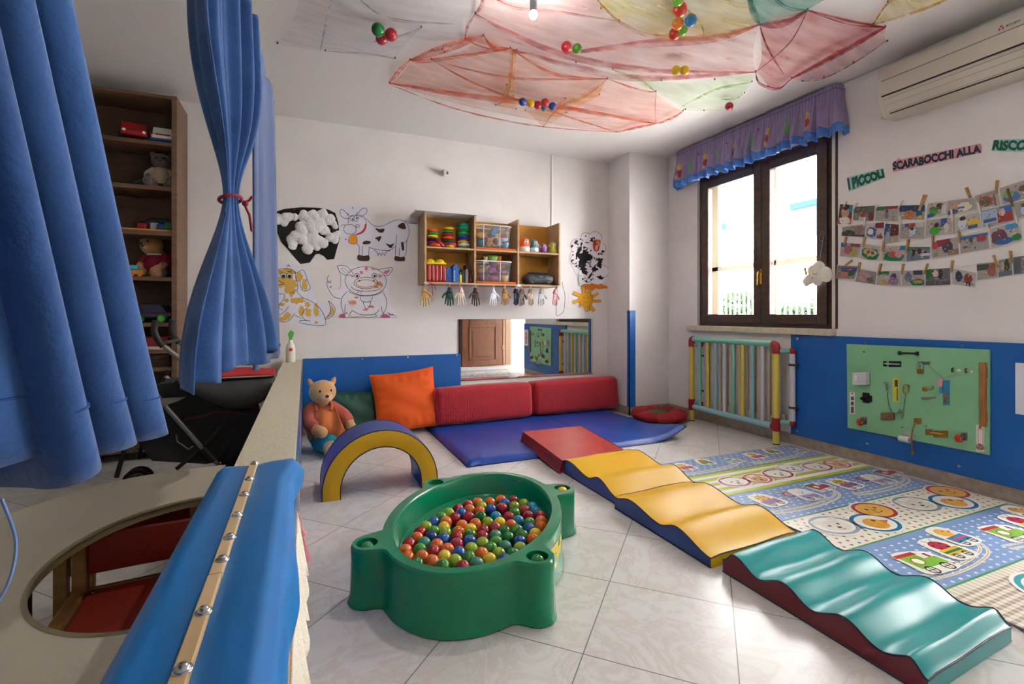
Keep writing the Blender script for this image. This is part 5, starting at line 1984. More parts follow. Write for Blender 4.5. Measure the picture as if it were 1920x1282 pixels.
fl.line(spline([(540, 820), (555, 805), (548, 825)], 4), LW, ink)
fl.line([(600, 625), (612, 650), (636, 720), (636, 800), (615, 835)], LW * .7, ink)
fl.line([(615, 1076), (1120, 1078)], LW * .6, ink)
fl.line(spline([(700, 1075), (720, 1060), (740, 1075), (800, 1065), (870, 1076), (950, 1064)], 4), LW * .6, ink)
fl.line(spline([(1035, 1030), (1060, 1055), (1050, 1040), (1080, 1062), (1075, 1045), (1115, 1070)], 4), LW, mat('3c3a6a', .8))
tag(fl.build('pig_drawing'), 'drawing of a grinning pig with a pinkish snout on the back wall', 'drawing')


# lamb and sun right of the shelf
def crop3(x, y):
    return on_y(960 + x * 200 / 1282, 420 + y * 200 / 1282, YB - 0.0015)


fl = Flat(crop3, NB, 0.00008)
fl.sheet(spline([(700, 360), (720, 290), (710, 240), (780, 190), (810, 130), (850, 112), (910, 125), (960, 112), (1030, 125), (1070, 170), (1080, 215), (1115, 260), (1115, 330), (1090, 380), (1080, 420), (1090, 480), (1140, 510), (1160, 570), (1130, 630), (1105, 690), (1060, 720), (960, 725), (870, 715), (845, 720), (790, 640), (750, 560), (700, 470), (685, 420)], 3, True), paper2, 0.003)
rnd = random.Random(21)
blobs = [(860, 400, 70, 60), (880, 350, 40, 40), (840, 470, 40, 50), (850, 540, 40, 40), (800, 330, 24, 70), (1060, 440, 28, 40), (1050, 500, 26, 30), (985, 540, 40, 40), (960, 200, 22, 16), (985, 170, 14, 14), (955, 400, 14, 26), (1055, 640, 36, 20), (940, 620, 12, 60), (890, 690, 16, 16), (770, 215, 16, 30), (720, 265, 10, 20), (830, 240, 14, 20), (1085, 330, 20, 14), (720, 440, 12, 20), (870, 580, 40, 20)]
for k, (x, y, rx, ry) in enumerate(blobs):
    fl.ell((x, y), rx, ry, blackp, wob=0.9, seed=k, n=18, rot=rnd.random())
for k in range(95):
    a, r = rnd.random() * 2 * PI, math.sqrt(rnd.random())
    x, y = 900 + 185 * r * math.cos(a), 410 + 270 * r * math.sin(a)
    if y > 560 and x < 830 or (980 < x < 1080 and 190 < y < 330):
        continue
    fl.ell((x, y), rnd.uniform(4, 15), rnd.uniform(4, 18), blackp, rot=rnd.random() * 3, wob=1.0, seed=k + 60, n=10)
fl.lay(spline([(975, 200), (1010, 188), (1055, 200), (1050, 260), (1030, 325), (985, 318), (968, 260)], 4, True), mat('a82a26', .8))
fl.lay(spline([(1005, 205), (1040, 205), (1050, 260), (1020, 250)], 4, True), mat('d9862a', .8))
fl.lay(spline([(1000, 255), (1030, 265), (1018, 320), (992, 300)], 4, True), mat('d8a0a0', .8))
for k, (cx, cy, r, a0, a1) in enumerate(((990, 170, 80, -2.6, 0.3), (1060, 290, 60, -1.2, 1.2), (1080, 570, 75, -1.6, 1.5), (760, 420, 60, 1.5, 4.4), (770, 250, 70, 2.6, 4.8), (880, 165, 60, 3.2, 5.6), (910, 640, 60, 1.0, 3.0), (740, 440, 40, 0, 3))):
    fl.oval((cx, cy), r, r, 4, ink, a0=a0, a1=a1)
for k, (x, y) in enumerate(((890, 745), (960, 740), (1030, 752), (1080, 758), (920, 770))):
    fl.ell((x, y), 60, 26, mat('c9701a', .8), wob=0.7, seed=k + 9)
fl.lay([(795, 590), (835, 592), (832, 745), (800, 735)], mat('d8ded6', .85))
gi = mat('2f8a5a', .8)
for (pts) in ([(805, 640), (806, 615), (815, 628), (824, 612), (825, 640)], [(805, 655), (826, 658)], [(808, 690), (808, 668), (824, 690), (824, 668)], [(808, 720), (810, 700), (822, 704), (812, 712), (826, 724)], [(806, 745), (822, 740)]):
    fl.line(pts, 5, gi)
tag(fl.build('lamb_collage'), 'paper lamb spattered with black paint on the back wall above the sun', 'artwork')

fl = Flat(crop3, (0, -1, 0), 0.0001)
fl.k = 60
yel = mat('e0a818', .8, name='yellow_card')
fl.sheet([(885 + 90 * math.cos(k * PI / 18), 905 + 90 * math.sin(k * PI / 18)) for k in range(36)], yel, 0.002)
for (x0, y0, x1, y1, w_) in ((815, 860, 735, 825, 40), (805, 920, 728, 942, 32), (860, 820, 858, 745, 36), (925, 830, 950, 750, 36), (965, 870, 1035, 830, 30), (970, 925, 1065, 925, 28), (930, 980, 985, 1045, 36), (880, 990, 895, 1050, 24), (830, 960, 812, 1000, 20), (905, 990, 918, 1040, 16)):
    d = Vector((x1 - x0, y1 - y0)).normalized()
    nn = Vector((-d.y, d.x)) * (w_ / 2)
    pts = [(x0 + nn.x, y0 + nn.y), (x1 + nn.x, y1 + nn.y), (x1 - nn.x, y1 - nn.y), (x0 - nn.x, y0 - nn.y)]
    fl.lay(pts, yel)
    fl.line([pts[0], pts[1], pts[2], pts[3]], 4, mat('b86a1c', .8))
fl.oval((885, 905), 84, 84, 4, mat('c9862a', .8))
for x in (858, 912):
    fl.ell((x, 885), 9, 8, mat('b8741c', .8))
fl.oval((885, 915), 40, 30, 5, mat('b8741c', .8), a0=0.4, a1=2.7)
tag(fl.build('paper_sun'), 'yellow paper sun with a smiling face on the back wall under the lamb', 'artwork')

# ------------------------------------------------------------ wall shelf
SWX0, SWX1, SFY = 1.040, 2.495, 4.55
S_B, S_M, S_T = 1.412, 1.752, 2.075
birch = wood('b8946e', 'a88560', (1.2, 6, 6), 0.5, 'birch_board')
yback = mat('c08a2c', 0.6, var='b07c24', vscale=4, name='mustard_back')
t = thing('wall_shelf', 'six-compartment birch wall shelf with mustard back, gloves hanging below it', 'shelf', (1.77, 4.69, 1.394))
for x in (SWX0, 1.534, 2.000, SWX1 - 0.018):
    MB().box((x, SFY, S_B - 0.018), (x + 0.018, YB - 0.012, S_T)).build('upright', birch, t, bevel=0.001)
for (x0, x1) in ((SWX0 + 0.018, 1.534), (1.552, 2.000), (2.018, SWX1 - 0.018)):
    MB().box((x0, SFY, S_B - 0.018), (x1, YB - 0.012, S_B)).build('bottom_board', birch, t, bevel=0.001)
    MB().box((x0, SFY + 0.003, S_M - 0.018), (x1, YB - 0.012, S_M)).build('middle_board', birch, t, bevel=0.001)
MB().box((SWX0, YB - 0.012, S_B - 0.018), (SWX1, YB - 0.002, S_T - 0.004)).build('back_panel', yback, t)
for x in (1.045, 2.005, 2.475):
    MB().rbox((x - 0.012, SFY - 0.006, S_B - 0.024), (x + 0.03, SFY, S_B - 0.002), 0.003).build('tape', mat('d8d8dc', 0.6), t)
tag(MB().box((0.955, 4.525, S_T + 0.002), (1.556, YB - 0.003, S_T + 0.016)).build('white_board', mat('dcdcde', 0.5), bevel=0.001), 'loose white board lying over the first compartment of the wall shelf', 'board')

# stacking rings
RC = {'orange': 'd9540f', 'green': '158a3a', 'yellow': 'd6b010', 'navy': '16286a', 'magenta': 'a0185c', 'red': 'a51a1e', 'dark green': '0c4a34', 'brick': 'a8431c', 'teal': '0c8a72', 'turquoise': '12907c', 'light green': '3aa03c', 'blue': '1450a0', 'purple': '3a2480', 'white': 'd8d8d0', 'crimson': '9a1030', 'pink': 'c01c64'}


def crop1(x, y, Y):
    return on_y(770 + x * 210 / 1795, 370 + y * 150 / 1282, Y)


ring0 = None


def ring(c, col, r, label, rot=(0, 0, 0), minor=0.0155):
    global ring0
    if ring0 is None:
        R_, r_ = 0.040, 0.0155
        m = MB().grid(lambda a, b: Vector(((R_ + r_ * math.cos(2 * PI * b)) * math.cos(2 * PI * a), (R_ + r_ * math.cos(2 * PI * b)) * math.sin(2 * PI * a), r_ * math.sin(2 * PI * b))), 32, 14)
        ring0 = m.build('stacking_ring', mat(RC[col], 0.3, coat=0.3), origin=(0, 0, 0))
        o = ring0
    else:
        o = ring0.copy()
        COL.objects.link(o)
    o.material_slots[0].link = 'OBJECT'
    o.material_slots[0].material = mat(RC[col], 0.3, coat=0.3)
    move(o, c, rot, r / 0.0555)
    return tag(o, label, 'ring', 'plastic rings on the wall shelf')


for (xx, Y, st, nm) in ((350, 4.66, ('orange', 'green', 'yellow', 'navy', 'magenta', 'red'), 'left'), (598, 4.69, ('yellow', 'green', 'red', 'orange', 'dark green', 'brick', 'green'), 'middle'), (845, 4.66, ('teal', 'turquoise', 'green', 'light green', 'blue', 'purple', 'yellow', 'white', 'green'), 'right')):
    c = crop1(xx, 600, Y)
    n = len(st)
    for i, col in enumerate(reversed(st)):
        pos = 'topmost' if i == n - 1 else 'bottom' if i == 0 else ORD[n - 1 - i] + ' from the top'
        sz = {'left': 0.052, 'middle': 0.056, 'right': 0.057}[nm] * (1.08 if i < 2 else 1.0)
        k = 0.031 if nm != 'right' else 0.0285
        ring((c.x + 0.004 * math.sin(i * 2.3), Y, S_M + k / 2 + 0.001 + i * k), col, sz, '%s plastic ring, %s in the %s ring stack' % (col, pos, nm))
p = crop1(480, 720, 4.60)
ring((p.x, 4.60, S_M + 0.040), 'crimson', 0.058, 'crimson ring leaning against the left ring stack', (0.35, 0.62, 0))
p = crop1(390, 765, 4.585)
ring((p.x, 4.582, S_M + 0.016), 'orange', 0.050, 'orange ring lying flat in front of the left ring stack')
p = crop1(665, 735, 4.60)
ring((p.x, 4.602, S_M + 0.036), 'pink', 0.046, 'pink ring resting on a yellow ring before the middle stack', (0.1, 0.12, 0))
p = crop1(632, 780, 4.59)
ring((p.x, 4.592, S_M + 0.013), 'yellow', 0.044, 'yellow ring lying flat under the pink ring')


# clear toy bins on their orange lids
clear_pl = glass_mat('clear_plastic', 'f4f6f8', gloss=0.10, alpha=0.10, haze='e6e8ee')
orange_pl = mat('c8560f', 0.35, coat=0.3, name='orange_lid')


def toy_bin(label, x0, x1, z, h, toys, lidlabel):
    tag(MB().rbox((x0 - 0.005, 4.560, z + 0.001), (x1 + 0.03, 4.79, z + 0.020), 0.007).build('box_lid', orange_pl), lidlabel, 'lid')
    t = thing('toy_bin', label, 'box', ((x0 + x1) / 2, 4.67, z + 0.02), 'clear toy bins on the wall shelf')
    zb, zt = z + 0.0215, z + 0.0215 + h
    m = MB()

    def sec(a, k):
        w, d = (x1 - x0) / 2, 0.105
        th = 2 * PI * a
        n = 5
        cx, sy = math.cos(th), math.sin(th)
        x = math.copysign(abs(cx) ** (2 / n), cx) * w * k
        y = math.copysign(abs(sy) ** (2 / n), sy) * d * k
        return x, y
    c = Vector(((x0 + x1) / 2, 4.672, 0))
    m.grid(lambda a, b: c + Vector((*sec(a, lerp(0.88, 0.97, b)), lerp(zb, zt, b))), 72, 6, closed=True)
    m.add([c + Vector((*sec(k / 40, 0.88), zb + 0.001)) for k in range(40)], [tuple(range(40))])
    m.build('tub', clear_pl, t)
    m = MB()
    m.tube([c + Vector((*sec(k / 72, 0.985), zt)) for k in range(72)], 0.0065, 8, closed=True)
    m.build('rim', mat('cdcfd2', 0.3), t)
    for sx in (-0.62, 0.28):
        MB().tube([c + Vector((sx * (x1 - x0) / 2, -0.098 * 0.93, zb + 0.01)), c + Vector((sx * (x1 - x0) / 2, -0.104 * 0.98, zt - 0.008))], 0.0035, 6).build('moulded_rib', mat('dfe1e4', 0.3), t)
    return zb, c


def soft_shape(kind, c, r, col, face, name, label, seed=0):
    m = MB()
    rn = random.Random(seed)
    c = Vector(c)
    r *= 1.18
    if kind == 'animal':
        m.ball(c, (r, r * 0.8, r), 14)
        m.ball(c + Vector((0.2 * r, -0.3 * r, 1.15 * r)), 0.72 * r, 14)
        for sx in (-1, 1):
            m.ball(c + Vector((0.2 * r + sx * 0.55 * r, -0.2 * r, 1.75 * r)), 0.3 * r, 10)
            m.ball(c + Vector((sx * 0.8 * r, -0.6 * r, -0.4 * r)), 0.42 * r, 10)
    elif kind == 'disc':
        m.lathe([(0, -0.18 * r), (r * 0.9, -0.18 * r), (r, 0), (r * 0.9, 0.18 * r), (0, 0.18 * r)], c, 20, M=Matrix.Rotation(PI / 2 + rn.uniform(-.5, .5), 4, 'X') @ Matrix.Rotation(rn.uniform(-.6, .6), 4, 'Y'))
    elif kind == 'ring':
        m.tube([c + Vector((r * math.cos(k * PI / 10), 0.1 * r * math.sin(k), r * math.sin(k * PI / 10))) for k in range(20)], 0.14 * r, 8, closed=True)
    elif kind == 'fruit':
        m.ball(c, (r * 1.35, r * 0.8, r * 0.8), 14)
        m.cyl(c + Vector((r, 0, 0.4 * r)), c + Vector((1.5 * r, 0, 0.9 * r)), 0.12 * r, 6)
    else:
        m.ball(c, r, 14)
        m.ball(c + Vector((0.7 * r, -0.1 * r, 0.4 * r)), 0.6 * r, 12)
        m.ball(c + Vector((-0.6 * r, 0, 0.5 * r)), 0.5 * r, 12)
    o = m.build(name, [mat(col, 0.6)])
    if kind in ('animal', 'lump'):
        md = o.modifiers.new('remesh', 'REMESH')
        md.mode, md.voxel_size, md.use_smooth_shade = 'VOXEL', max(0.004, r * 0.14), True
    return tag(o, label, 'toy', 'toys in the clear bins')


zb, c = toy_bin('clear plastic bin of small toys in the upper middle compartment', 1.566, 1.958, S_M, 0.225, None, 'orange box lid under the bin in the upper middle compartment')
for k, (kind, dx, dy, dz, r, col, lab) in enumerate((
        ('animal', -0.05, -0.06, 0.030, 0.028, 'd08a1c', 'orange toy elephant at the front of the upper clear bin'), ('ring', 0.02, -0.065, 0.060, 0.036, 'd8c8a0', 'cream toy hoop in the upper clear bin'),
        ('animal', 0.08, -0.03, 0.05, 0.026, 'c8b8b8', 'pale doll-like toy in the upper clear bin'), ('lump', 0.13, -0.05, 0.035, 0.028, '4a7aa8', 'blue and grey toy at the right of the upper clear bin'),
        ('lump', -0.13, -0.03, 0.04, 0.034, '2e8a9a', 'teal toy at the left of the upper clear bin'), ('fruit', -0.12, -0.02, 0.12, 0.034, 'd8a02a', 'yellow toy on top at the left of the upper clear bin'),
        ('disc', 0.03, 0.0, 0.165, 0.045, '2c6c98', 'blue toy wheel on top of the upper clear bin'), ('lump', 0.0, 0.02, 0.10, 0.036, '6a4a52', 'plum toy in the middle of the upper clear bin'),
        ('fruit', 0.12, 0.0, 0.13, 0.026, 'b8502a', 'rust toy at the upper right of the upper clear bin'), ('lump', 0.06, 0.03, 0.12, 0.036, 'c8a868', 'sand-coloured toy at the back of the upper clear bin'),
        ('lump', -0.06, 0.03, 0.09, 0.04, '9a5a78', 'mauve toy at the back of the upper clear bin'), ('fruit', 0.12, -0.06, 0.085, 0.022, 'c0c8d8', 'silvery toy against the front of the upper clear bin'))):
    soft_shape(kind, (c.x + dx, c.y + dy, zb + dz + 0.01), r, col, None, 'toy', lab, k)
zb, c = toy_bin('clear plastic bin overflowing with soft toys in the lower middle compartment', 1.566, 1.962, S_B, 0.205, None, 'orange box lid under the bin in the lower middle compartment')
for k, (kind, dx, dy, dz, r, col, lab) in enumerate((
        ('animal', -0.01, -0.035, 0.11, 0.040, 'a04c8a', 'violet toy piglet in the middle of the lower clear bin'), ('fruit', 0.0, -0.055, 0.030, 0.034, 'c0527a', 'pink toy at the bottom of the lower clear bin'),
        ('lump', 0.115, -0.05, 0.035, 0.032, 'd0a02c', 'yellow toy at the bottom right of the lower clear bin'), ('lump', 0.0, 0.0, 0.225, 0.042, '6e9a3a', 'green soft toy heaped above the lower clear bin'),
        ('animal', 0.07, 0.0, 0.200, 0.028, 'd07a48', 'orange soft toy with white head above the lower clear bin'), ('animal', -0.075, 0.0, 0.200, 0.024, 'c8b4a0', 'beige soft toy above the left of the lower clear bin'),
        ('fruit', -0.13, -0.03, 0.10, 0.028, 'b8883a', 'tan toy at the left of the lower clear bin'), ('lump', -0.12, -0.03, 0.04, 0.034, '7a4a5a', 'maroon toy at the bottom left of the lower clear bin'),
        ('fruit', 0.12, -0.03, 0.10, 0.026, 'b06a86', 'rose toy at the right of the lower clear bin'), ('lump', 0.10, 0.03, 0.14, 0.036, 'b87850', 'brown soft toy at the back right of the lower clear bin'),
        ('lump', -0.06, 0.04, 0.13, 0.04, 'd0a070', 'fawn soft toy at the back left of the lower clear bin'))):
    soft_shape(kind, (c.x + dx, c.y + dy, zb + dz + 0.005), r, col, None, 'toy', lab, k + 30)

# egg-shaped animal toys
for k, (x, s_, c1, c2, c3, lab) in enumerate(((152, 1.12, 'd9591a', 'd8d4d0', 'e8b890', 'orange and white egg-shaped toy monkey, tallest on the right shelf'), (265, 1.0, '2f8aa8', 'd4d8dc', 'd8b49a', 'blue and white egg-shaped toy monkey on the right shelf'), (378, 0.75, '7a4a9a', '6a3a8a', 'e0a8b8', 'small violet egg-shaped toy monkey on the right shelf'), (490, 0.95, '9aa82c', 'b8a83a', 'd8c080', 'lime egg-shaped toy monkey beside the end of the right shelf'))):
    p = on_y(960 + x * 200 / 1282, 470, 4.62)
    t = thing('toy_monkey', lab, 'toy', (p.x, 4.62, S_M), 'egg-shaped toy monkeys')
    B = Vector((p.x, 4.62, S_M + 0.001))
    q = lambda r, z: (r * s_, z * s_)
    MB().lathe([q(0.030, 0), q(0.046, 0.004), q(0.048, 0.03), q(0.046, 0.05)], B, 24).build('base', mat(c2, 0.35), t)
    MB().lathe([q(0.046, 0.05), q(0.045, 0.075), q(0.040, 0.10), q(0.030, 0.125), q(0.015, 0.138), q(0, 0.141)], B, 24).build('body', mat(c1, 0.35), t)
    MB().ball(B + Vector((0, -0.034, 0.088)) * s_, (0.024 * s_, 0.012 * s_, 0.026 * s_), 14).build('face', mat(c3, 0.5), t)
    for sx in (-1, 1):
        MB().ball(B + Vector((sx * 0.048, 0, 0.085)) * s_, (0.012 * s_, 0.008 * s_, 0.015 * s_), 10).build('ear', mat(c3 if k else c1, 0.5), t)
        e = MB().ball(B + Vector((sx * 0.011, -0.045, 0.104)) * s_, (0.010 * s_, 0.006 * s_, 0.012 * s_), 10).build('eye', mat('e8e8e4', 0.3), t)
        MB().ball(B + Vector((sx * 0.009, -0.0505, 0.103)) * s_, 0.0045 * s_, 8).build('pupil', mat('101014', 0.3), e)
    MB().ball(B + Vector((0, -0.046, 0.085)) * s_, (0.008 * s_, 0.005 * s_, 0.006 * s_), 8).build('nose', mat('141418', 0.3), t)

# lower left compartment
t = thing('storage_tub', 'red plastic storage tub with a knobbly yellow lid on the wall shelf', 'tub', (1.16, 4.66, S_B))
m = MB().rbox((1.068, 4.575, S_B + 0.001), (1.252, 4.755, S_B + 0.175), 0.022)
for k in range(5):
    x = 1.085 + k * 0.0375
    m.rbox((x - 0.0175, 4.569, S_B + 0.008), (x + 0.0175, 4.60, S_B + 0.170), 0.010, n=2)
m.build('body', mat('9e1016', 0.3, coat=0.3), t)
m = MB().rbox((1.062, 4.568, S_B + 0.172), (1.258, 4.76, S_B + 0.19), 0.008)
for (x, y) in ((1.11, 4.62), (1.205, 4.62), (1.11, 4.71), (1.205, 4.71)):
    m.ball((x, y, S_B + 0.188), (0.047, 0.047, 0.040), 18)
m.build('lid', mat('dcc40a', 0.3, coat=0.3), t)
t = thing('toy_box', 'bright blue house-shaped box with white marks beside the red tub', 'box', (1.345, 4.64, S_B))
bl = mat('0d5aa6', 0.4, name='blue_card')
m = MB().prism([(0, 0), (0.060, 0), (0.060, 0.15), (0.045, 0.165), (0.03, 0.185), (0.012, 0.165), (0, 0.15)], (1.328, 4.585, S_B + 0.001), (1, 0, 0), (0, 0, 1), (0, 0.14, 0))
m.build('carton', bl, t, bevel=0.003)
m = MB()
for k in range(6):
    m.box((1.334 + 0.003 * (k % 2), 4.5835, S_B + 0.02 + k * 0.018), (1.348, 4.585, S_B + 0.030 + k * 0.018))
m.build('print', mat('c8ccd4', 0.6), t)
tag(MB().prism([(0, 0), (0.062, 0), (0.062, 0.13), (0.04, 0.15), (0.02, 0.145), (0, 0.125)], (1.262, 4.60, S_B + 0.001), (1, 0, 0), (0, 0, 1), (0, 0.12, 0)).build('toy_box', mat('0b4a96', 0.4), bevel=0.004), 'dark blue carton squeezed between red tub and house-shaped box', 'box')
t = thing('toy_bottle', 'small yellow toy bottle with dark cap beside the blue boxes', 'toy', (1.405, 4.60, S_B))
MB().lathe([(0.012, 0.001), (0.015, 0.004), (0.014, 0.05), (0.016, 0.07), (0.009, 0.085)], (1.405, 4.60, S_B), 16).build('body', mat('d0b028', 0.4), t)
MB().cyl((1.405, 4.60, S_B + 0.085), (1.405, 4.60, S_B + 0.115), 0.009, 12).build('cap', mat('16242c', 0.4), t)
bx = 1.424
for (wd, h, col, lab) in ((0.020, 0.135, '14484e', 'teal picture book in the lower left compartment'), (0.012, 0.130, '1c2c34', 'thin navy book standing right of the teal book'), (0.010, 0.135, 'a8552c', 'thin rust-red book between the navy and white books'), (0.014, 0.138, 'c4c0bc', 'white-spined book in the lower left compartment'), (0.010, 0.120, '6a6262', 'grey book leaning beside the black bottle')):
    o = MB().box((bx, 4.60, S_B + 0.001), (bx + wd, 4.75, S_B + 0.001 + h)).build('book', mat(col, 0.6), bevel=0.001)
    tag(o, lab, 'book', 'books in the lower left compartment')
    bx += wd + 0.001
t = thing('bottle', 'black cone-shaped bottle with a red label at the first divider', 'bottle', (1.512, 4.60, S_B))
MB().lathe([(0.019, 0.001), (0.020, 0.006), (0.018, 0.06), (0.008, 0.10), (0.007, 0.125)], (1.512, 4.60, S_B), 18).build('body', mat('18141a', 0.3), t)
MB().lathe([(0.0203, 0.015), (0.0195, 0.05)], (1.512, 4.60, S_B), 18, caps=False).build('label_band', mat('7a1218', 0.5), t)
tag(MB().rbox((1.484, 4.66, S_B + 0.001), (1.530, 4.76, S_B + 0.19), 0.008).build('picture_box', mat('3a2a34', 0.6, var='8a4a3a', vscale=30)), 'tall dark patterned box behind the black bottle', 'box')

# radio with its cable
t = thing('radio', 'grey portable radio in the lower right compartment', 'radio', (2.22, 4.66, S_B))
g1 = mat('3c3e42', 0.4, name='grey_radio')
rx0, rx1 = on_y(985, 520, 4.60).x, on_y(1041, 520, 4.60).x
m = MB().rbox((rx0, 4.58, S_B + 0.006), (rx1, 4.74, S_B + 0.125), 0.055, n=6)
m.box((rx0 + 0.06, 4.60, S_B), (rx1 - 0.06, 4.72, S_B + 0.01))
m.build('body', g1, t)
rc = (rx0 + rx1) / 2
MB().tube(spline([(rx0 + 0.045, 4.66, S_B + 0.115), (rx0 + 0.07, 4.655, S_B + 0.132), (rc, 4.65, S_B + 0.136), (rx1 - 0.07, 4.655, S_B + 0.132), (rx1 - 0.045, 4.66, S_B + 0.115)], 6), 0.008, 10).build('handle', mat('26272a', 0.4), t)
m = MB().prism([(-0.055, 0.105), (-0.042, 0.072), (-0.03, 0.066), (0.03, 0.066), (0.042, 0.072), (0.055, 0.105)], (rc, 4.579, S_B), (1, 0, 0), (0, 0, 1), (0, -0.004, 0))
m.build('panel', mat('141518', 0.3), t)
MB().box((rc - 0.022, 4.573, S_B + 0.078), (rc + 0.022, 4.575, S_B + 0.094)).build('display', mat('5a6a74', 0.2), t)
for sx in (-1, 1):
    m = MB().lathe([(0.0, -0.004), (0.030, -0.003), (0.036, 0.0)], (rc + sx * 0.095, 4.5815, S_B + 0.058), 24, M=Matrix.Rotation(PI / 2, 4, 'X'), caps=False)
    m.build('speaker_grille', mat('55585c', 0.5, bump=0.8, bscale=300), t)
cp = [(rx1 - 0.01, 4.68, S_B + 0.04), (rx1 + 0.03, 4.62, S_B + 0.10), (rx1 + 0.045, 4.57, S_B + 0.012)]
cp += [tuple(on_y(u, v, 4.535)) for u, v in ((1041, 530), (1044, 540), (1044, 560), (1042.5, 585), (1045, 592), (1051, 589), (1057, 583), (1059, 565), (1059, 552), (1056, 540), (1054, 528))]
MB().tube(spline(cp, 6), 0.0022, 6).build('cable', mat('121214', 0.5), t)

# ------------------------------------------------------------ gloves strung below the shelf
GL = [(165, 'c9a564', 'pale yellow glove hanging at the left end below the wall shelf', 1, 1.0, 1.05), (378, '1d4a3c', 'dark green glove hanging below the wall shelf', -1, 1.0, 1.0), (468, 'cdbfae', 'cream glove hanging beside the green one', -1, 1.0, 0.98), (597, '4e423e', 'grey-brown glove hanging below the end of the first shelf compartment', -1, 0.95, 1.0), (752, 'd3d6e0', 'white glove hanging below the lower clear bin', 1, 0.85, 1.0), (845, '9c7440', 'tan glove hanging right of the white glove', 1, 0.8, 0.95), (945, '262848', 'navy glove hanging edge-on beside the striped brown one', 1, 0.45, 0.95), (992, '5a4a46', 'brown glove hanging beside the navy one', 1, 0.75, 0.98), (1066, 'b09a8a', 'beige glove hanging edge-on below the radio', -1, 0.55, 0.95), (1160, 'b9bbbc', 'silver-white glove with a red ribbon below the radio', 1, 0.8, 0.95), (1280, 'd9a8ac', 'pink and white glove hanging at the right end by the radio cable', 1, 0.6, 0.95)]
g0 = None
ribbon = mat('8a1420', 0.6, name='red_ribbon')
for k, (x, col, lab, flip, wdt, ln) in enumerate(GL):
    p = on_y(760 + x * 420 / 1920, 540, 4.56)
    if g0 is None:
        g0 = thing('glove', lab, 'glove', (0, 0, 0), 'gloves strung below the wall shelf')
        m = MB()
        m.ball((0, 0, -0.085), (0.036, 0.013, 0.042), 18)
        m.tube([(0, 0, -0.012), (0, 0, -0.035), (0, 0, -0.06)], [0.017, 0.022, 0.030], 14)
        for (fx, x1, L, r) in ((-0.026, -0.040, 0.062, 0.0078), (-0.009, -0.013, 0.074, 0.0084), (0.009, 0.011, 0.070, 0.0084), (0.026, 0.036, 0.058, 0.0076)):
            m.tube(spline([(fx, 0, -0.095), ((fx + x1) / 2 * 1.05, -0.004, -0.118 - L * 0.2), (x1, -0.002, -0.115 - L)], 5), [r * lerp(1.1, 0.85, i / 10) for i in range(11)], 10)
            m.ball((x1, -0.002, -0.115 - L), r * 0.87, 10)
        m.tube(spline([(0.022, 0, -0.065), (0.050, -0.005, -0.085), (0.066, -0.006, -0.115)], 5), [lerp(0.013, 0.008, i / 10) for i in range(11)], 10)
        m.ball((0.066, -0.006, -0.115), 0.008, 10)
        o = m.build('hand', mat(col, 0.85), g0, origin=(0, 0, 0))
        md = o.modifiers.new('remesh', 'REMESH')
        md.mode, md.voxel_size, md.use_smooth_shade = 'VOXEL', 0.0035, True
        m = MB().tube([(-0.004, -0.012, 0.014), (0.0, -0.016, -0.01), (0.010, -0.020, -0.03), (0.020, -0.018, -0.052)], 0.0028, 6).tube([(0, -0.004, 0.018), (0, 0, -0.006), (0, 0.0, -0.02)], 0.003, 6)
        m.build('ribbon', ribbon, g0, origin=(0, 0, 0))
        MB().box((-0.006, -0.008, -0.012), (0.006, 0.004, 0.016)).build('peg', mat('c8c4c0', 0.5), g0, origin=(0, 0, 0))
        g = g0
    else:
        g = dup(g0, label=lab)
    recolor(g, 'hand', mat(col, 0.85, var=('8a7a70' if k == 7 else None), vscale=60, bump=0.2, bscale=80))
    rz_ = (1 - wdt) * 1.25
    move(g, (p.x, 4.545 if k != 6 else 4.552, S_B - 0.034), (0, 0.06 * math.sin(k * 2.1), rz_), (flip * 1.03, 1.0, ln))
tag(MB().tube(spline([(1.05, 4.541, S_B - 0.012), (1.10, 4.538, S_B - 0.012), (1.115, 4.536, S_B - 0.10), (1.105, 4.536, S_B - 0.19)], 6), 0.0026, 6).tube(spline([(1.10, 4.538, S_B - 0.012), (1.13, 4.536, S_B - 0.03), (1.145, 4.536, S_B - 0.075)], 5), 0.0026, 6).build('red_ribbon', ribbon), 'red ribbon trailing below the left end of the wall shelf', 'ribbon')
# ------------------------------------------------------------ tulle nets on the ceiling, balls caught in them, bulb
ZC = CH - 0.012


def net_pt(u, v, dz=0.0):
    return on_z(u, v, ZC - dz)


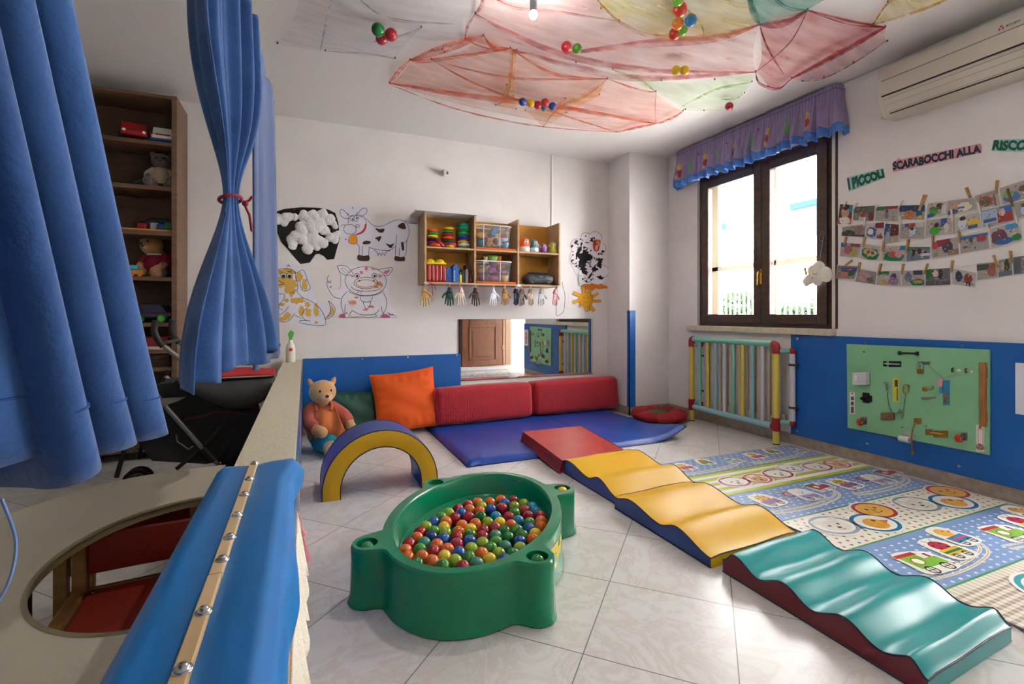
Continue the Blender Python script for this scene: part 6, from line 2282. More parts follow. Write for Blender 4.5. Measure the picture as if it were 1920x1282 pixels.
def net(name, label, poly, m_net, m_fold, sag, folds, edge_sag=None, seed=0, group='tulle nets on the ceiling'):
    """poly: pinned outline in order; the cloth hangs a little between its pins."""
    P0 = [net_pt(*p) for p in poly]
    n = len(P0)
    c = sum(P0, Vector((0, 0, 0))) / n
    t = thing(name, label, 'net', c, group)
    rn = random.Random(seed)
    ph = [rn.random() * 6 for _ in range(8)]
    es = edge_sag or {}

    def edge(s):
        i = int(s * n) % n
        q = s * n - int(s * n)
        a, b = P0[i], P0[(i + 1) % n]
        p = a.lerp(b, q)
        L = (a - b).length
        k = 4 * q * (1 - q)
        inw = (c - p)
        inw.z = 0
        p = p + inw.normalized() * (0.05 * L * k)
        p.z -= es.get(i, 0.035 * L) * k
        return p

    def fn(a, b):
        e = edge(a)
        p = c.lerp(e, b)
        k = (1 - b * b)
        z = lerp(ZC - sag, e.z, b * b)
        w = 0.010 * math.sin(11 * p.x + ph[0] + 3 * p.y) * math.sin(13 * p.y + ph[1]) * min(1, 3 * (1 - b)) * min(1, sag * 12)
        w += 0.002 * math.sin(2 * PI * a * n * 3 + ph[2]) * b * min(1, 4 * (1 - b))
        return Vector((p.x, p.y, min(z - abs(w), CH - 0.004)))
    m = MB().grid(fn, n * 12, 14, closed=True)
    m.build('tulle', m_net, t)
    for (pts, r) in folds:
        q = [net_pt(u, v, dz) for (u, v, dz) in pts]
        q = spline(q, 8)
        N = len(q)
        mm = MB()
        # a gathered fold: a soft flattened rope of cloth
        for sft in (-1, 0, 1):
            pp = []
            for i, p in enumerate(q):
                k = math.sin(PI * i / (N - 1))
                pp.append(Vector((p[0] + sft * r * 1.6 * k, p[1] + sft * r * 2.2 * k, min(p[2], CH - 0.006) - 0.004 * k * abs(sft))))
            mm.tube(pp, [r * (0.35 + 0.5 * math.sin(PI * i / (N - 1))) for i in range(N)], 6)
        mm.build('fold', m_fold, t)
    for p in P0:
        MB().ball((p.x, p.y, CH - 0.006), (0.006, 0.006, 0.008), 8).build('pin', mat('3a3430', 0.5), t)
    return t


n_or = net_mat('orange_tulle', 'ea8458', 0.12, 0.42)
f_or = net_mat('orange_fold', 'e0683a', 0.12, 0.62, 60)
n_pk = net_mat('pink_tulle', 'e09a98', 0.12, 0.42)
f_pk = net_mat('rose_fold', 'cc6868', 0.08, 0.5, 60)
n_rd = net_mat('red_tulle', 'd8666a', 0.22, 0.55)
f_rd = net_mat('red_fold', 'b8303c', 0.2, 0.65, 60)
n_ye = net_mat('yellow_tulle', 'e6da6a', 0.14, 0.46)
f_ye = net_mat('yellow_fold', 'e0b03c', 0.10, 0.5, 60)
n_te = net_mat('teal_tulle', '45b5a2', 0.20, 0.55)
f_te = net_mat('teal_fold', '3aa898', 0.15, 0.55, 60)
n_gr = net_mat('green_tulle', 'a9d08a', 0.10, 0.34)
f_gr = net_mat('green_fold', '98c86a', 0.10, 0.45, 60)
n_li = net_mat('lilac_tulle', 'b9b4c8', 0.05, 0.22)
f_li = net_mat('lilac_fold', 'a8a2b8', 0.10, 0.35, 60)

net('ceiling_net', 'long orange tulle net with drooping lower edge and a row of balls in it', [(730, 156), (769, 113), (809, 112), (907, 67), (957, 91), (1139, 148), (1230, 172), (1281, 208), (1230, 232), (1156, 248)], n_or, f_or, 0.075,
    [([(730, 156, 0), (860, 176, .03), (1050, 200, .06), (1230, 232, 0)], .012), ([(730, 158, .01), (860, 205, .07), (1010, 236, .07), (1156, 248, 0)], .004), ([(769, 113, 0), (840, 88, .02), (907, 67, 0)], .012),
     ([(769, 113, 0), (809, 112, 0), (957, 91, .0)], .006), ([(809, 112, 0), (930, 172, .06), (1156, 248, 0)], .005), ([(957, 91, 0), (1040, 138, .03), (1139, 148, 0)], .006), ([(809, 112, .0), (960, 145, .03), (1139, 148, 0)], .004),
     ([(1139, 148, 0), (1200, 168, .02), (1230, 172, 0)], .004), ([(1230, 172, 0), (1228, 205, .03), (1230, 232, 0)], .004), ([(730, 156, 0), (748, 132, .01), (769, 113, 0)], .006), ([(1230, 232, 0), (1258, 222, .02), (1281, 208, 0)], .008), ([(1156, 248, 0), (1195, 238, .02), (1230, 232, 0)], .007), ([(907, 67, 0), (925, 88, .02), (957, 91, 0)], .008)],
    {9: 0.10, 0: 0.01}, 1)
net('ceiling_net', 'broad pink tulle net around the light bulb', [(903, -40), (891, 26), (872, 74), (957, 91), (1080, 118), (1240, 150), (1417, 135), (1424, 46), (1340, 69), (1230, 67), (1161, 40), (1090, -40)], n_pk, f_pk, 0.05,
    [([(891, 26, 0), (960, 62, .04), (1080, 108, .06), (1240, 132, .05), (1417, 135, 0)], .010), ([(957, 91, 0), (1080, 125, .03), (1200, 146, .04), (1417, 135, 0)], .012), ([(1060, 100, .05), (1200, 82, .04), (1340, 71, .03), (1424, 46, 0)], .012),
     ([(903, -40, 0), (905, 2, .02), (891, 26, 0)], .006), ([(891, 26, 0), (876, 50, .01), (872, 74, 0)], .004), ([(903, -20, 0), (960, 12, .03), (1040, 20, .05), (1161, 40, 0)], .004), ([(872, 74, 0), (920, 92, .03), (1000, 100, .04)], .004)], None, 2)
net('ceiling_net', 'pale yellow tulle net beside the column of balls', [(1112, -20), (1127, 17), (1161, 40), (1230, 67), (1340, 69), (1424, 46), (1415, -20)], n_ye, f_ye, 0.06,
    [([(1112, -10, 0), (1161, 40, .03), (1230, 67, .05), (1340, 69, .05), (1424, 46, 0)], .006), ([(1250, -20, 0), (1310, 40, .05), (1320, 66, .05)], .004)], None, 3)
n_go = net_mat('gold_tulle', 'e6b03c', 0.15, 0.5)
net('ceiling_net', 'golden tulle strip hanging down inside the orange net left of the ball row', [(957, 91), (969, 95), (964, 150), (968, 205), (930, 198), (950, 160)], n_go, f_ye, 0.04, [([(962, 92, .01), (958, 140, .03), (950, 180, .05), (934, 196, .05)], .006)], None, 4)
net('ceiling_net', 'golden tulle strip running from the green net to below the ball row', [(1139, 148), (1124, 178), (1062, 212), (1019, 238), (985, 208), (1060, 186)], n_go, f_ye, 0.04, [([(1139, 148, 0), (1100, 178, .03), (1050, 200, .05), (1019, 236, .05)], .006)], None, 14)
net('ceiling_net', 'deep red tulle net pinned near the air conditioner', [(1424, 46), (1514, 19), (1638, 46), (1660, 51), (1570, 98), (1484, 147), (1459, 166), (1440, 163), (1417, 135)], n_rd, f_rd, 0.07,
    [([(1660, 51, 0), (1575, 98, .04), (1484, 147, .02)], .013), ([(1424, 46, 0), (1470, 42, .02), (1514, 19, 0)], .011), ([(1514, 19, 0), (1590, 40, .02), (1660, 51, 0)], .006), ([(1417, 135, 0), (1424, 155, .02), (1459, 166, .03), (1484, 147, .02)], .005), ([(1514, 19, 0), (1480, 80, .05), (1417, 135, 0)], .003), ([(1424, 46, 0), (1440, 90, .05), (1470, 140, .04)], .003)], None, 5)
net('ceiling_net', 'thin rosy tulle flap hanging below the edge of the deep red net', [(1484, 147), (1570, 98), (1660, 51), (1664, 78), (1600, 118), (1545, 146), (1505, 153)], net_mat('rose_tulle', 'd0646c', 0.10, 0.36), f_pk, 0.05, [([(1664, 75, .0), (1600, 118, .04), (1545, 146, .04), (1505, 153, .02)], .003)], None, 6)
net('ceiling_net', 'teal tulle net at the top of the ceiling', [(1395, -30), (1412, 18), (1424, 46), (1514, 19), (1545, 0), (1560, -40)], n_te, f_te, 0.05, [([(1400, -20, 0), (1412, 20, .02), (1424, 46, 0)], .009), ([(1430, -30, 0), (1470, 10, .04), (1514, 19, 0)], .004)], None, 7)
net('ceiling_net', 'pale green tulle net by the window holding one red ball', [(1149, 131), (1240, 152), (1340, 150), (1417, 135), (1410, 154), (1396, 175), (1372, 206), (1320, 208), (1285, 206), (1230, 172)], n_gr, f_gr, 0.06,
    [([(1149, 131, 0), (1200, 150, .03), (1230, 172, 0)], .006), ([(1410, 154, 0), (1340, 168, .05), (1275, 202, .02)], .006), ([(1351, 186, 0), (1380, 184, .02), (1396, 172, .03)], .004)], None, 8)
net('ceiling_net', 'thin yellow tulle strip running off towards the air conditioner', [(1638, 46), (1665, 5), (1720, -30), (1840, -30), (1760, 8)], n_ye, f_ye, 0.04, [([(1638, 46, 0), (1665, 5, .02), (1720, -30, 0)], .006), ([(1638, 46, 0), (1720, 20, .03), (1830, -25, 0)], .005)], None, 9)
net('ceiling_net', 'faint lilac tulle net on the left with three balls in it', [(560, -40), (903, -40), (891, 26), (872, 74), (790, 52), (741, 110), (610, 96), (520, 82)], n_li, f_li, 0.05, [([(640, -40, 0), (720, 30, .03), (853, 45, 0)], .004), ([(600, 96, 0), (612, 40, .02), (625, -20, 0)], .003), ([(741, 110, 0), (690, 100, .02), (610, 96, 0)], .003), ([(790, 52, 0), (740, 70, .05), (700, 78, .05)], .003)], None, 10)

CB = {'g': ('0b7a34', 'green'), 'r': ('b01c2a', 'red'), 'b': ('1d4a9c', 'blue'), 'y': ('e0b818', 'yellow'), 's': ('5a8aa8', 'grey-blue'), 'o': ('e07a14', 'orange'), 'k': ('cc3c1c', 'vermilion'), 'l': ('5fae1c', 'lime green'), 'c': ('1c78b0', 'sky blue'), 'm': ('4a8a1c', 'moss green')}
for (u, v, c, r, lab) in ((709, 56, 'g', 13.5, 'green ball in the lilac ceiling net, largest of the three'), (733, 65, 'r', 12, 'red ball at the right of the lilac net trio'), (715, 73, 'r', 11, 'red ball lowest of the lilac net trio'),
                          (1062, 88, 'r', 10.5, 'red ball beside a moss green one in the pink ceiling net'), (1082, 91, 'm', 9.5, 'moss green ball beside a red one in the pink ceiling net'),
                          (980, 191, 'b', 7.6, 'blue ball at the left end of the row in the orange net'), (995, 194, 'y', 7.4, 'yellow ball in the row caught in the orange net'), (1008, 197, 'r', 7.6, 'red ball next to the yellow one in the orange net row'), (1022, 192, 'r', 8, 'red ball on top of the orange net row'), (1036, 199, 'b', 7.6, 'blue ball at the right end of the row in the orange net'), (1020, 203, 's', 6, 'grey-blue ball half hidden under the orange net row'),
                          (1271, 0, 'l', 11.5, 'lime green ball at the top of the ceiling ball column'), (1275, 18, 'k', 14.5, 'vermilion ball second from the top of the ceiling ball column'), (1271, 44, 'o', 11.5, 'orange ball in the middle of the ceiling ball column'), (1295, 38, 'c', 12, 'sky blue ball right of the ceiling ball column'), (1279, 57, 'l', 10, 'lime green ball low in the ceiling ball column'), (1265, 63, 'k', 11.5, 'vermilion ball at the bottom of the ceiling ball column'),
                          (1268, 132, 'y', 9.3, 'left of two yellow balls together in the nets'), (1284, 132, 'y', 9.0, 'right of two yellow balls together in the nets'), (1367, 199, 'r', 7.8, 'lone red ball in the pale green net by the window')):
    D0 = (CH - EYE - 0.04) * FPX / (CY - v)      # resting just under the ceiling
    k = 0.94 * max(0.026, min(0.042, r * D0 / FPX))
    p = on_z(u, v, CH - k - (0.075 if 185 < v < 206 and u < 1100 else 0.045 if u < 1100 else 0.035))
    o = base_ball['o'].copy()
    COL.objects.link(o)
    o.location = p
    sc = k / RB
    o.scale = (sc, sc, sc)
    o.material_slots[0].link = 'OBJECT'
    o.material_slots[0].material = mat(CB[c][0], 0.3, coat=0.3)
    tag(o, lab, 'ball', 'balls caught in the ceiling nets')

# hanging bulb that lights the play corner
bp = on_z(1000, 27, 2.70)
t = thing('pendant_bulb', 'lit bulb in a grey holder hanging from the ceiling among the nets', 'lamp', bp)
MB().cyl((bp.x, bp.y, 2.752), (bp.x, bp.y, CH), 0.004, 8).build('cord', mat('8a8a8a', 0.5), t)
MB().lathe([(0.018, 2.715), (0.019, 2.722), (0.019, 2.80), (0.014, 2.81), (0.006, 2.815)], (bp.x, bp.y, 0), 20).build('holder', mat('7c8288', 0.4), t)
MB().lathe([(0, 2.675), (0.012, 2.678), (0.020, 2.688), (0.022, 2.698), (0.019, 2.708), (0.015, 2.716)], (bp.x, bp.y, 0), 20).build('bulb', mat('fff6ec', 0.5, emit=6.0, name='lit_bulb'), t)
MB().lathe([(0.03, CH - 0.02), (0.034, CH - 0.001)], (bp.x, bp.y, 0), 20).build('ceiling_rose', white_pl, t)
ld = bpy.data.lights.new('bulb_light', 'SPOT')      # the holder shades the ceiling, the bulb shines down and out
ld.energy = 7
ld.color = (1.0, 0.95, 0.88)
ld.shadow_soft_size = 0.03
ld.spot_size = math.radians(172)
ld.spot_blend = 0.35
lo = bpy.data.objects.new('bulb_light', ld)
COL.objects.link(lo)
lo.location = (bp.x, bp.y, 2.655)

ld = bpy.data.lights.new('bulb_glow', 'POINT')
ld.energy = 2
ld.color = (1.0, 0.95, 0.88)
ld.shadow_soft_size = 0.03
lo = bpy.data.objects.new('bulb_glow', ld)
COL.objects.link(lo)
lo.location = (bp.x, bp.y, 2.650)

# ------------------------------------------------------------ printed play mat
MX0, MX1 = 2.296, 3.735
t = thing('play_mat', 'printed foam play mat with trains, dots, stars and gingham bands along the right wall', 'mat', (3.0, 1.7, 0))
MB().box((MX0, 0.55, 0.0), (MX1, 2.836, 0.011)).build('slab', mat('7d8488', 0.6), t, bevel=0.003)
fl = Flat(lambda x, y: (x, y, 0.0112), (0, 0, 1), 0.00006)
BASE = [40]
pk = lambda c: mat(c, 0.34, spec=0.5, bump=0.12, bscale=120, name='print_' + c)
blue_b, white_b, lime_b, cream_b, green_l = pk('7f9ccb'), pk('e6e8e0'), pk('bcc63a'), pk('ebe6d6'), pk('4e9a5c')
bands = [(2.836, 2.535, 'A'), (2.535, 2.18, 'B'), (2.18, 1.80, 'C'), (1.80, 1.46, 'D'), (1.46, 1.10, 'E'), (1.10, 0.75, 'F'), (0.75, 0.55, 'C')]
rnd = random.Random(4)


def star(c, r, n=5):
    return [(c[0] + (r if k % 2 == 0 else r * 0.42) * math.sin(k * PI / n), c[1] + (r if k % 2 == 0 else r * 0.42) * math.cos(k * PI / n)) for k in range(2 * n)]


def elp(c, rx, ry, n=10, rot=0.0):
    return [(c[0] + rx * math.cos(2 * PI * k / n) * math.cos(rot) - ry * math.sin(2 * PI * k / n) * math.sin(rot), c[1] + rx * math.cos(2 * PI * k / n) * math.sin(rot) + ry * math.sin(2 * PI * k / n) * math.cos(rot)) for k in range(n)]


def R_(x0, y0, x1, y1):
    return [(x0, y0), (x1, y0), (x1, y1), (x0, y1)]


blk, wh = pk('1f1f22'), pk('eceae2')


class Motif:
    """Draws in a local frame: origin, size s, turned by a."""

    def __init__(self, ox, oy, s, a=0.0):
        self.o, self.s, self.c, self.n = (ox, oy), s, math.cos(a), math.sin(a)

    def t(self, p):
        x, y = p[0] * self.s, p[1] * self.s
        return (self.o[0] + x * self.c - y * self.n, self.o[1] + x * self.n + y * self.c)

    def lay(self, pts, m):
        fl.lay([self.t(p) for p in pts], m)

    def line(self, pts, w, m, closed=False):
        fl.line([self.t(p) for p in pts], w * self.s, m, closed)

    def halo(self, pts):
        self.lay(pts, wh)

    def wheel(self, x, y, r):
        self.line(elp((x, y), r, r, 16), 0.05, blk, True)
        self.line([(x - r, y), (x + r, y)], 0.03, blk)
        self.line([(x, y - r), (x, y + r)], 0.03, blk)


def engine(M, body, roof, trim):
    BASE[0] = 95 - BASE[0]
    fl.k = BASE[0]
    M.halo(spline([(-.75, -.55), (.75, -.55), (.8, .1), (.6, .55), (-.6, .75), (-.8, .1)], 3, True))
    M.lay(R_(-.65, -.25, .15, .45), body)
    M.lay(R_(.15, -.25, .68, .18), trim)
    M.lay([(-.75, .45), (.25, .45), (.2, .62), (-.7, .62)], roof)
    M.lay([(.68, -.25), (.85, -.38), (.68, -.38)], roof)
    M.lay(R_(.42, .18, .56, .42), roof)
    M.lay(elp((-.25, .12), .17, .17, 14), wh)
    M.line(elp((-.25, .12), .19, .19, 16), .04, roof, True)
    M.wheel(-.40, -.38, .19)
    M.wheel(.35, -.38, .19)


def wagon(M, box, stripe, rider, kind):
    BASE[0] = 95 - BASE[0]
    fl.k = BASE[0]
    M.halo(spline([(-.6, -.55), (.6, -.55), (.66, .1), (.45, .85), (-.45, .85), (-.66, .1)], 3, True))
    if kind == 'chick':
        M.lay(elp((0, .42), .33, .32, 18), rider)
        M.lay([(.28, .48), (.5, .42), (.28, .34)], pk('d9701c'))
        M.lay(elp((.12, .52), .045, .055, 8), blk)
    elif kind == 'bug':
        M.lay(elp((0, .36), .40, .34, 18), rider)
        M.line([(0, .05), (0, .7)], .04, blk)
        for q in ((-.2, .45), (.2, .45), (-.2, .2), (.2, .2)):
            M.lay(elp(q, .06, .06, 8), blk)
        M.line([(-.12, .68), (-.25, .85)], .03, blk)
        M.line([(.12, .68), (.25, .85)], .03, blk)
    else:
        M.lay(elp((0, .42), .32, .30, 18), rider)
        for sx in (-1, 1):
            M.lay(elp((sx * .26, .68), .12, .12, 10), rider)
            M.lay(elp((sx * .11, .46), .035, .045, 8), blk)
        M.lay(elp((0, .33), .06, .04, 8), blk)
    M.lay(R_(-.52, -.28, .52, .14), box)
    M.lay(R_(-.52, -.12, .52, .0), stripe)
    M.wheel(-.28, -.36, .15)
    M.wheel(.28, -.36, .15)


def face_oval(x, y, ring_c, face_c, kind, rx=.125, ry=.115):
    fl.k = 40
    M = Motif(x, y, 1.0)
    M.lay(elp((0, 0), rx * 1.12, ry * 1.12, 28), wh)
    M.lay(elp((0, 0), rx, ry, 28), ring_c)
    M.lay(elp((0, 0), rx * .84, ry * .82, 28), wh if kind != 'sun' else face_c)
    if kind in ('bear', 'bunny'):
        M.lay(elp((0, -.012), rx * .62, ry * .58, 22), face_c)
        for sx in (-1, 1):
            M.lay(elp((sx * rx * .48, ry * (.5 if kind == 'bear' else .58)), rx * .22, ry * (.24 if kind == 'bear' else .38), 12), face_c)
            M.lay(elp((sx * rx * .25, 0.0), .008, .010, 8), blk)
        M.lay(elp((0, -.030), .014, .010, 10), blk)
        M.line([(-.02, -.048), (0, -.055), (.02, -.048)], .004, blk)
    elif kind == 'chick':
        M.lay(elp((-.01, -.01), rx * .5, ry * .55, 20), face_c)
        M.lay([(rx * .36, .012), (rx * .72, -.008), (rx * .36, -.028)], pk('d9701c'))
        M.lay(elp((rx * .1, .018), .010, .012, 8), blk)
    else:
        for sx in (-1, 1):
            M.lay(elp((sx * rx * .3, .018), .009, .011, 8), blk)
        M.line([(-.03, -.02), (-.012, -.034), (.012, -.034), (.03, -.02)], .006, pk('b03020'))
        M.lay(elp((0, 0), .014, .011, 8), pk('d9701c'))


def dots(y0, y1, m, dx=0.058, dy=0.036, r=0.0085):
    rows = int((y0 - y1) / dy)
    sh = []
    for j in range(rows):
        for i in range(int((MX1 - MX0) / dx)):
            x = MX0 + 0.02 + i * dx + (dx / 2 if j % 2 else 0)
            y = y1 + 0.02 + j * dy
            if x < MX1 - 0.012 and y < y0 - 0.012:
                sh.append(elp((x, y), r * 1.25, r * 0.85, 8))
    fl.same(sh, m)


for (y0, y1, kind) in bands:
    fl.k = 0
    if kind in 'ACE':
        fl.same([R_(MX0, y1, MX1, y0)], blue_b)
        dots(y0, y1, pk('d6dfe8'))
    elif kind == 'B':
        fl.same([R_(MX0, y1, MX1, y0)], wh)
        k = 9
        fl.same([R_(MX0, lerp(y1, y0, j / k), MX1, lerp(y1, y0, (j + 1) / k)) for j in range(0, k, 2)], lime_b)
    elif kind == 'D':
        fl.same([R_(MX0, y1, MX1, y0)], cream_b)
        cols = [pk('c23040'), pk('3a8a4a'), pk('3a70b0'), pk('c23040'), pk('7ab040')]
        for ci in range(5):
            sh = []
            for j in range(9):
                for i in range(26):
                    if (i + j * 2) % 5 == ci:
                        sh.append(star((MX0 + 0.03 + i * 0.055 + (0.027 if j % 2 else 0), y1 + 0.026 + j * 0.036), 0.0125))
            fl.same(sh, cols[ci])
    else:
        fl.same([R_(MX0, y1, MX1, y0)], cream_b)
        st = 0.032
        fl.same([R_(MX0 + i * st, y1, min(MX1, MX0 + i * st + st / 2), y0) for i in range(int((MX1 - MX0) / st) + 1)], pk('d5cbb8'))
        fl.same([R_(MX0, y1 + j * st, MX1, y1 + j * st + st / 2) for j in range(int((y0 - y1) / st))], pk('cfc4b0'))
        fl.same([R_(MX0 + i * st, y1 + j * st, min(MX1, MX0 + i * st + st / 2), y1 + j * st + st / 2) for i in range(int((MX1 - MX0) / st) + 1) for j in range(int((y0 - y1) / st))], pk('a39482'))
# tracks, trains and medallions
trk = pk('cbbfa4')
for (yc, x_off, s) in ((2.685, 0.0, .105), (1.985, 0.05, .125), (1.275, 0.0, .13)):
    for k in range(2):
        fl.k = 8
        ox = MX0 + 0.07 + x_off + k * 0.70
        for w_, mm in ((0.030, wh), (0.014, trk)):
            for q in (0.0, 0.030):
                fl.line(spline([(ox - .05, yc - .075 - q), (ox + .15, yc - .095 - q), (ox + .35, yc - .085 - q), (ox + .52, yc - .05 - q), (ox + .60, yc + .02 - q), (ox + .57, yc + .09 - q)], 6), w_ * .5, mm)
        for i in range(8):
            fl.line([(ox - .02 + i * .06, yc - .068), (ox - .02 + i * .06, yc - .135)], .006, trk)
C_ = {'red': pk('c03434'), 'green': pk('7fb83a'), 'yel': pk('e0b42c'), 'blue': pk('2a86b0'), 'pink': pk('c4568c'), 'dgreen': pk('2c8a5a'), 'teal': pk('2a8a80'), 'wine': pk('a82c4c'), 'orange': pk('dd8a3a'), 'grey': pk('9aa4ac'), 'sky': pk('8fb0d8'), 'peach': pk('e0a868')}
for k in range(2):
    x = MX0 + 0.10 + k * 0.70
    wagon(Motif(x + .10, 2.70, .105, .05), C_['red'], C_['pink'], C_['yel'], 'chick')
    wagon(Motif(x + .32, 2.735, .095, -.15), C_['dgreen'], C_['green'], C_['orange'], 'bug')
    engine(Motif(x + .54, 2.67, .085, .1), C_['sky'], C_['dgreen'], C_['grey'])
    x = MX0 + 0.13 + k * 0.70
    wagon(Motif(x + .07, 2.02, .125, .1), C_['pink'], C_['blue'], C_['yel'], 'bug')
    fl.k = 20
    M = Motif(x + .27, 2.02, .12, .0)
    M.line(elp((0, .25), .26, .26, 20), .14, C_['red'], True)
    wagon(Motif(x + .36, 1.99, .12, -.05), C_['sky'], C_['pink'], wh, 'bear')
    engine(Motif(x + .57, 2.06, .105, .15), C_['red'], C_['teal'], C_['wine'])
    x = MX0 + 0.05 + k * 0.72
    engine(Motif(x + .17, 1.25, .135, -.05), C_['green'], C_['red'], C_['green'])
    wagon(Motif(x + .40, 1.27, .125, .0), C_['yel'], C_['dgreen'], pk('c0284a'), 'bug')
    wagon(Motif(x + .58, 1.33, .125, .05), C_['blue'], C_['pink'], pk('e6b048'), 'chick')
for k in range(4):
    x = MX0 + 0.28 + k * 0.40
    if x < MX1 - 0.12:
        face_oval(x, 2.345, C_['wine'], wh, 'bear', .110, .085)
for k in range(4):
    x = MX0 + 0.47 + k * 0.40
    if x < MX1 - 0.1:
        face_oval(x, 2.40 if k % 2 else 2.33, C_['sky'] if k % 2 else pk('c0405a'), C_['peach'] if k % 2 == 0 else wh, 'bunny' if k % 2 else 'bear', .095, .085)
for k in range(2):
    x = MX0 + 0.22 + k * 0.72
    face_oval(x, 1.66, C_['grey'], pk('e2dccf'), 'bear', .130, .105)
    face_oval(x + .23, 1.595, pk('1f7fb0'), pk('e6a83c'), 'chick', .130, .105)
    face_oval(x + .40, 1.70, pk('bb2c40'), pk('e6b455'), 'sun', .120, .100)
    face_oval(x + .22, .925, pk('1c9aa4'), pk('e6b048'), 'chick', .140, .115)
    face_oval(x + .50, .96, pk('c04a78'), wh, 'bunny', .130, .105)
fl.k = 4
fl.same([R_(MX0, y1 - .005, MX1, y1 + .005) for (y0, y1, k) in bands[:-1]], green_l)
fl.build('print', t)
# ------------------------------------------------------------ lettering helper
def text_mesh(s, bold=0.0):
    cu = bpy.data.curves.new('lettering', 'FONT')
    cu.body = s
    cu.resolution_u = 3
    cu.offset = bold
    o = bpy.data.objects.new('lettering', cu)
    COL.objects.link(o)
    dg = bpy.context.evaluated_depsgraph_get()
    dg.update()
    me = bpy.data.meshes.new_from_object(o.evaluated_get(dg))
    bpy.data.objects.remove(o, do_unlink=True)
    vs = [v.co.copy() for v in me.vertices]
    fs = [list(p.vertices) for p in me.polygons]
    bpy.data.meshes.remove(me)
    x0, x1 = min(v.x for v in vs), max(v.x for v in vs)
    y0, y1 = min(v.y for v in vs), max(v.y for v in vs)
    return [((v.x - x0) / (x1 - x0), (v.y - y0) / (y1 - y0)) for v in vs], fs


def put_text(name, s, quad, off, m, parent, bold=0.02, wob=0.0):
    """Letters stretched over a quad: bottom-left, bottom-right, top-right, top-left."""
    vs, fs = text_mesh(s, bold)
    q = [Vector(p) for p in quad]
    off = Vector(off)
    out = []
    for (a, b) in vs:
        b2 = b + wob * math.sin(a * 31) * 0.5
        out.append(q[0].lerp(q[1], a).lerp(q[3].lerp(q[2], a), b2) + off)
    nn = (q[1] - q[0]).cross(q[3] - q[0])
    if nn.dot(off) < 0:
        fs = [list(reversed(f)) for f in fs]
    return MB().add(out, fs).build(name, m, parent)


WX = XR - 0.0012
NR = (-1, 0, 0)


def cropR(x, y, X=None):
    return on_x(1550 + x * 370 / 1482, 240 + y * 320 / 1282, WX if X is None else X)


# ------------------------------------------------------------ lettered banner
gr_ink, nv_ink = mat('15603c', 0.8, name='green_ink'), mat('1f3a4c', 0.8, name='navy_ink')
for (poly, quad, txt, col, inkm, lab, bold) in (
        ([(150, 372), (290, 335), (428, 300), (440, 372), (300, 428), (168, 478)], [(168, 470), (438, 368), (424, 306), (154, 380)], 'I PICCOLI', '9cc0cc', gr_ink, 'pale blue lettered strip reading I PICCOLI above the photo garlands', 0.07),
        ([(492, 268), (545, 222), (560, 235), (1000, 148), (1155, 115), (1168, 140), (1165, 185), (800, 265), (500, 332)], [(497, 322), (1164, 184), (1158, 120), (497, 255)], 'SCARABOCCHI ALLA', 'd89aa0', nv_ink, 'long pink lettered strip reading SCARABOCCHI ALLA on the right wall', 0.055),
        ([(1255, 88), (1480, 80), (1800, 82), (1800, 175), (1480, 180), (1235, 172)], [(1242, 168), (1800, 172), (1800, 88), (1258, 92)], 'RISCOPERTA', '9cc4cc', gr_ink, 'pale blue lettered strip beginning RISCO near the air conditioner', 0.06)):
    p = cropR(*poly[0])
    t = thing('banner_strip', lab, 'banner', p, 'lettered banner strips')
    fl = Flat(cropR, NR)
    fl.sheet(poly, mat(col, 0.85), 0.001)
    fl.build('paper', t)
    put_text('lettering', txt, [cropR(*q) for q in quad], (-0.0022, 0, 0), inkm, t, bold, 0.10)

# ------------------------------------------------------------ photo garlands
skin, greyf = mat('b98a74', 0.6), mat('8d8782', 0.5)
PH = [
    [(100, 565), (200, 575), (185, 725), (80, 725)], [(205, 590), (365, 580), (355, 700), (195, 695)], [(370, 590), (543, 580), (538, 705), (360, 700)], [(547, 580), (742, 575), (738, 690), (542, 690)], [(758, 562), (903, 550), (900, 660), (745, 680)], [(907, 545), (1108, 520), (1133, 610), (904, 658)], [(1112, 510), (1288, 455), (1308, 578), (1140, 610)], [(1292, 450), (1640, 340), (1640, 500), (1312, 578)],
    [(115, 745), (298, 718), (288, 820), (110, 810)], [(302, 715), (438, 705), (424, 835), (292, 820)], [(441, 715), (545, 722), (540, 850), (424, 868)], [(551, 720), (740, 703), (735, 830), (544, 833)], [(745, 692), (953, 667), (953, 788), (738, 818)], [(960, 675), (1150, 626), (1168, 743), (960, 788)], [(1160, 620), (1390, 567), (1410, 690), (1172, 743)], [(1402, 560), (1640, 500), (1640, 632), (1420, 682)],
    [(110, 857), (258, 870), (240, 975), (95, 965)], [(265, 862), (410, 885), (405, 1000), (246, 980)], [(420, 880), (593, 880), (593, 1005), (415, 1000)], [(600, 890), (780, 890), (776, 985), (700, 1010), (598, 1005)], [(785, 850), (990, 815), (998, 950), (785, 983)], [(995, 815), (1213, 777), (1228, 905), (1002, 948)], [(1220, 752), (1440, 702), (1475, 845), (1233, 905)],
    [(80, 1030), (240, 1035), (207, 1135), (70, 1130)], [(240, 1055), (378, 1080), (368, 1178), (212, 1155)], [(382, 1075), (558, 1070), (558, 1185), (370, 1180)], [(565, 1070), (738, 1065), (738, 1185), (562, 1185)], [(745, 1060), (930, 1045), (933, 1178), (742, 1185)], [(935, 1050), (1130, 1085), (1118, 1200), (937, 1175)], [(1125, 1015), (1288, 1000), (1288, 1120), (1130, 1145)], [(1292, 990), (1392, 970), (1398, 1105), (1292, 1122)], [(1397, 970), (1640, 930), (1640, 1075), (1402, 1105)]]
ROWOF = [1] * 8 + [2] * 8 + [3] * 7 + [4] * 9
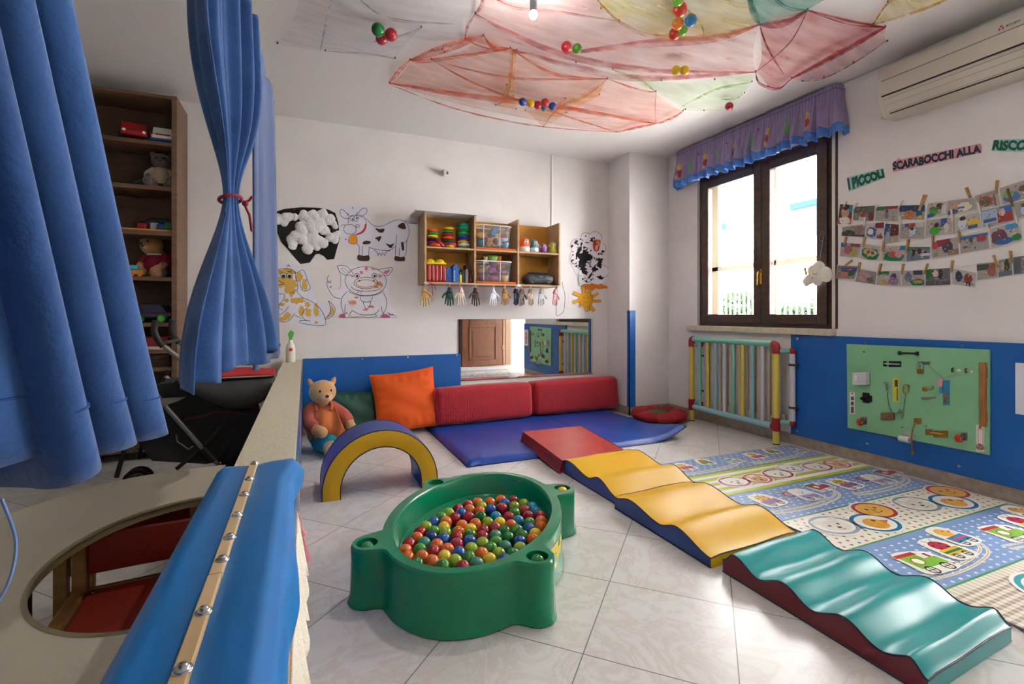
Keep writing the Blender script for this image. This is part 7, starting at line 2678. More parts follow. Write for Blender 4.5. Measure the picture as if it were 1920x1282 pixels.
# scene of each print: floor colour, then shapes (kind, x, y, w, h, colour) in 0..1 of the print, y up
SC = {
    0: ('5a3a30', [('e', .5, .6, .3, .3, 'b98a74'), ('e', .5, .85, .28, .14, '3a2418'), ('r', 0, 0, 1, .3, 'a85a60'), ('e', .5, .2, .4, .2, 'd8d0cc'), ('r', .75, .6, .25, .4, '2a7a90')], 'baby in a pink bib'),
    1: ('7d746c', [('r', 0, .5, 1, .5, '5a5a52'), ('e', .45, .45, .1, .3, '8c3a30'), ('e', .85, .3, .14, .3, '6a2a24'), ('r', .3, .05, .3, .2, 'c8c4c0')], 'child kneeling on a grey floor'),
    2: ('a39b95', [('r', 0, .72, .4, .28, '1a7a48'), ('r', .4, .8, .6, .2, '8c2c3a'), ('e', .5, .45, .09, .28, '6a7a9a'), ('e', .5, .68, .06, .1, '5a3a2a')], 'toddler crawling near green and red mats'),
    3: ('98908c', [('r', 0, .55, 1, .45, '16406a'), ('e', .4, .35, .2, .3, 'b86a3a'), ('e', .78, .45, .12, .3, '1c4a8a'), ('r', .72, .1, .15, .2, 'c8b02a')], 'orange heap before a blue wall'),
    4: ('b3ada8', [('e', .35, .4, .22, .34, '3a8a2a'), ('e', .65, .7, .18, .22, '4a2a20'), ('e', .2, .15, .2, .14, '2a5aa0'), ('r', .75, .2, .25, .6, 'c8c2bc')], 'child in a green shirt bending down'),
    5: ('9a948e', [('e', .25, .55, .14, .3, 'b98a74'), ('e', .6, .4, .26, .36, 'd0cab0'), ('r', .35, .3, .25, .12, '2a5a9a'), ('e', .2, .15, .16, .2, '3a4a6a')], 'baby beside a white walker frame'),
    6: ('a09888', [('e', .4, .45, .3, .34, '8c2a20'), ('e', .35, .4, .18, .22, '3a4a24'), ('r', .75, .0, .06, 1, '6a2a3a'), ('r', 0, .75, 1, .25, '8a867c')], 'child in a red jumper beside a post'),
    7: ('98928a', [('e', .25, .3, .2, .26, '2a5a9a'), ('e', .2, .5, .12, .2, '5a9a3a'), ('e', .6, .6, .18, .2, '3a2418'), ('e', .7, .35, .14, .26, 'c8d0d8')], 'children leaning over a blue toy'),
    8: ('8a8078', [('e', .3, .3, .3, .3, '3a4030'), ('e', .7, .6, .2, .3, '8a6a70'), ('r', 0, 0, 1, .2, '5a4440')], 'dark group of children on the floor'),
    9: ('b8b4b0', [('e', .3, .4, .28, .34, '2a5a98'), ('e', .25, .4, .16, .2, 'd8d0c0'), ('r', .5, .65, .5, .35, '7a2030'), ('e', .8, .12, .18, .12, '7a4a3a')], 'blue rocker toy beside a red mat'),
    10: ('988c84', [('r', 0, .4, .35, .6, '2a4a7a'), ('r', .4, .35, .6, .65, '5a1c20'), ('e', .25, .3, .12, .3, '8aa0b8')], 'child between a blue and a dark red curtain'),
    11: ('988f8a', [('r', .2, .75, .15, .25, '1a4a8a'), ('r', .35, .65, .25, .35, 'a83a1c'), ('e', .52, .45, .14, .22, 'a8c0d8'), ('e', .5, .62, .07, .1, '4a2a20'), ('r', .65, .7, .3, .3, 'b8b8b4')], 'child sitting in front of an orange cushion'),
    12: ('a8a29c', [('e', .35, .3, .18, .3, '3f9a34'), ('e', .4, .62, .09, .14, '4a2a20'), ('r', .55, .5, .22, .5, '1c4a9a'), ('e', .75, .4, .1, .3, 'c8c4ae')], 'child in a bright green top pushing a walker'),
    13: ('b0aca8', [('e', .3, .5, .16, .36, 'c4ccd8'), ('e', .32, .82, .12, .14, '2e1c14'), ('e', .7, .4, .26, .26, 'd0a848'), ('r', .5, .05, .35, .22, '2a5aa8')], 'dark-haired child at a yellow activity table'),
    14: ('8a8884', [('r', 0, .1, .5, .8, '9ab0cc'), ('r', .05, .2, .4, .2, '2a4a80'), ('r', .5, 0, .5, .6, '8c1824'), ('r', .6, .6, .4, .4, '1c58a8'), ('e', .66, .62, .1, .24, 'd0b8a8')], 'child on a red cushion beside a white shelf'),
    15: ('8e8a86', [('e', .3, .4, .1, .3, 'a8c4dc'), ('e', .3, .7, .07, .12, '3a241a'), ('r', .5, .7, .5, .3, 'a09c98')], 'child in pale blue on a grey floor'),
    16: ('a89890', [('r', 0, .7, .3, .3, '2a5a9a'), ('e', .4, .5, .2, .3, 'a05a6a'), ('e', .7, .3, .18, .24, '9aa04a'), ('r', .5, .75, .5, .25, '7a3040')], 'children playing among coloured balls'),
    17: ('b3aca6', [('e', .5, .4, .46, .36, '0a7a4a'), ('e', .5, .48, .36, .24, 'b89a6a'), ('e', .4, .5, .08, .1, 'b02a2a'), ('e', .6, .45, .08, .1, '2a5aa0')], 'green ball pit full of balls'),
    18: ('a89c94', [('e', .5, .3, .44, .3, '0c7c4c'), ('e', .45, .42, .2, .2, 'a0504a'), ('e', .7, .45, .14, .22, 'c08a9a'), ('r', .78, .7, .22, .3, '2a70b0')], 'children sitting in the green ball pit'),
    19: ('6a7484', [('r', 0, .8, 1, .2, '4a7a5a'), ('e', .3, .6, .07, .26, '2a2a2e'), ('e', .55, .65, .08, .26, '5a2a2a'), ('e', .8, .5, .06, .18, '2c2c34'), ('r', .6, .3, .4, .2, 'c8ccd0')], 'small figures standing on a grey-blue floor'),
    20: ('a49c96', [('r', .2, .6, .5, .4, '8a2a34'), ('e', .6, .5, .2, .3, '4a4a58'), ('r', .6, .05, .4, .3, '8a7060'), ('e', .15, .7, .1, .2, 'b03a3a')], 'group sitting by a red wall'),
    21: ('9c9894', [('r', 0, .78, 1, .16, '1c6aa8'), ('e', .4, .7, .08, .16, '5a4a44'), ('e', .75, .7, .18, .2, '9a3a3c'), ('e', .2, .35, .08, .05, '3a4a3a')], 'wide floor with children along the far edge'),
    22: ('aea69e', [('e', .3, .45, .26, .36, '6a3a50'), ('r', .55, .72, .4, .28, '2a86b8'), ('e', .45, .2, .3, .16, '1c58a0'), ('e', .85, .25, .16, .18, '0c7a44')], 'crowd of children beside a blue board and green tub'),
    23: ('8a7870', [('r', .2, .55, .8, .3, '1c5898'), ('r', .4, .65, .4, .14, 'a82034'), ('e', .4, .3, .2, .26, 'b07a68'), ('e', .75, .4, .16, .2, '1c6a44')], 'children before blue and red mats'),
    24: ('8a8280', [('e', .4, .5, .3, .34, 'a88a88'), ('e', .7, .3, .16, .2, '6a5a58')], 'blurred baby lying on the floor'),
    25: ('a8a4a2', [('r', 0, .75, .5, .25, '1a7a40'), ('e', .7, .6, .12, .24, '2a3a6a'), ('e', .7, .3, .2, .3, '8a6a8a'), ('e', .3, .2, .16, .18, 'b8a050')], 'child in mauve beside yellow toys'),
    26: ('a89e98', [('e', .7, .22, .34, .22, '0a7a4a'), ('e', .7, .26, .24, .12, 'a87a5a'), ('e', .3, .6, .16, .3, '5a6a9a'), ('r', .5, .7, .4, .3, '3a3a5a')], 'child near a small green ball pit'),
    27: ('6a6a72', [('e', .15, .7, .2, .34, '2a6a34'), ('e', .4, .7, .12, .2, 'c8c0bc'), ('e', .6, .65, .1, .3, '30343c'), ('r', 0, 0, 1, .25, '5a5460')], 'children in front of a green bush'),
    28: ('b0b0b0', [('e', .3, .55, .14, .34, '2a3c5c'), ('e', .68, .5, .18, .3, '8c3a28'), ('r', .6, .05, .06, .25, '24304a'), ('r', .72, .05, .06, .25, '24304a')], 'two children walking, one in rust brown'),
    29: ('9a9c98', [('r', 0, .55, .6, .35, '4a4e48'), ('e', .7, .4, .2, .3, '9a5a48'), ('e', .75, .75, .14, .18, '8a5a34')], 'dark bench beside a seated child'),
    30: ('8e9290', [('e', .6, .6, .22, .34, '2a4a34'), ('e', .3, .6, .14, .2, 'c0a0a0'), ('r', 0, 0, 1, .3, '6a747c')], 'child in dark green'),
    31: ('70767e', [('r', 0, .1, .25, .9, '555c66'), ('e', .5, .6, .12, .24, 'c8c4c8'), ('e', .5, .85, .08, .1, '7a4a34'), ('r', .3, 0, .7, .2, '8a8e94')], 'child in white by a grey door')}
RN = {1: 'top', 2: 'second', 3: 'third', 4: 'bottom'}
kidx = {1: 0, 2: 0, 3: 0, 4: 0}
rnd = random.Random(17)
for i, poly in enumerate(PH):
    row = ROWOF[i]
    q4 = [poly[0], poly[1], poly[2], poly[-1]]           # TL TR BR BL
    layer = 0.0010 * (i % 3) + 0.004 + (0.004 if row in (2,) else 0.0)

    def Pq(a, b, q4=q4, lay=layer):
        x = lerp(lerp(q4[3][0], q4[2][0], a), lerp(q4[0][0], q4[1][0], a), b)
        y = lerp(lerp(q4[3][1], q4[2][1], a), lerp(q4[0][1], q4[1][1], a), b)
        return cropR(x, y, WX - lay)
    fl = Flat(Pq, NR, 0.00022)
    bgc, shapes, what = SC[i]
    fl.sheet([(0, 0), (1, 0), (1, 1), (0, 1)], mat('e6e6e8', 0.4), 0.0006)
    fl.lay([(0.015, 0.02), (0.985, 0.02), (0.985, 0.98), (0.015, 0.98)], mat(bgc, 0.35))
    for _ in range(5):
        x, y = rnd.uniform(.05, .8), rnd.uniform(.05, .6)
        fl.lay([(x, y), (x + .15, y + .02), (x + .12, y + .10), (x - .02, y + .06)], mat(rnd.choice(['b0a8a0', '7a7470', '9a9088', 'c4beb8']), 0.35))
    for (kd, x, y, a, b, c) in shapes:
        if kd == 'r':
            x0, y0, x1, y1 = max(.015, x), max(.02, y), min(.985, x + a), min(.98, y + b)
            fl.lay([(x0, y0), (x1, y0), (x1, y1), (x0, y1)], mat(c, 0.35))
        else:
            pts = []
            for k in range(14):
                w_ = 1 + 0.25 * (rnd.random() - .5)
                pts.append((min(.985, max(.015, x + a * w_ * math.cos(2 * PI * k / 14))), min(.98, max(.02, y + b * w_ * math.sin(2 * PI * k / 14)))))
            fl.lay(pts, mat(c, 0.35))
    for _ in range(18):
        x, y = rnd.uniform(.1, .85), rnd.uniform(.1, .85)
        s_ = rnd.uniform(.015, .05)
        fl.lay([(x, y), (x + s_, y), (x + s_, y + s_ * 1.6), (x, y + s_ * 1.6)], mat(rnd.choice(['b03030', 'c8b040', '3060a0', 'd8d0c8', '30302e', '2a7a4a', 'b88a78']), 0.35))
    kidx[row] += 1
    tag(fl.build('photograph'), 'photo of %s on the %s garland' % (what, RN[row]), 'photo', 'photo prints on the four garlands')

cordm = mat('d8d2c6', 0.7, name='white_string')
for (pts, lab) in (([(100, 572), (360, 588), (560, 585), (750, 578), (905, 550), (1110, 518), (1290, 456), (1640, 345)], 'white string carrying the top row of photos'), ([(108, 742), (300, 720), (545, 722), (745, 695), (955, 668), (1155, 623), (1395, 563), (1640, 500)], 'white string carrying the second row of photos'),
                   ([(100, 855), (265, 868), (415, 884), (595, 885), (785, 855), (995, 816), (1220, 756), (1450, 700)], 'white string carrying the third row of photos'), ([(76, 1028), (240, 1050), (380, 1076), (565, 1070), (745, 1062), (935, 1048), (1125, 1020), (1395, 970), (1640, 930)], 'white string carrying the bottom row of photos')):
    tag(MB().tube([cropR(x, y, WX - 0.0045) for (x, y) in spline(pts, 5)], 0.0011, 5).build('garland_string', cordm), lab, 'string', 'garland strings')

PEGS = [(1, 'w', 740, 500, 698, 618, 40), (1, 'w', 1048, 448, 1078, 520, 34), (1, 'w', 1282, 394, 1270, 492, 30), (1, 'd', 1358, 455, 1396, 590, 30), (1, 't', 385, 572, 368, 612, 15), (1, 't', 572, 540, 538, 606, 15), (1, 't', 150, 552, 128, 590, 14), (1, 't', 228, 562, 205, 606, 15),
        (2, 't', 292, 668, 282, 738, 20), (2, 't', 440, 704, 437, 752, 16), (2, 't', 556, 664, 548, 748, 20), (2, 't', 750, 648, 742, 738, 20), (2, 't', 938, 610, 946, 702, 22), (2, 't', 1136, 560, 1158, 650, 22), (2, 't', 1420, 655, 1432, 716, 24),
        (3, 'w', 146, 816, 134, 876, 22), (3, 'w', 286, 818, 274, 892, 22), (3, 'w', 432, 845, 420, 924, 22), (3, 'w', 614, 838, 598, 932, 24), (3, 'w', 796, 808, 798, 884, 20), (3, 'w', 992, 768, 1000, 862, 22), (3, 't', 1205, 715, 1216, 780, 24),
        (4, 'w', 190, 992, 138, 1032, 16), (4, 'w', 250, 1008, 238, 1084, 22), (4, 'w', 408, 1018, 384, 1108, 24), (4, 'w', 576, 1020, 564, 1098, 22), (4, 'w', 758, 1018, 732, 1098, 22), (4, 'w', 946, 994, 934, 1084, 26), (4, 'w', 1252, 955, 1286, 1048, 26), (4, 'w', 1380, 922, 1388, 1012, 26)]
PM = {'w': wood('b08a58', '94703f', (10, 10, 10), 0.6, 'peg_wood'), 'd': wood('7a5a30', '5f4424', (10, 10, 10), 0.6, 'dark_peg_wood'), 't': mat('d4d0c8', 0.5, name='white_peg')}
PN = {'w': 'wooden', 'd': 'dark wooden', 't': 'white'}
cnt = {}
for (row, kd, x0, y0, x1, y1, w_) in PEGS:
    cnt[(row, kd)] = cnt.get((row, kd), 0) + 1
seen = {}
for (row, kd, x0, y0, x1, y1, w_) in sorted(PEGS, key=lambda p: (p[0], p[2])):
    seen[(row, kd)] = seen.get((row, kd), 0) + 1
    k = seen[(row, kd)]
    a, b = cropR(x0, y0, WX - 0.008), cropR(x1, y1, WX - 0.008)
    wd = (cropR(x0 + w_, y0, WX - 0.008) - a).length * 0.62
    d = (b - a).normalized()
    sd = Vector((1, 0, 0)).cross(d).normalized() * (wd / 2)
    m = MB()
    for (lx, e) in ((0.004, 1.0), (-0.004, 1.0)):
        qa, qb = a + Vector((lx, 0, 0)), b + Vector((lx * 0.55, 0, 0))
        vs = [qa - sd, qa + sd, qb + sd * 0.8, qb - sd * 0.8]
        th = Vector((0.0032, 0, 0))
        m.add([v - th for v in vs] + [v + th for v in vs], [(0, 1, 2, 3), (7, 6, 5, 4), (0, 4, 5, 1), (1, 5, 6, 2), (2, 6, 7, 3), (3, 7, 4, 0)])
    mid = a.lerp(b, 0.45)
    m.cyl(mid - sd * 1.15, mid + sd * 1.15, 0.0035, 8)
    n = cnt[(row, kd)]
    lab = '%s clothespin on the %s garland' % (PN[kd], RN[row])
    if n > 1:
        lab = '%s %s clothespin from the left on the %s garland' % (ORD[k - 1], PN[kd], RN[row])
    elif kd != 'd':
        lab = 'only %s clothespin on the %s garland' % (PN[kd], RN[row])
    tag(m.build('clothespin', PM[kd]), lab, 'clothespin', 'clothespins on the garlands')

# ------------------------------------------------------------ air conditioner
acm = mat('c9c2b4', 0.4, name='ac_plastic')
t = thing('air_conditioner', 'long beige split air conditioner high on the right wall', 'air conditioner', (3.71, 1.55, 2.46))
AY0_, AY1_ = 1.12, 2.10
prof = spline([(3.819, 2.79), (3.66, 2.79), (3.622, 2.765), (3.606, 2.70), (3.603, 2.62), (3.615, 2.565), (3.655, 2.51), (3.72, 2.468), (3.819, 2.455)], 5)
m = MB()


def acf(a, b):
    k = b * (len(prof) - 1)
    i = min(int(k), len(prof) - 2)
    x, z = lerp(prof[i][0], prof[i + 1][0], k - i), lerp(prof[i][1], prof[i + 1][1], k - i)
    e = 0.5 - abs(a - 0.5)
    s_ = 1 - 0.16 * math.exp(-e / 0.012)
    return Vector((XR - (XR - x) * s_, lerp(AY1_, AY0_, a), 2.62 + (z - 2.62) * (1 - 0.07 * math.exp(-e / 0.012))))


m.grid(lambda a, b: acf(1 - a, b), 60, 40)
for a in (0, 1):
    m.add([acf(a, k / 40) for k in range(41)], [tuple(range(41)) if a == 0 else tuple(reversed(range(41)))])
m.build('body', acm, t)
dk = mat('3a3630', 0.6, name='dark_slot')


def acpt(y, b, off=0.0015):
    a = (AY1_ - y) / (AY1_ - AY0_)
    p, q, r = acf(a, b), acf(a, min(1, b + 0.01)), acf(min(1, a + 0.01), b)
    n = (q - p).cross(r - p).normalized()
    if n.x > 0:
        n = -n
    return p + n * off


for (y0, y1, b, r, nm) in ((2.055, 1.13, 0.40, 0.0030, 'front_seam'), (2.055, 1.17, 0.585, 0.0055, 'louvre_slot'), (2.05, 1.17, 0.83, 0.0050, 'outlet_slot')):
    MB().tube([acpt(lerp(y0, y1, k / 20), b, 0.0) for k in range(21)], r, 8).build(nm, dk if nm != 'front_seam' else mat('8a8478', 0.5), t)
m = MB().grid(lambda a, b: acpt(lerp(1.17, 2.05, a), lerp(0.64, 0.80, b), 0.004), 30, 6)
m.build('louvre_flap', mat('cdc6b8', 0.4), t)
for b in (0.64, 0.71, 0.80):
    MB().tube([acpt(lerp(1.17, 2.05, k / 20), b, 0.0035) for k in range(21)], 0.0012, 6).build('flap_line', mat('8a8478', 0.5), t)
MB().rbox((3.66, 2.075, 2.452), (3.72, 2.094, 2.47), 0.004).build('end_clip', acm, t)
ya, yb = on_x(1888, 58, 3.612).y, on_x(1914, 51, 3.612).y
q = [acpt(ya, 0.365), acpt(yb, 0.365), acpt(yb, 0.34), acpt(ya, 0.34)]
put_text('lettering', 'MITSUBISHI', q, (-0.001, 0, 0), mat('3a3a3c', 0.5), t, 0.01)
m = MB()
for (dy, dz) in ((0, .010), (-.008, -.004), (.008, -.004)):
    c = acpt(ya + 0.022, 0.352, 0.002) + Vector((0, dy, dz))
    m.add([c + Vector((0, -.006, 0)), c + Vector((0, 0, .007)), c + Vector((0, .006, 0)), c + Vector((0, 0, -.007))], [(0, 1, 2, 3)])
m.build('badge', mat('b82020', 0.5), t)

# ------------------------------------------------------------ window valance
lil = mat('9587ae', 0.8, var='9f91b6', vscale=8, name='lilac_cotton')
sky = mat('4a7cc8', 0.75, name='sky_blue_cotton')
t = thing('window_valance', 'gathered lilac valance with printed motifs and blue hem over the window', 'curtain', (3.70, 3.27, 2.48))
VX = 3.715
path = [(3.818, 4.165), (VX + 0.01, 4.165), (VX, 4.155), (VX, 2.445), (VX + 0.01, 2.435), (3.818, 2.435)]
seg = [(Vector(path[i]) - Vector(path[i + 1])).length for i in range(5)]
TL = sum(seg)


def vpath(s):
    s *= TL
    for i in range(5):
        if s <= seg[i] or i == 4:
            q = min(1, s / seg[i])
            a, b = Vector(path[i]), Vector(path[i + 1])
            d = (b - a).normalized()
            return a.lerp(b, q), Vector((d.y, -d.x))
        s -= seg[i]


rnv = random.Random(2)
vph = [rnv.uniform(-.5, .5) for _ in range(60)]


def vfn(a, b, off=0.0):
    p, n = vpath(a)
    if n.x > 0.5:
        n = -n
    fine = 0.0085 * math.sin(2 * PI * 70 * a)
    big = 0.032 * (math.sin(2 * PI * 17 * a + 0.8 * math.sin(13 * a)) + 0.45 * math.sin(2 * PI * 41 * a) + 0.3 * math.sin(2 * PI * 7 * a))
    k = sstep(0.12, 0.9, b)
    amp = fine * (1 - 0.7 * k) + big * k * (1 if 0.06 < a < 0.94 else 0.3)
    z = lerp(2.862, 2.475, b) + 0.012 * math.sin(2 * PI * 19 * a + 1) * k
    flare = 0.030 * k
    nv = Vector((-1, 0)) if 0.06 < a < 0.94 else n
    p2 = p + nv * (amp + flare + off)
    return Vector((min(p2.x, 3.819), p2.y, z))


m = MB()
NU, NV = 900, 20
m.grid(lambda a, b: vfn(a, b * 0.82), NU, 17, 0)
m.grid(lambda a, b: vfn(a, 0.82 + b * 0.18), NU, 5, 1)
m.build('skirt', [lil, sky], t, solid=0.002)
MB().tube([vfn(k / 700, 0.09, 0.001) for k in range(701)], 0.0022, 5).build('gathering_tape', mat('54467a', 0.8), t)
MB().box((VX + 0.012, 2.44, 2.845), (3.818, 4.16, 2.862)).build('rail_board', white_pl, t)
mo_y, mo_r, mo_g, mo_p = mat('d8b060', 0.8), mat('a8403a', 0.8), mat('6fae6a', 0.8), mat('c87a9a', 0.8)


def vmotif(ac, bc, ra, rb, m_, n=12, pts=None):
    q = []
    for k in range(n):
        q.append((ac + ra * math.cos(2 * PI * k / n), bc + rb * math.sin(2 * PI * k / n)))
    mm = MB()
    nr, nc = 5, 18
    mm.grid(lambda a, b: vfn(ac + ra * b * math.cos(2 * PI * a), bc + rb * b * math.sin(2 * PI * a), 0.0028), 24, 4, closed=True)
    return mm.build('printed_motif', m_, t)


for k in range(9):
    ac = 0.085 + k * 0.094
    if k % 2:
        vmotif(ac, 0.40, .006, .07, mo_g)
        vmotif(ac + .004, 0.58, .010, .12, mo_g)
    else:
        vmotif(ac, 0.44, .011, .085, mo_y)
        vmotif(ac + .002, 0.62, .013, .10, mo_r)
        vmotif(ac - .004, 0.72, .007, .05, mo_y)
    vmotif(ac + .042, 0.30, .004, .035, mo_r if k % 2 else mo_p)

# ------------------------------------------------------------ plush cloud at the window
t = thing('plush_cloud', 'white sleepy plush cloud with a yellow bow hanging at the window', 'soft toy', on_x(1533, 533, 3.75))
KX = 3.755


def kp(x, y):
    return on_x(1260 + x * 340 / 822, 150 + y * 530 / 1282, KX)


m = MB()
for (x, y, r) in ((650, 890, 34), (690, 880, 36), (665, 850, 30), (640, 865, 28), (622, 905, 24), (700, 892, 26), (610, 925, 13), (606, 912, 16), (660, 910, 24)):
    c = kp(x, y)
    rr = r * 0.001735
    m.ball(c, (rr * 0.5, rr, rr), 14)
o = m.build('body', mat('dcd8cc', 0.95, bump=0.2, bscale=60, name='white_felt'), t)
md = o.modifiers.new('remesh', 'REMESH')
md.mode, md.voxel_size, md.use_smooth_shade = 'VOXEL', 0.005, True
for (x, y) in ((628, 884), (660, 878)):
    MB().tube([kp(x + dx, y + dy) + Vector((-0.033, 0, 0)) for dx, dy in ((-9, -2), (-3, 4), (4, 4), (9, -2))], 0.0016, 6).build('eyelid', mat('2a2624', 0.7), t)
MB().tube([kp(648 + dx, 896 + dy) + Vector((-0.032, 0, 0)) for dx, dy in ((-5, -1), (0, 3), (5, -1))], 0.0014, 6).build('mouth', mat('3a2a28', 0.7), t)
m = MB()
c = kp(617, 868) + Vector((-0.03, 0, 0))
for sg in (-1, 1):
    m.ball(c + Vector((0, 0.004 * sg, 0.016 * sg)), (0.006, 0.012, 0.018), 10)
m.ball(c, 0.008, 8)
m.build('bow', mat('d0a43a', 0.8), t)
m = MB().tube(spline([kp(670, 820), kp(678, 760), kp(690, 700), kp(692, 690), kp(680, 688), kp(668, 720), kp(682, 730)], 5), 0.0018, 6)
m.build('cord', mat('4a6a8a', 0.7), t)

# ------------------------------------------------------------ busy board
XB = XR - 0.036
t = thing('busy_board', 'mint green busy board with locks, chains, wheels and latches on the blue panel', 'activity board', (XB, 2.0, 0.245))


def bd(x, y, d=0.0):
    p = on_x(1500 + x * 420 / 1683, 600 + y * 320 / 1282, XB)
    return p + Vector((-d, 0, 0))


cs_ = [bd(350, 180), bd(1421, 222), bd(1421, 1013), bd(358, 808)]
m = MB()
bk = Vector((XR - 0.021 - XB, 0, 0))
m.add(cs_, [(0, 1, 2, 3)][::1])
m.add([c + bk for c in cs_], [(3, 2, 1, 0)])
m.add(cs_ + [c + bk for c in cs_], [(i, (i + 1) % 4, 4 + (i + 1) % 4, 4 + i) for i in range(4)])
m.build('board', mat('86c294', 0.5, var='80bc8e', vscale=3, name='mint_paint'), t)
bkm, brs, gal, steel2 = mat('16161a', 0.45, name='black_iron'), mat('a8823c', 0.35, 0.9, name='old_brass'), mat('9a9c9e', 0.35, 0.9, name='galvanised'), mat('c8cacc', 0.3, 0.9)
U = 0.0011                                    # metres per crop pixel at the board, roughly


def plate(name, x0, y0, x1, y1, d, m_, bev=0.002, base=0.0):
    a, b, c, e = bd(x0, y0), bd(x1, y0), bd(x1, y1), bd(x0, y1)
    o = [Vector((-base, 0, 0)) + p for p in (a, b, c, e)]
    f = [p + Vector((-d, 0, 0)) for p in o]
    mm = MB().add(f, [(0, 1, 2, 3)]).add(o, [(3, 2, 1, 0)]).add(o + f, [(4 + i, 4 + (i + 1) % 4, (i + 1) % 4, i) for i in range(4)])
    mm2 = MB()
    mm2.v, mm2.f, mm2.m, mm2.s = f + o, [(3, 2, 1, 0), (4, 5, 6, 7), (0, 1, 5, 4), (1, 2, 6, 5), (2, 3, 7, 6), (3, 0, 4, 7)], [0] * 6, [False] * 6
    return mm2.build(name, m_, t, bevel=bev)


def link_chain(name, pts, m_, r=0.007, w_=0.0016):
    P_ = [Vector(p) for p in spline(pts, 10)]
    L = [0]
    for i in range(len(P_) - 1):
        L.append(L[-1] + (P_[i + 1] - P_[i]).length)
    n = max(2, int(L[-1] / (r * 1.45)))
    mm = MB()
    for k in range(n):
        s_ = L[-1] * (k + 0.5) / n
        i = max(j for j in range(len(L)) if L[j] <= s_)
        i = min(i, len(P_) - 2)
        p = P_[i].lerp(P_[i + 1], (s_ - L[i]) / max(1e-6, L[i + 1] - L[i]))
        d = (P_[i + 1] - P_[i]).normalized()
        sd = (Vector((1, 0, 0)) if k % 2 else d.cross(Vector((1, 0, 0)))).normalized()
        mm.tube([p + d * r * math.cos(2 * PI * q / 10) + sd * r * 0.55 * math.sin(2 * PI * q / 10) for q in range(10)], w_, 5, closed=True)
    return mm.build(name, m_, t)


# black pull handle
m = MB().tube(spline([bd(748, 248, 0.002), bd(756, 248, 0.022), bd(815, 248, 0.026), bd(878, 250, 0.022), bd(886, 250, 0.002)], 5), 0.007, 10)
m.box(bd(738, 262, 0.003), bd(762, 232, -0.0005)).box(bd(870, 264, 0.003), bd(894, 236, -0.0005))
m.build('pull_handle', bkm, t)
# sliding bolts
plate('bolt_plate', 668, 308, 762, 352, 0.004, bkm)
MB().cyl(bd(640, 326, 0.010), bd(755, 332, 0.010), 0.005, 10).build('bolt_rod', steel2, t)
plate('bolt_keeper', 630, 308, 652, 346, 0.010, bkm)
plate('hasp', 890, 310, 980, 335, 0.004, gal)
m = MB().tube(spline([bd(897, 372, 0.012), bd(896, 335, 0.013), bd(910, 322, 0.013), bd(925, 335, 0.013), bd(926, 372, 0.012)], 5), 0.0035, 8)
lk = plate('padlock', 888, 366, 930, 402, 0.016, brs, 0.004, 0.003)
m.build('shackle', steel2, lk)
plate('switch_box', 424, 392, 528, 484, 0.052, mat('c9ccd0', 0.4), 0.006)
plate('rocker', 442, 412, 466, 454, 0.006, mat('e6e6e2', 0.4), 0.002, 0.052)
plate('sticker_strip', 696, 432, 746, 614, 0.0008, mat('c9c23a', 0.5), 0.0)
plate('sticker_print', 712, 450, 736, 500, 0.0004, mat('4a4a3a', 0.5), 0.0, 0.0009)
plate('sticker_print', 726, 510, 738, 606, 0.0004, mat('6a7a3a', 0.5), 0.0, 0.0009)
plate('sticker_strip', 374, 540, 412, 704, 0.0008, mat('d8d4d6', 0.5), 0.0)
for (y0, y1) in ((575, 600), (612, 640), (650, 696)):
    plate('sticker_print', 384, y0, 404, y1, 0.0004, mat('5a3a4a', 0.5), 0.0, 0.0009)
plate('sticker_print', 388, 544, 398, 556, 0.0004, mat('b82a2a', 0.5), 0.0, 0.0009)
m = MB().tube(spline([bd(632, 470, 0.004), bd(655, 468, 0.012), bd(672, 478, 0.012), bd(672, 515, 0.010), bd(660, 532, 0.010), bd(650, 500, 0.010), bd(655, 470, 0.010)], 5), 0.0035, 8)
m.build('snap_hook', gal, t)
link_chain('chain', [bd(660, 532, .008), bd(668, 600, .010), bd(690, 680, .010), bd(712, 712, .008)], gal)
m = MB().tube([bd(798 + 20 * math.cos(q), 518 + 36 * math.sin(q), 0.010) for q in [2 * PI * k / 16 for k in range(16)]], 0.0035, 8, closed=True).cyl(bd(790, 484, 0.0), bd(834, 490, 0.014), 0.003, 8)
m.build('carabiner', mat('b8964a', 0.3, 0.9), t)
link_chain('chain', [bd(796, 556, .008), bd(792, 620, .010), bd(782, 680, .010), bd(768, 745, .010)], gal)
link_chain('chain', [bd(716, 712, .008), bd(740, 690, .010), bd(778, 690, .010), bd(750, 672, .012), bd(770, 740, .010)], gal, 0.006)
plate('wooden_block', 616, 694, 714, 748, 0.018, wood('7a5a3c', '63482e', (8, 8, 8), 0.6, 'block_wood'), 0.003)
m = MB().rbox(bd(474, 618, 0.010), bd(524, 548, -0.0005), 0.004, n=2)
m.cyl(bd(490, 590, 0.010), bd(478, 586, 0.030), 0.011, 14)
m.build('turn_knob', bkm, t)
plate('knob_keeper', 528, 566, 542, 616, 0.008, bkm)


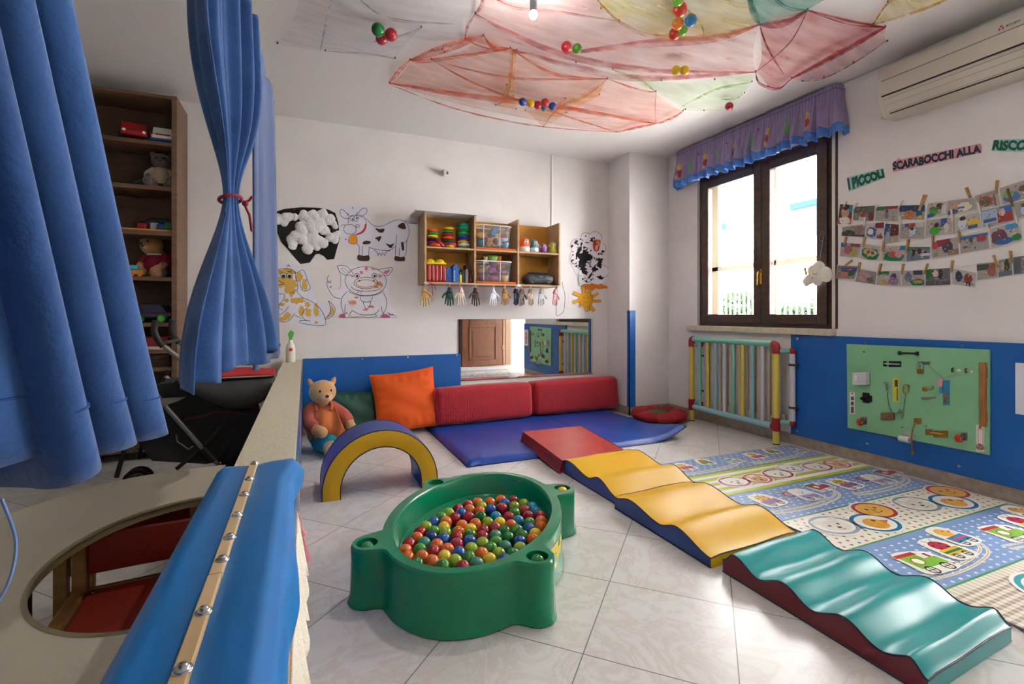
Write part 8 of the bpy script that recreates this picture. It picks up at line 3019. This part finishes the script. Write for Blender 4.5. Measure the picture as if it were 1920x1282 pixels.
def castor(x, y, flip):
    plate('castor_plate', x - 12 if not flip else x, y - 40, x + 36 if not flip else x + 46, y + 20, 0.004, gal)
    c = bd(x, y, 0.030)
    m = MB().lathe([(0.010, -0.011), (0.024, -0.012), (0.026, -0.008), (0.026, 0.008), (0.024, 0.012), (0.010, 0.011)], c, 24, M=Matrix.Rotation(PI / 2, 4, 'X'), caps=False)
    w_ = m.build('castor_wheel', mat('c0381c', 0.5), t)
    MB().cyl(c + Vector((0, -0.013, 0)), c + Vector((0, 0.013, 0)), 0.011, 16).build('hub', steel2, w_)
    MB().tube([bd(x + 20, y - 8, 0.0), bd(x + 16, y - 14, 0.02), c + Vector((0, -0.016, 0))], 0.005, 8).build('castor_fork', gal, t)


castor(470, 764, False)
castor(1214, 884, True)
# hook and eye, brass latch, clip
m = MB().lathe([(0.016, 0), (0.015, 0.004), (0.006, 0.006)], bd(938, 518), 16, M=Matrix.Rotation(-PI / 2, 4, 'Y'))
m.tube(spline([bd(938, 518, .008), bd(975, 518, .010), bd(1000, 516, .010), bd(1010, 505, .010), bd(1000, 492, .010)], 5), 0.003, 8)
m.build('hook_and_eye', brs, t)
MB().tube([bd(918, 584, .006), bd(970, 584, .010), bd(1024, 580, .008)], [0.008, 0.007, 0.004], 10).build('spring_clip', gal, t)
for (x, y) in ((1150, 374), (1250, 378)):
    MB().tube([bd(x, y - 14, 0.0), bd(x, y - 10, 0.014), bd(x, y + 12, 0.014), bd(x, y + 14, 0.004)], 0.0045, 8).build('coat_hook', mat('6a5434', 0.4, 0.7), t)
for (x, y) in ((1194, 380), (1284, 386)):
    MB().lathe([(0.010, 0), (0.009, 0.004), (0, 0.006)], bd(x, y), 14, M=Matrix.Rotation(-PI / 2, 4, 'Y')).build('key_ring', mat('d8d4cc', 0.4), t)
MB().tube(spline([bd(970, 340, .005), bd(1010, 375, .006), bd(1060, 418, .008), bd(1080, 432, .010), bd(1140, 420, .008), bd(1192, 396, .006)], 5), 0.0015, 6).tube(spline([bd(1080, 432, .010), bd(1180, 420, .008), bd(1284, 390, .006)], 4), 0.001, 6).build('key_cord', mat('9a8a78', 0.7), t)
plate('key_tag', 1042, 438, 1080, 500, 0.006, mat('d8a0b4', 0.4), 0.002, 0.006)
plate('sticker_strip', 1074, 452, 1126, 640, 0.0008, mat('2a7fae', 0.5), 0.0)
plate('sticker_print', 1082, 545, 1114, 630, 0.0004, mat('8a7a4a', 0.5, var='3a4a3a', vscale=90), 0.0, 0.0009)
plate('ribbon_tail', 1050, 505, 1074, 548, 0.002, mat('2a8ab0', 0.6), 0.0, 0.003)
m = MB().rbox(bd(1358, 795, 0.022), bd(1406, 318, 0.0), 0.005, n=2)
m.build('wooden_rail', wood('a8743c', '8e5e2c', (8, 8, 3), 0.5, 'rail_wood'), t)
plate('hinge_leaf', 1404, 356, 1412, 436, 0.006, brs)
plate('hinge_leaf', 1404, 688, 1412, 770, 0.006, brs)
plate('sticker_strip', 1324, 786, 1384, 988, 0.0008, mat('dcd8d6', 0.5), 0.0)
fr = mat('9a2a34', 0.5)
for q in ((1338, 818, 1341, 976), (1374, 818, 1377, 976), (1338, 816, 1377, 820)):
    plate('sticker_print', *q, 0.0004, fr, 0.0, 0.0009)
plate('sticker_print', 1344, 793, 1364, 813, 0.0004, mat('b82a2a', 0.5), 0.0, 0.0009)
MB().lathe([(0.020, 0), (0.020, 0.0005), (0, 0.0006)], bd(1354, 952, 0.0012), 20, M=Matrix.Rotation(-PI / 2, 4, 'Y')).build('sticker_print', mat('8a3448', 0.5, var='d0b8a8', vscale=120), t)
# roll holder, door chain and brass bolt at the foot
m = MB().lathe([(0.022, -0.030), (0.022, 0.030)], bd(810, 890, 0.036), 20, M=Matrix.Rotation(PI / 2, 4, 'X'))
m.build('roll', mat('d0d0ce', 0.5), t)
m = MB().box(bd(786, 880, 0.006), bd(866, 850, -0.0005)).tube([bd(858, 868, 0.0), bd(860, 880, 0.036), bd(830, 892, 0.036)], 0.005, 8)
m.build('roll_holder', steel2, t)
plate('chain_plate', 862, 736, 912, 778, 0.008, brs)
link_chain('chain', [bd(876, 770, .014), bd(872, 830, .040), bd(868, 900, .046), bd(866, 985, .030)], brs, 0.008, 0.002)
plate('chain_end', 858, 978, 876, 1006, 0.005, brs, 0.001, 0.028)
plate('brass_bolt', 1008, 830, 1112, 880, 0.010, brs)
MB().cyl(bd(990, 844, 0.012), bd(1090, 860, 0.012), 0.006, 10).build('bolt_rod', mat('c8a45a', 0.3, 0.9), t)
plate('brass_bolt', 946, 818, 994, 860, 0.010, brs)
screw_heads(t, [bd(482, 238), bd(770, 804), bd(946, 795)], (-1, 0, 0), r=0.006)

# card with a printed figure at the end of the blue board
t = thing('wall_card', 'white card with an orange figure on the blue board right of the busy board', 'card', (XR - 0.022, 1.36, 0.53))
MB().box((XR - 0.0225, 1.295, 0.525), (XR - 0.0205, 1.452, 0.822)).build('sheet', mat('dfe1ea', 0.6), t)
fl = Flat(lambda a, b: (XR - 0.0226, a, b), NR)
fl.ell((1.37, 0.735), 0.035, 0.045, mat('c98a6a', .7))
fl.ell((1.37, 0.665), 0.040, 0.055, mat('c86a4a', .7))
fl.ell((1.37, 0.585), 0.036, 0.035, mat('b8804a', .7))
fl.ell((1.37, 0.755), 0.018, 0.012, mat('5a6aa8', .7))
fl.build('print', t)
